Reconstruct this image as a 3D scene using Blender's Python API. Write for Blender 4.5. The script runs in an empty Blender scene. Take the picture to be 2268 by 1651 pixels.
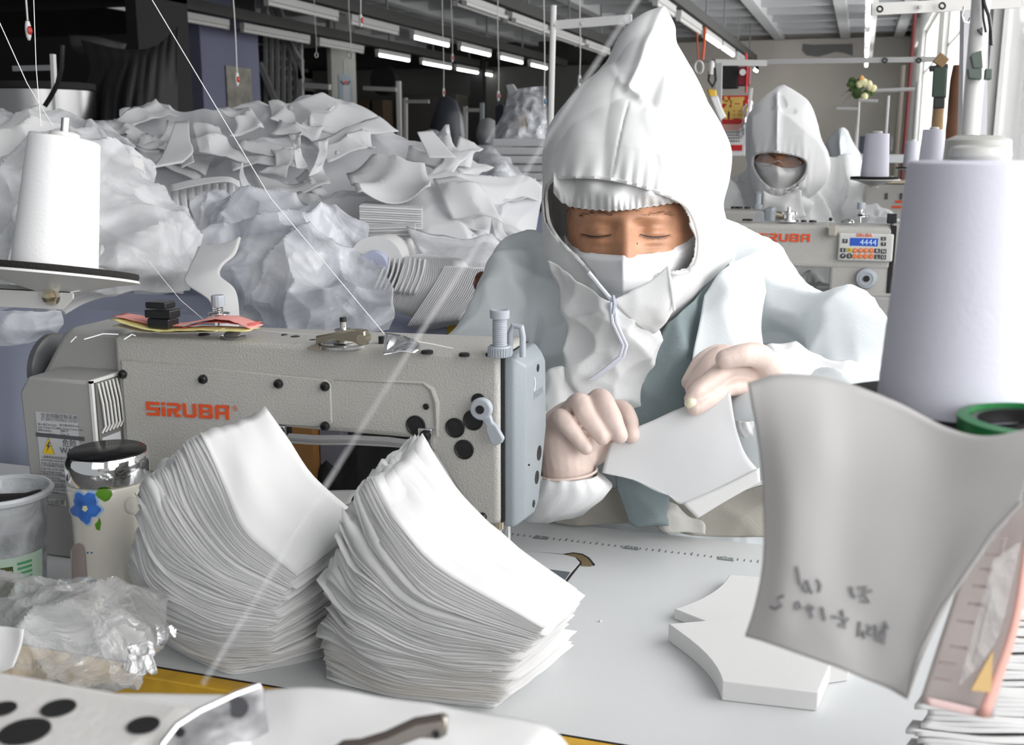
import bpy, bmesh, math, random
import numpy as np
from mathutils import Vector, Matrix
from mathutils import noise as mn

# ------------------------------------------------------------------ camera, world, light
SC = bpy.context.scene
COL = SC.collection
F = 2400.0; CX = 1134.0; CY = 825.5; CZ = 1.26
PT = math.atan(509.5 / F); HD = math.atan(777 * math.cos(PT) / F)
FW = Vector((-math.sin(HD) * math.cos(PT), math.cos(HD) * math.cos(PT), -math.sin(PT)))
RT = Vector((math.cos(HD), math.sin(HD), 0)); UP = RT.cross(FW)

cam = bpy.data.cameras.new('camera'); cam.lens = F * 36 / 2268; cam.sensor_width = 36
cam.clip_start = 0.02; cam.clip_end = 200
co = bpy.data.objects.new('camera', cam); COL.objects.link(co)
co.matrix_world = Matrix(((RT.x, UP.x, -FW.x, 0), (RT.y, UP.y, -FW.y, 0), (RT.z, UP.z, -FW.z, CZ), (0, 0, 0, 1)))
cam.dof.use_dof = True; cam.dof.focus_distance = 1.36; cam.dof.aperture_fstop = 13
SC.camera = co
SC.view_settings.view_transform = 'Standard'; SC.view_settings.look = 'None'
SC.view_settings.gamma = 1; SC.view_settings.use_curve_mapping = False
SC.view_settings.exposure = 0.02

wd = bpy.data.worlds.new('world'); SC.world = wd; wd.use_nodes = True
bg = wd.node_tree.nodes['Background']; bg.inputs[0].default_value = (0.93, 0.97, 1, 1); bg.inputs[1].default_value = 0.38


def area(name, loc, rot, sx, sy, power, colr=(1, 1, 1)):
    l = bpy.data.lights.new(name, 'AREA'); l.shape = 'RECTANGLE'; l.size = sx; l.size_y = sy
    l.energy = power; l.color = colr
    o = bpy.data.objects.new(name, l); o.location = loc; o.rotation_euler = rot; COL.objects.link(o)
    return o


# daylight coming in through the window strip in the right-hand wall
area('window_daylight_near', (0.98, 0.6, 1.95), (0, math.pi / 2, 0), 1.9, 3.4, 118, (1, 0.99, 0.97))
area('window_daylight_middle', (0.98, 5.6, 1.95), (0, math.pi / 2, 0), 2.2, 5.0, 130, (1, 0.99, 0.97))
area('window_daylight_far', (0.98, 15, 1.95), (0, math.pi / 2, 0), 2.2, 13.0, 760, (1, 0.99, 0.97))
# added fill light from behind the photographer, brightens the foreground
area('front_fill', (0.3, -2.6, 2.3), (math.radians(68), 0, math.radians(8)), 3.0, 1.8, 21, (0.97, 0.98, 1))


# ------------------------------------------------------------------ helpers
def W(x, y, d):
    return Vector((0, 0, CZ)) + (FW + RT * ((x - CX) / F) - UP * ((y - CY) / F)) * d


def onz(x, y, z):
    r = FW + RT * ((x - CX) / F) - UP * ((y - CY) / F)
    return Vector((0, 0, CZ)) + r * ((z - CZ) / r.z)


def ony(x, y, Y):
    r = FW + RT * ((x - CX) / F) - UP * ((y - CY) / F)
    return Vector((0, 0, CZ)) + r * (Y / r.y)


def onx(x, y, X):
    r = FW + RT * ((x - CX) / F) - UP * ((y - CY) / F)
    return Vector((0, 0, CZ)) + r * (X / r.x)


def V(*a): return Vector(a)


def mat(name, c, rough=0.6, metal=0.0, bump=0.0, bscale=300.0, var=0.0, vscale=20.0, spec=0.5, trans=0.0, emit=0.0, coat=0.0, sss=0.0):
    m = bpy.data.materials.new(name); m.use_nodes = True; nt = m.node_tree; b = nt.nodes['Principled BSDF']
    b.inputs['Base Color'].default_value = (*c, 1); b.inputs['Roughness'].default_value = rough
    b.inputs['Metallic'].default_value = metal; b.inputs['Specular IOR Level'].default_value = spec
    if coat: b.inputs['Coat Weight'].default_value = coat; b.inputs['Coat Roughness'].default_value = 0.06
    if trans: b.inputs['Transmission Weight'].default_value = trans
    if sss:
        b.inputs['Subsurface Weight'].default_value = sss; b.inputs['Subsurface Radius'].default_value = (0.01, 0.005, 0.003)
        b.inputs['Subsurface Scale'].default_value = 0.6
    if emit: b.inputs['Emission Color'].default_value = (*c, 1); b.inputs['Emission Strength'].default_value = emit
    tc = nt.nodes.new('ShaderNodeTexCoord')
    if bump:
        n = nt.nodes.new('ShaderNodeTexNoise'); n.inputs['Scale'].default_value = bscale; n.inputs['Detail'].default_value = 2
        nt.links.new(tc.outputs['Object'], n.inputs['Vector'])
        bp = nt.nodes.new('ShaderNodeBump'); bp.inputs['Strength'].default_value = bump; bp.inputs['Distance'].default_value = 0.002
        nt.links.new(n.outputs['Fac'], bp.inputs['Height']); nt.links.new(bp.outputs['Normal'], b.inputs['Normal'])
    if var:
        n = nt.nodes.new('ShaderNodeTexNoise'); n.inputs['Scale'].default_value = vscale; n.inputs['Detail'].default_value = 4
        nt.links.new(tc.outputs['Object'], n.inputs['Vector'])
        r = nt.nodes.new('ShaderNodeMapRange'); r.inputs[1].default_value = .3; r.inputs[2].default_value = .7
        r.inputs[3].default_value = 1 - var; r.inputs[4].default_value = 1 + var * .3
        mx = nt.nodes.new('ShaderNodeVectorMath'); mx.operation = 'SCALE'; mx.inputs[0].default_value = c
        nt.links.new(n.outputs['Fac'], r.inputs[0]); nt.links.new(r.outputs[0], mx.inputs['Scale'])
        nt.links.new(mx.outputs[0], b.inputs['Base Color'])
    return m


def cloth(name, c, tr=0.25, dots=0.25, scale=900.0, rough=0.85):
    """nonwoven cloth: diffuse plus some light let through, with a fine embossed dot pattern"""
    m = bpy.data.materials.new(name); m.use_nodes = True; nt = m.node_tree; N = nt.nodes; L = nt.links
    b = N['Principled BSDF']; b.inputs['Base Color'].default_value = (*c, 1); b.inputs['Roughness'].default_value = rough
    b.inputs['Specular IOR Level'].default_value = 0.25
    t = N.new('ShaderNodeBsdfTranslucent'); t.inputs[0].default_value = (*c, 1)
    mx = N.new('ShaderNodeMixShader'); mx.inputs[0].default_value = tr
    L.new(b.outputs[0], mx.inputs[1]); L.new(t.outputs[0], mx.inputs[2]); L.new(mx.outputs[0], N['Material Output'].inputs[0])
    tc = N.new('ShaderNodeTexCoord'); v = N.new('ShaderNodeTexVoronoi'); v.inputs['Scale'].default_value = scale
    v.inputs['Randomness'].default_value = 0.15
    L.new(tc.outputs['Object'], v.inputs['Vector'])
    n = N.new('ShaderNodeTexNoise'); n.inputs['Scale'].default_value = 60; n.inputs['Detail'].default_value = 3
    L.new(tc.outputs['Object'], n.inputs['Vector'])
    ad = N.new('ShaderNodeMath'); ad.operation = 'MULTIPLY_ADD'; ad.inputs[1].default_value = 0.5
    L.new(v.outputs['Distance'], ad.inputs[0]); L.new(n.outputs['Fac'], ad.inputs[2])
    bp = N.new('ShaderNodeBump'); bp.inputs['Strength'].default_value = dots; bp.inputs['Distance'].default_value = 0.001
    L.new(ad.outputs[0], bp.inputs['Height']); L.new(bp.outputs['Normal'], b.inputs['Normal']); L.new(bp.outputs['Normal'], t.inputs['Normal'])
    return m


def plastic_film(name, op=0.35, tint=(0.9, 0.92, 0.95), wr=0.6, scale=25.0, gl=0.5, gm=1.0):
    """thin clear polythene: mostly see-through, milky where it creases, shiny"""
    m = bpy.data.materials.new(name); m.use_nodes = True; nt = m.node_tree; N = nt.nodes; L = nt.links
    N.remove(N['Principled BSDF'])
    tr = N.new('ShaderNodeBsdfTransparent'); tr.inputs[0].default_value = (0.97, 0.97, 0.98, 1)
    df = N.new('ShaderNodeBsdfDiffuse'); df.inputs[0].default_value = (*tint, 1)
    gs = N.new('ShaderNodeBsdfGlossy'); gs.inputs[0].default_value = (1, 1, 1, 1); gs.inputs[1].default_value = 0.12
    tc = N.new('ShaderNodeTexCoord')
    n = N.new('ShaderNodeTexNoise'); n.inputs['Scale'].default_value = scale; n.inputs['Detail'].default_value = 6; n.inputs['Distortion'].default_value = 1.2
    L.new(tc.outputs['Object'], n.inputs['Vector'])
    bp = N.new('ShaderNodeBump'); bp.inputs['Strength'].default_value = wr; bp.inputs['Distance'].default_value = 0.01
    L.new(n.outputs['Fac'], bp.inputs['Height'])
    L.new(bp.outputs['Normal'], gs.inputs['Normal']); L.new(bp.outputs['Normal'], df.inputs['Normal'])
    fr = N.new('ShaderNodeLayerWeight'); fr.inputs[0].default_value = gl; L.new(bp.outputs['Normal'], fr.inputs['Normal'])
    m1 = N.new('ShaderNodeMixShader'); gk = N.new('ShaderNodeMath'); gk.operation = 'MULTIPLY'; gk.inputs[1].default_value = gm; L.new(fr.outputs['Fresnel'], gk.inputs[0]); L.new(gk.outputs[0], m1.inputs[0]); L.new(df.outputs[0], m1.inputs[1]); L.new(gs.outputs[0], m1.inputs[2])
    mr = N.new('ShaderNodeMapRange'); mr.inputs[1].default_value = .38; mr.inputs[2].default_value = .68
    mr.inputs[3].default_value = op * .6; mr.inputs[4].default_value = min(1, op * 1.5)
    L.new(n.outputs['Fac'], mr.inputs[0])
    ad = N.new('ShaderNodeMath'); ad.operation = 'MULTIPLY_ADD'; ad.inputs[1].default_value = .5 * gm; ad.use_clamp = True
    L.new(fr.outputs['Fresnel'], ad.inputs[0]); L.new(mr.outputs[0], ad.inputs[2])
    m2 = N.new('ShaderNodeMixShader'); L.new(ad.outputs[0], m2.inputs[0]); L.new(tr.outputs[0], m2.inputs[1]); L.new(m1.outputs[0], m2.inputs[2])
    L.new(m2.outputs[0], N['Material Output'].inputs[0])
    return m


class MB:
    def __init__(s): s.v = []; s.f = []

    def add(s, vs, fs):
        o = len(s.v); s.v.extend([Vector(v) for v in vs]); s.f.extend([tuple(i + o for i in f) for f in fs]); return s

    def box(s, a, b):
        x0, y0, z0 = a; x1, y1, z1 = b
        return s.add([(x0, y0, z0), (x1, y0, z0), (x1, y1, z0), (x0, y1, z0), (x0, y0, z1), (x1, y0, z1), (x1, y1, z1), (x0, y1, z1)],
                     [(0, 3, 2, 1), (4, 5, 6, 7), (0, 1, 5, 4), (1, 2, 6, 5), (2, 3, 7, 6), (3, 0, 4, 7)])

    def bar(s, a, b, w, h, upv=(0, 0, 1)):
        a = Vector(a); b = Vector(b); d = (b - a).normalized(); u = Vector(upv)
        if abs(d.dot(u)) > .98: u = Vector((0, 1, 0))
        r = d.cross(u).normalized() * w / 2; u = r.cross(d).normalized() * h / 2
        return s.add([a - r - u, a + r - u, a + r + u, a - r + u, b - r - u, b + r - u, b + r + u, b - r + u],
                     [(0, 3, 2, 1), (4, 5, 6, 7), (0, 1, 5, 4), (1, 2, 6, 5), (2, 3, 7, 6), (3, 0, 4, 7)])

    def tube(s, pts, r, seg=8, caps=True):
        pts = [Vector(p) for p in pts]; n = len(pts)
        rs = r if isinstance(r, (list, tuple)) else [r] * n
        rings = []; pu = None
        for i in range(n):
            d = (pts[min(i + 1, n - 1)] - pts[max(i - 1, 0)])
            d = d.normalized() if d.length > 1e-9 else Vector((0, 0, 1))
            if pu is None:
                pu = Vector((0, 0, 1)) if abs(d.z) < .9 else Vector((1, 0, 0))
            u = (pu - d * pu.dot(d)).normalized(); pu = u; w = d.cross(u)
            rings.append([pts[i] + (u * math.cos(2 * math.pi * k / seg) + w * math.sin(2 * math.pi * k / seg)) * rs[i] for k in range(seg)])
        vs = [v for R in rings for v in R]; fs = []
        for i in range(n - 1):
            for k in range(seg):
                a = i * seg + k; b = i * seg + (k + 1) % seg
                fs.append((a, b, b + seg, a + seg))
        if caps: fs.append(tuple(range(seg - 1, -1, -1))); fs.append(tuple((n - 1) * seg + k for k in range(seg)))
        return s.add(vs, fs)

    def cyl(s, a, b, r, r2=None, seg=16): return s.tube([a, b], [r, r if r2 is None else r2], seg)

    def lathe(s, prof, o, ax=(0, 0, 1), seg=32, closed=False):
        """prof: (radius, height) pairs along axis ax from point o"""
        o = Vector(o); ax = Vector(ax).normalized(); u = Vector((1, 0, 0)) if abs(ax.x) < .8 else Vector((0, 1, 0))
        u = (u - ax * u.dot(ax)).normalized(); w = ax.cross(u); vs = []; fs = []; n = len(prof)
        for r, h in prof:
            for k in range(seg):
                t = 2 * math.pi * k / seg
                vs.append(o + ax * h + (u * math.cos(t) + w * math.sin(t)) * max(r, 1e-5))
        for i in range(n - 1 + (1 if closed else 0)):
            for k in range(seg):
                a = i * seg + k; b = i * seg + (k + 1) % seg; c = ((i + 1) % n) * seg
                fs.append((a, b, c + (k + 1) % seg, c + k))
        if not closed: fs.append(tuple(range(seg - 1, -1, -1))); fs.append(tuple((n - 1) * seg + k for k in range(seg)))
        return s.add(vs, fs)

    def prism(s, poly, e):
        """poly: 3D points of a planar outline, extruded by vector e"""
        poly = [Vector(p) for p in poly]; e = Vector(e); n = len(poly)
        return s.add(poly + [p + e for p in poly], [tuple(range(n)), tuple(range(2 * n - 1, n - 1, -1))] + [(i, i + n, (i + 1) % n + n, (i + 1) % n) for i in range(n)])

    def grid(s, G, wrapu=False):
        nu = len(G); nv = len(G[0]); vs = [p for r in G for p in r]; fs = []
        for i in range(nu - (0 if wrapu else 1)):
            for j in range(nv - 1):
                i2 = (i + 1) % nu; fs.append((i * nv + j, i2 * nv + j, i2 * nv + j + 1, i * nv + j + 1))
        return s.add(vs, fs)

    def ball(s, c, r, seg=16, rings=10):
        c = Vector(c); r = Vector(r) if not isinstance(r, (int, float)) else Vector((r, r, r))
        prof = [(math.sin(math.pi * i / rings), -math.cos(math.pi * i / rings)) for i in range(rings + 1)]
        t = MB().lathe(prof, (0, 0, 0), seg=seg)
        return s.add([c + Vector((v.x * r.x, v.y * r.y, v.z * r.z)) for v in t.v], t.f)


WL = {}


def obj(name, mb, m, parent=None, smooth=True, bevel=0.0, bseg=2, solid=0.0, sub=0, label=None, angle=40, stuff=False):
    me = bpy.data.meshes.new(name)
    vs = mb.v
    lo = Vector((min(v[i] for v in vs) for i in range(3))); hi = Vector((max(v[i] for v in vs) for i in range(3)))
    c = Vector(((lo.x + hi.x) / 2, (lo.y + hi.y) / 2, lo.z))
    me.from_pydata([tuple(v - c) for v in vs], [], mb.f); me.update()
    bm = bmesh.new(); bm.from_mesh(me)
    bmesh.ops.remove_doubles(bm, verts=bm.verts, dist=1e-6)
    bmesh.ops.recalc_face_normals(bm, faces=bm.faces); bm.to_mesh(me); bm.free()
    ms = m if isinstance(m, list) else [m]
    for q in ms: me.materials.append(q)
    o = bpy.data.objects.new(name, me); COL.objects.link(o)
    o.location = c; WL[o.name] = c
    if parent: o.parent = parent; o.location = c - WL[parent.name]
    if smooth:
        me.shade_smooth()
        if angle: me.set_sharp_from_angle(angle=math.radians(angle))
    if bevel:
        b = o.modifiers.new('bevel', 'BEVEL'); b.width = bevel; b.segments = bseg; b.limit_method = 'ANGLE'; b.angle_limit = math.radians(35)
        b.harden_normals = False
    if solid:
        q = o.modifiers.new('solid', 'SOLIDIFY'); q.thickness = solid; q.offset = 0
    if sub:
        q = o.modifiers.new('sub', 'SUBSURF'); q.levels = sub; q.render_levels = sub
    if label: o['label'] = label
    if stuff: o['kind'] = 'stuff'
    return o


def empty(name, loc, label, cat, group=None):
    o = bpy.data.objects.new(name, None); o.empty_display_size = .05; COL.objects.link(o)
    o.location = loc; WL[o.name] = Vector(loc); tag(o, label, cat, group); return o


def tag(o, label, cat, group=None):
    o['label'] = label; o['category'] = cat
    if group: o['group'] = group
    return o


def struct(name, mb, m, **k):
    o = obj(name, mb, m, **k); o['kind'] = 'structure'; return o


def cr(P, t):
    """Catmull-Rom through list P at t in 0..1"""
    n = len(P) - 1; x = min(max(t, 0), 1) * n; i = min(int(x), n - 1); f = x - i
    p1 = P[i]; p2 = P[i + 1]; p0 = P[i - 1] if i > 0 else p1 * 2 - p2; p3 = P[i + 2] if i + 2 <= n else p2 * 2 - p1
    return 0.5 * ((2 * p1) + (p2 - p0) * f + (2 * p0 - 5 * p1 + 4 * p2 - p3) * f * f + (3 * p1 - p0 - 3 * p2 + p3) * f ** 3)


def surf(net, nu, nv, disp=None, mapper=W):
    """net: rows of (px,py,depth) control points; interpolated both ways, turned into world points"""
    A = [[np.array(p, float) for p in r] for r in net]
    out = []
    for i in range(nu + 1):
        u = i / nu; row = [cr([r[j] for r in A], u) for j in range(len(A[0]))]
        line = []
        for j in range(nv + 1):
            v = j / nv; p = cr(row, v)
            if disp: p = p + np.array(disp(u, v))
            line.append(mapper(*p))
        out.append(line)
    return out


def facets(P, scale, seed, tilt=0.5, k=0.5, stretch=(1, 1, 1)):
    """stiff-cloth relief: upper envelope of randomly tilted patches; P (n,3) array"""
    rs = np.random.RandomState(seed); Q = P / np.array(stretch) / scale
    lo = Q.min(0) - .7; hi = Q.max(0) + .7; ext = np.maximum(hi - lo, .2)
    M = int(min(900, max(8, np.prod(np.maximum(ext, 1)) * 1.0)))
    C = lo + rs.rand(M, 3) * ext; G = rs.randn(M, 3) * tilt; a = rs.rand(M) * .25
    out = np.empty(len(Q))
    for s0 in range(0, len(Q), 4000):
        q = Q[s0:s0 + 4000]; d = q[:, None, :] - C[None]
        h = a + (d * G[None]).sum(2) - k * 2 * (d ** 2).sum(2)
        out[s0:s0 + 4000] = h.max(1)
    return np.clip((out.mean() - out) / (out.std() + 1e-9), -2.2, 2.2) * scale * .13


def evalmesh(mb, mods):
    me = bpy.data.meshes.new('t'); me.from_pydata([tuple(v) for v in mb.v], [], mb.f); me.update()
    o = bpy.data.objects.new('t', me); COL.objects.link(o)
    for t, kw in mods:
        m = o.modifiers.new(t, t)
        for a, b in kw.items(): setattr(m, a, b)
    dg = bpy.context.evaluated_depsgraph_get(); e = o.evaluated_get(dg); r = e.to_mesh()
    n = len(r.vertices); co_ = np.empty(n * 3); r.vertices.foreach_get('co', co_); no = np.empty(n * 3)
    r.vertices.foreach_get('normal', no)
    fs = [tuple(p.vertices) for p in r.polygons]
    e.to_mesh_clear(); bpy.data.objects.remove(o); bpy.data.meshes.remove(me)
    return co_.reshape(-1, 3), no.reshape(-1, 3), fs


def fused(mb, voxel, smooth=4, disp=None, fac=0.5):
    """weld overlapping pieces into one continuous skin, smooth, then displace along normals"""
    P, Nn, fs = evalmesh(mb, [('REMESH', dict(mode='VOXEL', voxel_size=voxel)), ('SMOOTH', dict(iterations=smooth, factor=fac))])
    if disp is not None: P = P + Nn * disp(P)[:, None]
    out = MB(); out.v = [Vector(p) for p in P]; out.f = fs
    return out


def displace_mb(mb, disp):
    P = np.array([tuple(v) for v in mb.v]); me = bpy.data.meshes.new('t'); me.from_pydata([tuple(v) for v in mb.v], [], mb.f); me.update()
    Nn = np.empty(len(P) * 3); me.vertices.foreach_get('normal', Nn); Nn = Nn.reshape(-1, 3); bpy.data.meshes.remove(me)
    C = P - np.array([0, 0, CZ]); C /= np.linalg.norm(C, axis=1)[:, None] + 1e-9; s = (Nn * C).sum(1).mean()
    if abs(s) < .12: s = -(Nn * (P - P.mean(0))).sum(1).mean()
    if s > 0: Nn = -Nn
    P = P + Nn * disp(P)[:, None]; mb.v = [Vector(p) for p in P]; return mb


def nz(p, s, seed=0.0): return mn.noise(Vector((p[0] * s + seed, p[1] * s - seed * .7, p[2] * s + seed * .3)))


def text_mb(txt, size, o, xd, yd, thick=0.0004, bold=0.0, align='CENTER'):
    """lettering as thin raised print: o centre, xd/yd directions"""
    cu = bpy.data.curves.new('t', 'FONT'); cu.body = txt; cu.size = size; cu.align_x = align; cu.align_y = 'CENTER'; cu.offset = bold
    cu.resolution_u = 2
    ob = bpy.data.objects.new('t', cu); COL.objects.link(ob); bpy.context.view_layer.update()
    me = ob.to_mesh(); xd = Vector(xd); yd = Vector(yd); n = xd.cross(yd); mb = MB()
    mb.add([Vector(o) + xd * v.co.x + yd * v.co.y + n * thick for v in me.vertices], [tuple(p.vertices) for p in me.polygons])
    ob.to_mesh_clear(); bpy.data.objects.remove(ob); bpy.data.curves.remove(cu)
    return mb


def inside(x, y, poly):
    c = False; n = len(poly); j = n - 1
    for i in range(n):
        xi, yi = poly[i]; xj, yj = poly[j]
        if (yi > y) != (yj > y) and x < (xj - xi) * (y - yi) / (yj - yi) + xi: c = not c
        j = i
    return c


# ------------------------------------------------------------------ materials
def mottle(name):
    m = mat(name, (.55, .55, .57), .28, metal=.9, bump=.35, bscale=60, var=.55, vscale=55); return m


WHITE = cloth('white_nonwoven', (0.86, 0.86, 0.85), 0.3, 0.15)
SHEETW = cloth('white_sheet', (0.93, 0.93, 0.925), 0.42, 0.05)
HEAPW = cloth('heap_white', (0.78, 0.785, 0.79), 0.25, 0.15, 700)
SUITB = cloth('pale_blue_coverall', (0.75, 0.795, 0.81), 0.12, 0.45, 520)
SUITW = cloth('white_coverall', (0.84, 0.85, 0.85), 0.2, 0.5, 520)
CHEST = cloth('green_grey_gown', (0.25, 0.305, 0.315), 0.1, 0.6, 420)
APRON = cloth('beige_grey_cloth', (0.42, 0.40, 0.35), 0.1, 0.8, 420)
SKIN = mat('skin', (0.50, 0.25, 0.14), 0.45, bump=0.15, bscale=900, var=0.25, vscale=45, sss=0.12)
GLOVE = mat('latex_glove', (0.70, 0.56, 0.50), 0.45, bump=0.3, bscale=120, var=0.10, vscale=30, sss=0.15)
DARKHAIR = mat('dark_hair', (0.03, 0.02, 0.018), 0.6)
BROW = mat('eyebrow', (0.20, 0.10, 0.06), 0.8)
ENAMEL = mat('machine_enamel', (0.46, 0.45, 0.42), 0.42, bump=0.5, bscale=420, var=0.05, vscale=9)
ENAMEL2 = mat('motor_box_enamel', (0.36, 0.355, 0.345), 0.45, bump=0.12, bscale=500)
GREYP = mat('blue_grey_plastic', (0.27, 0.305, 0.325), 0.4, bump=0.15, bscale=400)
GREYL = mat('grey_lever_plastic', (0.38, 0.41, 0.45), 0.4)
BLACKP = mat('black_plastic', (0.012, 0.012, 0.013), 0.3)
BLACKM = mat('black_matte', (0.012, 0.011, 0.012), 0.8)
HOLE = mat('hole_dark', (0.01, 0.01, 0.01), 0.5)
STEEL = mat('steel', (0.75, 0.75, 0.75), 0.22, metal=1)
CHROME = mat('chrome', (0.9, 0.9, 0.9), 0.07, metal=1)
BRASS = mat('brass_tone', (0.62, 0.55, 0.42), 0.28, metal=1)
PAINTW = mat('painted_steel_white', (0.68, 0.68, 0.66), 0.4)
TABLEW = mat('table_laminate', (0.63, 0.645, 0.65), 0.3, bump=0.04, bscale=150)
YELLOW = mat('yellow_edge', (0.62, 0.36, 0.03), 0.45, var=0.25, vscale=30)
ORANGE = mat('orange_print', (0.72, 0.09, 0.02), 0.5)
INK = mat('dark_ink', (0.09, 0.09, 0.10), 0.7)
INKL = mat('pencil_ink', (0.25, 0.25, 0.26), 0.8)
LABELW = mat('label_grey', (0.52, 0.53, 0.54), 0.5)
PAPERW = mat('label_white', (0.75, 0.75, 0.75), 0.6)
YELW = mat('warning_yellow', (0.75, 0.52, 0.02), 0.5)
CERAM = mat('cream_glass', (0.62, 0.60, 0.53), 0.12, coat=0.6, var=0.04, vscale=12)
BLUEP = mat('blue_petal', (0.05, 0.18, 0.60), 0.35, var=0.45, vscale=60)
BLUEL = mat('pale_blue_petal', (0.30, 0.45, 0.66), 0.35)
GREENP = mat('leaf_green', (0.10, 0.27, 0.015), 0.4, var=0.3, vscale=60)
GREENL = mat('green_plastic', (0.004, 0.16, 0.035), 0.35)
REDP = mat('red_print', (0.55, 0.015, 0.015), 0.5)
GOLD = mat('gold_print', (0.65, 0.42, 0.10), 0.4)
PINKP = mat('pink_paper', (0.75, 0.33, 0.30), 0.7)
YELP = mat('yellow_paper', (0.72, 0.66, 0.28), 0.7)
THREAD = mat('thread_white', (0.82, 0.82, 0.83), 0.6)
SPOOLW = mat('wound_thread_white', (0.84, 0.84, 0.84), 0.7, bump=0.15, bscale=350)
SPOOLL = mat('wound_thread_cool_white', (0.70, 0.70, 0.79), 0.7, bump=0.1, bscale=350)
FOAMB = mat('black_foam', (0.015, 0.014, 0.013), 0.95, bump=0.8, bscale=600)
CLEAR = plastic_film('clear_film', 0.40, (.55, .55, .54), wr=0.9, scale=20, gl=0.35, gm=.55)
MILKY = plastic_film('milky_bag', 0.42, (.92, .93, .95), wr=0.2, scale=9, gl=0.3)
MILKY2 = plastic_film('grey_bag', 0.62, (0.74, 0.76, 0.80), wr=0.25, scale=9, gl=0.35)
LAV = cloth('lavender_cloth', (0.56, 0.60, 0.76), 0.15, 0.1, 500)
TRACE = cloth('tracing_paper', (0.70, 0.69, 0.68), 0.5, 0.05)
WALLB = mat('beige_wall', (0.64, 0.61, 0.55), 0.9, var=0.10, vscale=1.2)
WALLD = mat('shaded_wall', (0.06, 0.058, 0.055), 0.9, var=0.3, vscale=1.5)  # shade of the left back of the room put into the wall colour
WALLW = mat('white_wall', (0.80, 0.80, 0.78), 0.9)
CEIL = mat('ceiling_paint', (0.40, 0.41, 0.43), 0.9)
BEAM = mat('beam_paint', (0.52, 0.53, 0.54), 0.9)
FLOORM = mat('concrete_floor', (0.16, 0.155, 0.15), 0.6, var=0.2, vscale=2)
PILLAR = mat('lavender_pillar', (0.17, 0.175, 0.26), 0.8, var=0.08, vscale=2)
TARP = mat('black_tarp', (0.018, 0.018, 0.02), 0.55, var=0.4, vscale=3)
LAMP = mat('tube_lit', (1, 1, 0.97), 0.4, emit=9)
LAMPOFF = mat('tube_off', (0.62, 0.62, 0.60), 0.35)
FIXT = mat('lamp_housing', (0.55, 0.55, 0.54), 0.4)
TRUNK = mat('cable_trunking', (0.06, 0.06, 0.058), 0.6)
ROPE = mat('white_cord', (0.66, 0.65, 0.62), 0.7)
RED = mat('red_plastic', (0.45, 0.015, 0.01), 0.4)
BROWN = mat('brown_coat', (0.16, 0.07, 0.035), 0.8, var=0.3, vscale=8)
WOOD = mat('varnished_wood', (0.16, 0.04, 0.01), 0.25, var=0.3, vscale=30, coat=0.4)
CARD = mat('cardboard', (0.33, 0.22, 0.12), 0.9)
GLASS = mat('window_pane', (0.9, 0.93, 0.95), 0.05, emit=0)
# ------------------------------------------------------------------ room shell
XR = 0.78; YB = 24.0; XL = -16.0; ZC = 3.3
struct('floor', MB().box((XL, -3.2, -.1), (1.1, YB + .2, 0)), FLOORM, smooth=False)
struct('ceiling', MB().box((XL, -3.2, ZC + .35), (1.1, YB + .2, ZC + .5)), CEIL, smooth=False)
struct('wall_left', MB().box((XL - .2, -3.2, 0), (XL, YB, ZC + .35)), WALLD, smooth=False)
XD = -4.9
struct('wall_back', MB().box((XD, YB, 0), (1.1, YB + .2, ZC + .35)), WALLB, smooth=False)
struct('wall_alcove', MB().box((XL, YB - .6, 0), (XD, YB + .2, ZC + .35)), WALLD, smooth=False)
struct('trim_1', MB().box((XD, YB - .3, 2.93), (XR, YB, ZC + .02)), mat('lintel_paint', (.60, .57, .53), .9), smooth=False)
# flaked patch on the lintel
pt = [(1778, 97), (1800, 99), (1888, 97), (1889, 124), (1868, 117), (1850, 115), (1830, 121), (1812, 126), (1786, 123), (1776, 112)]
tag(obj('flaked_patch', MB().prism([ony(x, y, YB - .31) for x, y in pt], (0, .008, 0)), mat('bare_cement', (.2, .2, .2), .9), smooth=False),
    'dark grey patch of flaked plaster on the lintel of the back wall', 'plaster patch')
# right wall: sill, lintel, piers and window openings
wm = WALLW
b = MB().box((XR, -2.2, 0), (1.0, YB, .95)).box((XR, -2.2, 2.95), (1.0, YB, ZC + .35))
struct('wall_right', b, wm, smooth=False)
for i, (y0, y1) in enumerate([(-2.2, -1.2), (2.3, 3.0), (8.2, 9.6), (13.5, 14.5), (18.6, 20.2), (23.2, 24)]):
    struct('wall_right_pier', MB().box((XR, y0, .95), (1.0, y1, 2.95)), wm, smooth=False)
PANE = plastic_film('thin_glass', 0.03, wr=0.0, gl=0.2)
FR = PAINTW
for i, (y0, y1) in enumerate([(-1.2, 2.3), (3.0, 8.2), (9.6, 13.5), (14.5, 18.6), (20.2, 23.2)]):
    f = MB(); n = 2
    for k in range(n + 1):
        y = y0 + .03 + (y1 - y0 - .06) * k / n; f.box((.84, y - .025, .95), (.9, y + .025, 2.95))
    f.box((.84, y0, .95), (.9, y1, 1.0)).box((.84, y0, 2.9), (.9, y1, 2.95)).box((.84, y0, 2.3), (.9, y1, 2.34))
    w = struct('window_%d' % (i + 1), f, FR, smooth=False)
    for k in range(n):
        ya = y0 + (y1 - y0) * k / n + .03; yb = y0 + (y1 - y0) * (k + 1) / n - .03
        obj('pane', MB().box((.866, ya, 1.0), (.87, yb, 2.9)), PANE, w, smooth=False)
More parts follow.
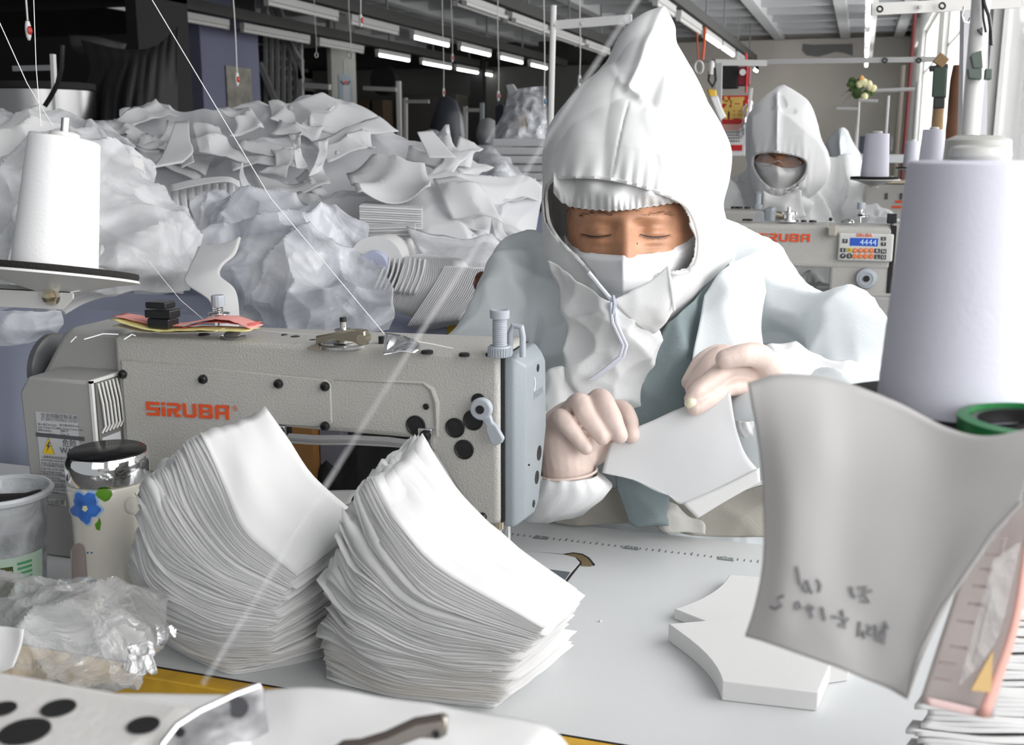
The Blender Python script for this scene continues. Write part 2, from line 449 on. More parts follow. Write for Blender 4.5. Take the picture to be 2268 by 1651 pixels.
# ceiling grid: long beams and cross ribs
for i in range(9):
    x = -1.75 - 1.29 * (i - 1) + 1.29
    if i == 0: x = .40
    x = [.55, -.46, -1.75, -3.04, -4.33, -5.62, -6.9, -8.2, -9.5][i]
    struct('ceiling_beam', MB().box((x - .09, -1, ZC), (x + .09, YB, ZC + .36)), BEAM, smooth=False)
for i in range(21):
    y = YB - 1.15 * (i + 1)
    struct('ceiling_rib', MB().box((XL, y - .06, ZC + .05), (XR + .1, y + .06, ZC + .36)), BEAM, smooth=False)

# added partition on the left, its dark colour stands in for shade
struct('wall_partition', MB().box((XL, 15.0, 0), (-9.9, 15.2, ZC + .35)), WALLD, smooth=False)


# ------------------------------------------------------------------ lavender pillar, its plaque
def pillar(name, pxc, pxl, pxr, Yc, m, ztop=ZC + .35):
    c = ony(pxc, 200, Yc); X = c.x; l = ony(pxl, 200, Yc).x
    r = FW + RT * ((pxr - CX) / F) - UP * ((200 - CY) / F); Y2 = X / r.x * r.y
    struct(name, MB().box((l, Yc, 0), (X, Y2, ztop)), m, smooth=False, bevel=.01)
    return l, X, Yc, Y2


pl = pillar('pillar_near', 450, 392, 577, 13.0, PILLAR)
a = onx(497, 145, pl[1]); c = onx(556, 240, pl[1])
pq = tag(obj('wall_plaque', MB().box((pl[1], a.y, c.z - .4), (pl[1] + .03, c.y, a.z)), mat('tarnished_metal', (.30, .29, .25), .35, metal=.3, var=.5, vscale=5), smooth=False, bevel=.004),
    'tarnished greenish metal plate fixed to the lavender pillar', 'plate')
a = onx(515, 0, pl[1]); c = onx(561, 37, pl[1])
tag(obj('notice_board', MB().box((pl[1], a.y, c.z), (pl[1] + .03, c.y, c.z + .6)), BLACKM, smooth=False), 'black board high up on the lavender pillar', 'notice board')
p2 = pillar('pillar_middle', 736, 726, 790, 16.5, mat('grey_pillar', (.30, .30, .28), .9, var=.1, vscale=3))
X2 = p2[1]
a = onx(748, 165, X2); c = onx(779, 235, X2)
ps = empty('hanging_chart', (X2 + .01, (a.y + c.y) / 2, c.z), 'blue-grey plastic covered chart hanging on the middle pillar', 'chart')
obj('backing', MB().box((X2, a.y, c.z), (X2 + .015, c.y, a.z)), mat('chart_blue', (.22, .27, .32), .3), ps, smooth=False)
obj('sheet', MB().box((X2 + .015, a.y + .12, c.z + .05), (X2 + .02, c.y - .1, a.z - .08)), mat('chart_sheet', (.34, .36, .38), .4), ps, smooth=False)
for k in range(5):
    p = onx(757 + 4 * k, 182 + (k % 2) * 4, X2 + .02)
    obj('chart_mark', MB().box((p.x, p.y - .05, p.z - .02), (p.x + .004, p.y + .05, p.z + .02)), REDP if k == 2 else INK, ps, smooth=False)
obj('strap', MB().box((X2, (a.y + c.y) / 2 - .03, a.z), (X2 + .01, (a.y + c.y) / 2 + .03, a.z + .25)), GREYP, ps, smooth=False)
# duct or cabinet below the chart
a = onx(757, 236, X2); c = onx(768, 268, X2)
tag(obj('conduit_box', MB().box((X2, a.y, c.z - .5), (X2 + .06, c.y, a.z)), mat('conduit', (.09, .10, .12), .6), smooth=False), 'dark conduit running down the middle pillar below the chart', 'conduit')

# ------------------------------------------------------------------ staircase with railing behind the pillar
ys = 15.5
st = empty('staircase_railing', tuple(ony(650, 300, ys)), 'grey metal staircase railing with slanted handrails between the pillars', 'railing')
RAILM = mat('railing_paint', (.30, .31, .30), .6)
for k in range(7):
    x = 588 + 13 * k
    obj('baluster', MB().bar(ony(x, 62, ys), ony(x + 2, 262, ys), .05, .05), RAILM, st, smooth=False)
for (x0, y0, x1, y1) in [(592, 4, 665, 137), (614, 8, 668, 175), (575, 140, 620, 245), (585, -10, 585, 35)]:
    obj('handrail', MB().bar(ony(x0, y0, ys - .05), ony(x1, y1, ys - .05), .07, .08), RAILM, st, smooth=False)
obj('post', MB().bar(ony(666, 130, ys - .05), ony(668, 270, ys - .05), .07, .07), RAILM, st, smooth=False)
bl = empty('landing_railing', tuple(ony(700, 270, ys)), 'low grey railing with short uprights beside the middle pillar', 'railing')
RAIL2 = mat('railing_light', (.42, .42, .41), .6)
for y in (188, 222):
    obj('rail', MB().bar(ony(667, y, ys), ony(731, y + 5, ys), .09, .08), RAIL2, bl, smooth=False)
for k in range(5):
    obj('upright', MB().bar(ony(678 + 11 * k, 224, ys), ony(679 + 11 * k, 275, ys), .04, .04), RAIL2, bl, smooth=False)
# the flight of steps itself, dark
s = MB()
for k in range(9):
    p = ony(585 + 10 * k, 60 + 22 * k, ys + .4); s.box((p.x - .4, ys + .1, p.z - .05), (p.x + .1, ys + 1.1, p.z))
p = ony(620, 250, ys + .4); s.box((p.x - .5, ys + .3, 0), (p.x + .5, ys + 1.0, p.z))
tag(obj('stair_flight', s, WALLD, smooth=False), 'dark flight of stairs behind the slanted railing', 'stairs')

# ------------------------------------------------------------------ lamp rows, their trunking and pull switches
ORD = ['first', 'second', 'third', 'fourth', 'fifth', 'sixth', 'seventh', 'eighth', 'ninth', 'tenth', 'eleventh', 'twelfth']


def lamp(X, y0, y1, z, lit, two=False, lb=''):
    t = empty('strip_lamp', (X, (y0 + y1) / 2, z), ('glowing' if lit else 'unlit') + ' white strip lamp, ' + lb, 'lamp',
              'lit strip lamps over the workshop' if lit else 'unlit strip lamps over the workshop')
    obj('housing', MB().box((X - .035, y0, z), (X + .035, y1, z + .07)), FIXT, t, smooth=False)
    for k, dx in enumerate((-.05, .05) if two else (0,)):
        obj('tube', MB().cyl((X + dx, y0 + .02, z - .022), (X + dx, y1 - .02, z - .022), .024, seg=10), LAMP if lit else LAMPOFF, t)
        for yy in (y0 + .01, y1 - .01):
            obj('end_cap', MB().box((X + dx - .028, yy - .01, z - .05), (X + dx + .028, yy + .01, z)), FIXT, t, smooth=False)
    return t


def yof(px, X, z=2.7):
    u = (px - CX) / F
    a_ = FW + RT * u; # find Y for given X along this column ignoring height
    return X / a_.x * a_.y if abs(a_.x) > 1e-6 else 0


def yrow(y, X): # depth where a lamp at height 2.7 shows at image row y, for a row running at X
    lo, hi = .5, 60
    for _ in range(50):
        m_ = (lo + hi) / 2; d = Vector((X, m_, 2.7 - CZ)); w = d.dot(FW); py = CY - F * d.dot(UP) / w
        if py < y: lo = m_
        else: hi = m_
    return lo


rows = {-5.98: [(0, 38, 0), (45, 70, 0), (78, 97, 1), (103, 119, 1), (124, 136, 1), (140, 149, 1)],
        -7.72: [(0, 22, 0), (28, 57, 0), (63, 90, 0), (94, 112, 0), (118, 131, 1), (136, 148, 1), (150, 160, 1), (162, 167, 1)],
        -2.14: [(0, 28, 0), (36, 68, 0), (75, 99, 1), (101, 119, 1), (123, 135, 0), (149, 159, 1), (160, 169, 1)],
        -4.07: [(0, 34, 0), (40, 68, 0), (72, 95, 0), (98, 117, 0)]}
for X, L in rows.items():
    for a, b, lit in L:
        y0 = yrow(max(a, 1), X); y1 = yrow(b, X); y1 = min(y1, 23.2); y0 = min(y0, 22.4); lamp(X, y0, y1, 2.7, lit, two=(X == -4.07), lb=ORD[L.index((a, b, lit))] + ' from the camera in ' + {-5.98: 'the second row from the left', -7.72: 'the leftmost row', -2.14: 'the row above the pointed hood', -4.07: 'the double-tube row left of the hood'}[X])
    t = struct('cable_trunking', MB().box((X - .06, 6, 2.80), (X + .06, 22.5, 2.88)).box((X + .04, 6, 2.88), (X + .06, 22.5, 2.93)), TRUNK, smooth=False)
    for k in range(8):
        obj('hanger', MB().box((X - .012, 7.5 + 2 * k, 2.88), (X + .012, 7.53 + 2 * k, ZC + .3)), RAILM, t, smooth=False)
X = -.03
for y0, y1, lit in [(10.0, 12.9, 1), (13.1, 14.6, 1), (15.3, 17.5, 1), (18.0, 19.8, 1), (21, 22.2, 1)]: lamp(X, y0, y1, 2.7, lit, lb=ORD[[10.0, 13.1, 15.3, 18.0, 21].index(y0)] + ' from the camera in the rightmost row')
struct('cable_trunking', MB().box((X + .02, 6, 2.80), (X + .10, 22.8, 2.86)), PAINTW, smooth=False)
# lamplight actually thrown by the lit rows is the tubes' own emission


def pull(px, ytop, ybot, Y, m2=RED, size=1.0, ring=False, name='white and red'):
    bot = ony(px + .5, ybot, Y)
    s_ = .034 * size; top = V(bot.x, Y, ZC + .3)
    t = empty('pull_switch', (bot.x, Y, bot.z - s_), name, 'pull switch')
    pts = [top.lerp(bot, k / 24) + Vector((math.sin(k * .9) * .004 * size, 0, 0)) for k in range(25)]
    obj('cord', MB().tube(pts, .0032 * size, 6), ROPE, t)
    if ring:
        R = .5 * s_
        obj('handle', MB().tube([bot + Vector((math.cos(q) * R, 0, -R * 1.3 + math.sin(q) * R * 1.3)) for q in [i * math.pi / 8 for i in range(17)]], R * .32, 8, caps=False), PAINTW, t)
        return t
    prof = [(0, 0), (.35, .05), (.5, .25), (.55, .5), (.45, .78), (.25, .95), (0, 1)]
    mb = MB().lathe([(r * s_ * .62, -h * s_ * 2.2) for r, h in prof], bot, seg=14)
    obj('handle', mb, PAINTW, t)
    mb = MB().ball(bot + Vector((s_ * .26, -.001, -s_ * 1.1)), (s_ * .2, s_ * .36, s_ * .5), 10, 8)
    obj('button', mb, m2, t)
    return t


pull(60, -60, 45, 2.2, size=.62, name='white pull switch with red button hanging at the far upper left')
pull(524, -60, 160, 3.3, size=.62, name='white pull switch hanging in front of the metal plate on the pillar')
pull(798, -30, 30, 5.2, size=.9, name='white and red pull switch at the top between the two pillars')
pull(982, -30, 195, 5.6, size=.62, name='white and red pull switch on a long cord in front of the lit lamps')
pull(1103, 35, 200, 6.5, size=.9, name='white pull switch with dark button, right of the long red one')
pull(1204, 60, 210, 4.4, m2=mat('blue_plastic', (.0, .15, .28), .4), size=.7, name='white and blue pull switch beside the white pole')
pull(700, 85, 117, 8, size=.8, ring=True, name='small pale ring handle hanging left of the middle pillar')
pull(776, 90, 115, 8, size=1.1, ring=True, name='pale ring handle hanging in front of the middle pillar')
pull(1001, 95, 118, 8, size=.9, name='short white pull switch between two lit lamps')
pull(1283, 120, 165, 6, size=.9, m2=BLACKP, name='white pull switch with dark button left of the pointed hood')

# ------------------------------------------------------------------ clutter at the back, left
t = obj('tarpaulin', MB().grid(surf([[(180, 90, 6.2), (270, 110, 6.0), (340, 105, 6.1), (395, 60, 6.6)],
                                     [(200, 160, 5.7), (270, 145, 5.6), (330, 140, 5.8), (392, 130, 6.3)],
                                     [(165, 250, 5.4), (250, 230, 5.3), (320, 250, 5.4), (392, 240, 6.2)],
                                     [(160, 420, 5.2), (250, 420, 5.1), (320, 420, 5.2), (392, 420, 6.0)]], 40, 60,
                                    lambda u, v: (0, 0, .03 * math.sin(v * 31 + 9 * u * v) * u + .02 * math.sin(v * 57 + 3)))), TARP, solid=.01)
tag(t, 'black plastic tarpaulin draped over goods left of the lavender pillar', 'tarpaulin')
c = ony(85, 300, 4.4)
d = empty('steel_drum', (c.x, 4.4, 0), 'dark brushed steel drum behind the bag on the left', 'drum')
R_ = .27
obj('shell', MB().lathe([(R_, 0), (R_, 1.50), (0, 1.51)], (c.x, 4.4, 0), seg=48),
    mat('brushed_drum', (.32, .32, .32), .32, metal=1), d)
obj('lid', MB().lathe([(R_ + .006, 0), (R_ + .006, .03), (0, .04)], (c.x, 4.4, 1.505), seg=48), BLACKM, d)
po = empty('white_frame', tuple(ony(118, 260, 3.2)), 'short white metal upright with a side arm in front of the drum', 'frame')
obj('upright', MB().bar(ony(117, 120, 3.2), ony(127, 330, 3.2), .014, .014), PAINTW, po, smooth=False)
obj('arm', MB().bar(ony(30, 152, 3.2), ony(118, 150, 3.2), .012, .018), mat('dim_paint', (.25, .25, .25), .6), po, smooth=False)
tag(obj('black_hose', MB().tube([ony(x, y, 3.0) for x, y in [(138, 100), (136, 150), (128, 185), (112, 215), (90, 250), (70, 300)]], .008, 8), BLACKP),
    'black hose curving down in front of the steel drum', 'hose')
# dark storage behind
tag(obj('storage_rack', MB().box((-7.6, 7.6, 1.2), (-5.6, 8.2, 2.1)).box((-7.7, 7.6, 2.4), (-5.5, 8.3, 2.46)).box((-7.7, 7.6, 0), (-7.6, 8.3, 2.9)).box((-5.6, 7.6, 0), (-5.5, 8.3, 2.9)), BLACKM, smooth=False),
    'dark rack of stored goods in the shade at upper left', 'rack')
tag(obj('paper_sack', MB().grid(surf([[(155, 80, 6.5), (215, 85, 6.4), (280, 100, 6.5)], [(160, 100, 6.4), (215, 105, 6.3), (270, 115, 6.4)], [(180, 122, 6.5), (210, 128, 6.5), (250, 125, 6.5)]], 6, 10)),
       mat('grey_sack', (.10, .10, .10), .9), solid=.02), 'grey sack lying in the shade above the tarpaulin', 'sack')

YF = 20.5
rk = empty('clothes_rack', tuple(ony(850, 320, YF)), 'dark rack with a pale shelf right of the middle pillar', 'rack')
obj('shelf', MB().bar(ony(811, 196, YF), ony(882, 199, YF), .3, .08), RAIL2, rk, smooth=False)
obj('post', MB().bar(ony(883, 180, YF), V(ony(885, 320, YF).x, YF, 0), .08, .08), PAINTW, rk, smooth=False)
tag(obj('exhaust_fan', MB().lathe([(.28, 0), (.30, .04), (.30, .2), (.22, .24), (.20, .1), (0, .12)], ony(852, 178, YF + .5) - V(0, .1, 0), ax=(0, 1, 0), seg=32), BLACKM),
    'round black fan housing in the dark wall above the shelf', 'fan')
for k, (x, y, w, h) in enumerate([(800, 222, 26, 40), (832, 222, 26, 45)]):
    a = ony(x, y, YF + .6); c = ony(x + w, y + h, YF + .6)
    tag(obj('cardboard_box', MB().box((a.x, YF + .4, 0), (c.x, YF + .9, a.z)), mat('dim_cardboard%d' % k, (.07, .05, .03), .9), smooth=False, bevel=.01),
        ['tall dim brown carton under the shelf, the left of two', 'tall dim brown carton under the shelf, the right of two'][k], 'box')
for k, (x0, y0, x1, y1, lab) in enumerate([(898, 217, 950, 330, 'thin grey frame with a short top bar right of the pale shelf'),
                                          (1031, 236, 1063, 330, 'thin grey frame in front of the black bins'),
                                          (1068, 228, 1068, 325, 'blue-grey upright pole behind the heap')]):
    f = empty('metal_frame', tuple(ony(x0, y1, YF - 2)), lab, 'frame')
    obj('upright', MB().bar(ony(x0, y0, YF - 4), V(ony(x0 - 2, y1, YF - 4).x, YF - 4, 0), .055, .055), RAIL2 if k < 2 else GREYP, f, smooth=False)
    if x1 > x0: obj('top_bar', MB().bar(ony(x0, y0 + 8, YF - 4), ony(x1, y0 + 8, YF - 4), .05, .055), RAILM, f, smooth=False)
for k, (x, y, w, h) in enumerate([(900, 212, 120, 120)]):
    a = ony(x, y, YF + 1); c = ony(x + w, y + h, YF + 1)
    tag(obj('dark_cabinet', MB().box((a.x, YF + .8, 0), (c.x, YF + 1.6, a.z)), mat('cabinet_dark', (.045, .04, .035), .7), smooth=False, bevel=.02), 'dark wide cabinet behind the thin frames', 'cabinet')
a = ony(1022, 110, YF + 1); c = ony(1052, 300, YF + 1)
tag(obj('dark_doorway', MB().box((a.x, YF + 1.5, 0), (c.x, YF + 1.7, a.z)), BLACKM, smooth=False), 'tall black door leaf right of the dark cabinet', 'door')
# added wall plane behind that clutter, shade put into its dark grey
struct('wall_screen', MB().box((-12.0, YF + 2.4, 0), (-4.85, YF + 2.55, 2.85)), mat('shaded_screen', (.10, .10, .095), .9, var=.1, vscale=1), smooth=False)
# garment pieces and bags hanging on the dark poles
for k, (pts, m_, lab) in enumerate([
    ([(1097, 236), (1110, 230), (1116, 236), (1112, 308), (1096, 308)], mat('navy_cloth', (.02, .025, .04), .8), 'dark navy cloth strip hanging left of the bag with the yellow tag'),
    ([(1128, 218), (1138, 214), (1148, 240), (1138, 306), (1122, 306), (1128, 262)], mat('navy_cloth2', (.02, .02, .03), .8), 'dark navy garment hanging beside the yellow tag'),
    ([(1182, 250), (1190, 248), (1184, 286), (1175, 286)], mat('navy_cloth3', (.04, .045, .06), .8), 'small dark strip hanging left of the white pole'),
    ([(1146, 256), (1158, 253), (1161, 284), (1150, 291), (1141, 288)], mat('tag_yellow', (.55, .32, .05), .6), 'yellow-orange tag hanging among the plastic bags'),
    ([(1120, 188), (1135, 186), (1150, 208), (1140, 222), (1126, 212)], mat('pale_rag', (.40, .41, .43), .8), 'pale grey rag hung above the dark navy garment'),
    ([(1196, 245), (1206, 240), (1206, 278), (1198, 280)], mat('pale_rag2', (.5, .5, .5), .8), 'white cloth strip hanging by the white pole')]):
    Yk = 6.2 - .1 * k
    tag(obj('hanging_cloth', MB().prism([ony(x, y, Yk) for x, y in pts], (0, .03, 0)), m_, smooth=False, bevel=.004), lab, 'cloth')
tag(obj('hanging_plastic_bag', MB().grid(surf([[(1125, 200, 6.0), (1160, 195, 5.9), (1210, 190, 6)], [(1115, 250, 5.7), (1160, 245, 5.6), (1212, 240, 5.7)], [(1075, 315, 5.6), (1150, 320, 5.5), (1212, 318, 5.6)]], 24, 24,
    lambda u, v: (0, 0, .05 * nz((u * 5, v * 5, 0), 1.3)))), MILKY2, solid=0), 'crumpled clear plastic sheet hanging behind the heap, left of the white pole', 'plastic bag')
tag(obj('black_sack', displace_mb(MB().ball(ony(992, 300, 7), (.12, .12, .26), 24, 18), lambda P: .35 * facets(P, .12, 3)), mat('black_sack', (.03, .035, .045), .4)), 'dark plastic sack standing behind the right shoulder of the heap', 'sack')
tag(obj('clear_bag', displace_mb(MB().ball(ony(1082, 298, 6.6), (.08, .08, .10), 24, 18), lambda P: .4 * facets(P, .06, 5)), mat('cloudy_bag', (.34, .35, .36), .3)), 'small cloudy plastic bag behind the heap', 'plastic bag')
tag(obj('clear_bag', displace_mb(MB().ball(ony(958, 312, 4.4), (.05, .05, .05), 24, 18), lambda P: .4 * facets(P, .04, 9)), mat('cloudy_bag2', (.24, .25, .26), .25)), 'rounded clear bag poking up behind the upright corner of fabric', 'plastic bag')

# ------------------------------------------------------------------ back wall, centre and right
Y = 6.0
st = empty('orange_strap', tuple(ony(1550, 160, Y)), 'orange strap with a white ring hanging right of the pointed hood', 'strap')
obj('strap', MB().tube([ony(x, y, Y) for x, y in [(1544, 72), (1545, 105), (1546, 135)]], .004, 6), mat('strap_orange', (.55, .10, .03), .6), st)
obj('strap', MB().tube([ony(x, y, Y) for x, y in [(1562, 60), (1560, 95), (1556, 132)]], .008, 6), mat('strap_orange2', (.60, .10, .03), .6), st)
obj('ring', MB().tube([ony(1548 + 9 * math.cos(q), 149 + 14 * math.sin(q), Y) for q in [i * math.pi / 12 for i in range(25)]], .006, 8, caps=False), PAINTW, st)
# neighbouring thread-stand arm and white pole
Y = 3.4
ft = empty('thread_rack', tuple(ony(1215, 600, Y)), 'tall white pole with a flat drilled arm left of the pointed hood', 'thread stand')
obj('pole', MB().cyl(ony(1226, 12, Y), ony(1211, 620, Y), .0095, seg=16), PAINTW, ft)
obj('arm', MB().bar(ony(1224, 56, Y), ony(1400, 42, Y), .006, .028), PAINTW, ft, smooth=False, bevel=.002)
for x, y in [(1231, 55), (1290, 52), (1387, 46)]:
    obj('bolt', MB().cyl(ony(x, y, Y - .004), ony(x, y, Y - .012), .005, seg=10), STEEL, ft)
Y = 5.5
ft = empty('thread_rack', tuple(ony(1590, 330, Y)), 'pale drilled arm on a grey post above the red calendar', 'thread stand')
obj('post', MB().bar(ony(1593, 140, Y), ony(1590, 330, Y), .028, .028), RAIL2, ft, smooth=False)
obj('post', MB().bar(ony(1665, 195, Y), ony(1645, 345, Y), .012, .012), PAINTW, ft, smooth=False)
obj('arm', MB().bar(ony(1585, 138, Y), ony(1698, 140, Y), .01, .028), PAINTW, ft, smooth=False)
# calendar: red card with a gold character, date grid
Y = 5.6
cal = empty('wall_calendar', tuple(ony(1620, 340, Y)), 'red and white wall calendar with a big gold character', 'calendar')


def panel(name, x0, y0, x1, y1, Y, m_, parent, th=.006, **k):
    a = ony(x0, y0, Y); c = ony(x1, y1, Y)
    return obj(name, MB().box((a.x, Y, c.z), (c.x, Y + th, a.z)), m_, parent, smooth=False, **k)


panel('card', 1597, 212, 1650, 345, Y, PAPERW, cal)
panel('red_field', 1597, 212, 1655, 275, Y - .004, REDP, cal, .004)
panel('red_foot', 1603, 321, 1644, 334, Y - .004, REDP, cal, .004)
panel('pink_band', 1597, 275, 1640, 289, Y - .004, mat('pink_band', (.6, .35, .3), .6), cal, .004)
a = ony(1623, 243, Y - .006)
obj('gold_character', text_mb('福', .115, a, (1, 0, 0), (0, 0, 1), .001, bold=.004), GOLD, cal, smooth=False)
tb = MB()
for r in range(4):
    for q in range(7): 
        p = ony(1604 + 5.4 * q, 293 + 6.5 * r, Y - .003); tb.box((p.x - .003, Y - .005, p.z - .003), (p.x + .003, Y - .001, p.z + .003))
obj('date_marks', tb, INK, cal, smooth=False, stuff=True)
tag(obj('plastic_bag', MB().grid(surf([[(1640, 215, 5.4), (1660, 220, 5.35), (1668, 225, 5.4)], [(1632, 260, 5.4), (1650, 270, 5.3), (1664, 280, 5.4)], [(1628, 300, 5.4), (1645, 310, 5.4), (1655, 330, 5.4)]], 12, 12, lambda u, v: (0, 0, .03 * nz((u * 4, v * 4, 0), 1.5)))), MILKY2),
    'clear plastic bag hanging over the right side of the red calendar', 'plastic bag')
# dark hanging things above the calendar
hb = empty('hanging_bag', tuple(ony(1625, 200, 5.8)), 'black and dark red bag hanging above the red calendar', 'bag')
panel('black_half', 1598, 146, 1634, 196, 5.8, BLACKM, hb, .06, bevel=.008)
panel('red_half', 1634, 148, 1660, 190, 5.8, mat('dark_red_bag', (.16, .01, .02), .6), hb, .06, bevel=.008)
obj('badge', MB().cyl(ony(1645, 160, 5.79), ony(1645, 160, 5.78), .016, seg=14), PAINTW, hb)
obj('strap', MB().tube([ony(1652, 118, 5.8), ony(1655, 150, 5.8), ony(1652, 205, 5.8)], .006, 6), REDP, hb)
ty = empty('toy_pendant', tuple(ony(1590, 270, 5.0)), 'yellow and white packet hanging left of the red calendar', 'packet')
obj('top', MB().grid(surf([[(1566, 198, 5), (1586, 200, 5)], [(1575, 225, 5), (1590, 218, 5)], [(1598, 262, 5), (1610, 262, 5)]], 8, 4)), mat('packet_yellow', (.65, .42, .05), .35), ty, solid=.012)
obj('body', MB().grid(surf([[(1572, 215, 4.98), (1590, 214, 4.98)], [(1583, 240, 4.97), (1598, 238, 4.97)], [(1594, 268, 4.98), (1608, 258, 4.98)]], 8, 4)), PAPERW, ty, solid=.012)
tl = empty('hanging_tool', tuple(ony(1578, 190, 5.1)), 'dark scissors-like tool hanging between the orange strap and the calendar', 'tool')
obj('tool_body', MB().tube([ony(x, y, 5.1) for x, y in [(1582, 132), (1572, 160), (1570, 178), (1578, 192), (1586, 178), (1584, 150)]], .007, 6), BLACKP, tl)
obj('tool_handle', MB().tube([ony(1577, 135, 5.1), ony(1575, 165, 5.1)], .012, 8), PAINTW, tl)

# flower wreath with ribbons
Y = 7.0
wr = empty('flower_spray', tuple(ony(1908, 215, Y)), 'yellow and cream artificial flower spray with trailing stems on the back wall', 'flowers')
rr = random.Random(4)
LEAFM = mat('leaf_dark', (.05, .10, .02), .6); FL = mat('cream_flower', (.70, .66, .38), .6); FO = mat('orange_flower', (.7, .35, .1), .6)
for k in range(18):
    p = ony(1905 + rr.uniform(-22, 28), 195 + rr.uniform(-18, 18), Y - rr.uniform(0, .06))
    obj('leaf', MB().ball(p, (rr.uniform(.012, .03), .006, rr.uniform(.01, .03)), 6, 4), LEAFM, wr)
for k in range(10):
    p = ony(1912 + rr.uniform(-10, 22), 197 + rr.uniform(-16, 18), Y - .07)
    obj('blossom', MB().ball(p, (.022, .015, .022), 8, 6), FL, wr)
obj('blossom', MB().ball(ony(1908, 178, Y - .07), (.016, .012, .03), 8, 6), FO, wr)
for (x, y) in [(1862, 214), (1868, 232), (1872, 205), (1880, 222)]:
    obj('stem', MB().tube([ony(1900, 195, Y - .03), ony((1900 + x) / 2, (195 + y) / 2 - 4, Y - .03), ony(x, y, Y - .03)], .004, 5), mat('stem_grey%d' % x, (.25, .24, .2), .8), wr)

# thin poles and pipes in the right background
def poleset(lab, segs, Y, m_, r=.01, name='thread_rack', cat='thread stand'):
    t = empty(name, tuple(ony(segs[0][0], segs[0][3], Y)), lab, cat)
    for (x0, y0, x1, y1) in segs:
        a = ony(x0, y0, Y); c = ony(x1, y1, Y)
        if abs(y1 - y0) > 60: c = V(c.x, c.y, 0)
        obj('rod', MB().cyl(a, c, r, seg=8), m_, t)
    return t


poleset('thin grey thread rack below the flower spray', [(1902, 225, 1899, 350), (1852, 241, 1902, 241), (1902, 222, 1945, 224)], 6.2, RAIL2, .008)
poleset('thin grey rack right of the flower spray', [(1967, 212, 1958, 345), (1940, 201, 2032, 197)], 5.8, RAIL2, .009)
poleset('tall thin rack with a dark knob by the window', [(2033, 182, 2025, 345)], 5.6, RAIL2, .009)
poleset('dark red pipe rising along the window wall', [(2027, 28, 2000, 330)], 8.5, mat('red_pipe', (.28, .05, .05), .5), .013, 'pipe', 'pipe')
poleset('beige upright pipe by the window wall', [(2000, 145, 1984, 345)], 8.6, mat('beige_pipe', (.45, .40, .34), .6), .02, 'pipe', 'pipe')
arm = empty('thread_rack', tuple(ony(2050, 135, 4.2)), 'long grey drilled arm crossing in front of the window wall', 'thread stand')
obj('arm', MB().bar(ony(1700, 137, 4.2), ony(2095, 131, 4.2), .012, .018), RAIL2, arm, smooth=False)
for x in (1960, 2035): obj('hole_ring', MB().tube([ony(x + 5 * math.cos(q), 134 + 5 * math.sin(q), 4.19) for q in [i * math.pi / 6 for i in range(13)]], .0025, 6, caps=False), BLACKP, arm)
# rolled coats hanging by the window
def cloth_col(lab, secs, Y, m_, name='hanging_coat', cat='coat', seed=1):
    mb = MB(); G = []
    for (y, x0, x1) in secs:
        a = ony(x0, y, Y); b_ = ony(x1, y, Y); c = (a + b_) / 2; r = (b_ - a).length / 2
        G.append([c + Vector((math.cos(q) * r * (1 + .1 * math.sin(5 * q + y)), math.sin(q) * r * .6, 0)) for q in [i * math.pi / 10 for i in range(20)]])
    vs = [p for g in G for p in g]; fs = []
    for i in range(len(G) - 1):
        for k in range(20): fs.append((i * 20 + k, i * 20 + (k + 1) % 20, (i + 1) * 20 + (k + 1) % 20, (i + 1) * 20 + k))
    fs += [tuple(range(20)), tuple((len(G) - 1) * 20 + k for k in range(19, -1, -1))]
    mb.add(vs, fs)
    return obj(name, mb, m_)


tag(cloth_col('', [(144, 2112, 2138), (155, 2110, 2137), (180, 2105, 2133), (230, 2100, 2128), (290, 2094, 2125), (360, 2090, 2124)], 3.9, BROWN), 'dark brown coat hanging beside the window', 'coat')
tag(cloth_col('', [(233, 2069, 2092), (250, 2067, 2091), (285, 2062, 2088), (350, 2056, 2084)], 4.0, CARD), 'light brown cardboard roll standing by the window', 'roll')
gg = empty('black_apparatus', tuple(ony(2080, 235, 3.9)), 'black and green cone-shaped gadget hanging beside the brown coat', 'gadget')
for (n_, x0, y0, x1, y1, w, m_) in [('head', 2074, 126, 2094, 142, .035, CARD), ('crossbar', 2058, 153, 2100, 148, .018, BLACKP), ('body', 2082, 150, 2078, 215, .04, mat('green_dark', (.05, .08, .06), .6)),
                                  ('side', 2090, 150, 2086, 218, .025, BLACKP), ('foot', 2067, 229, 2092, 228, .035, BLACKP), ('neck', 2080, 210, 2080, 232, .03, BLACKP)]:
    obj(n_, MB().bar(ony(x0, y0, 3.9), ony(x1, y1, 3.9), w, w), m_, gg, smooth=False, bevel=.003)
# ------------------------------------------------------------------ the worker's sewing table
ZT = .75; Y0 = .835; Y1 = 1.365
tb = empty('sewing_table', (-.6, 1.1, 0), 'white laminate sewing table with yellow edge and printed ruler', 'table')
TX0 = -1.62; TX1 = .62
obj('tabletop', MB().box((TX0, Y0 + .004, ZT - .03), (TX1, Y1, ZT)), TABLEW, tb, smooth=False, bevel=.002)
obj('edge_band', MB().box((TX0, Y0 - .016, ZT - .03), (TX1, Y0 + .004, ZT)), YELLOW, tb, smooth=False, bevel=.0015, label='yellow edge banding')
obj('edge_gap', MB().box((TX0, Y0 + .003, ZT), (TX1, Y0 + .005, ZT + .0006)), BLACKM, tb, smooth=False)
for x in (TX0 + .1, TX1 - .12):
    for y in (Y0 + .06, Y1 - .08):
        obj('leg', MB().box((x, y, 0), (x + .05, y + .03, ZT - .03)), PAINTW, tb, smooth=False)
rm = MB()
for k in range(-6, 76):
    x = -.420 + .0082 * k; rm.box((x, 1.298, ZT + .0002), (x + .0011, 1.304 if k % 5 else 1.307, ZT + .0008))
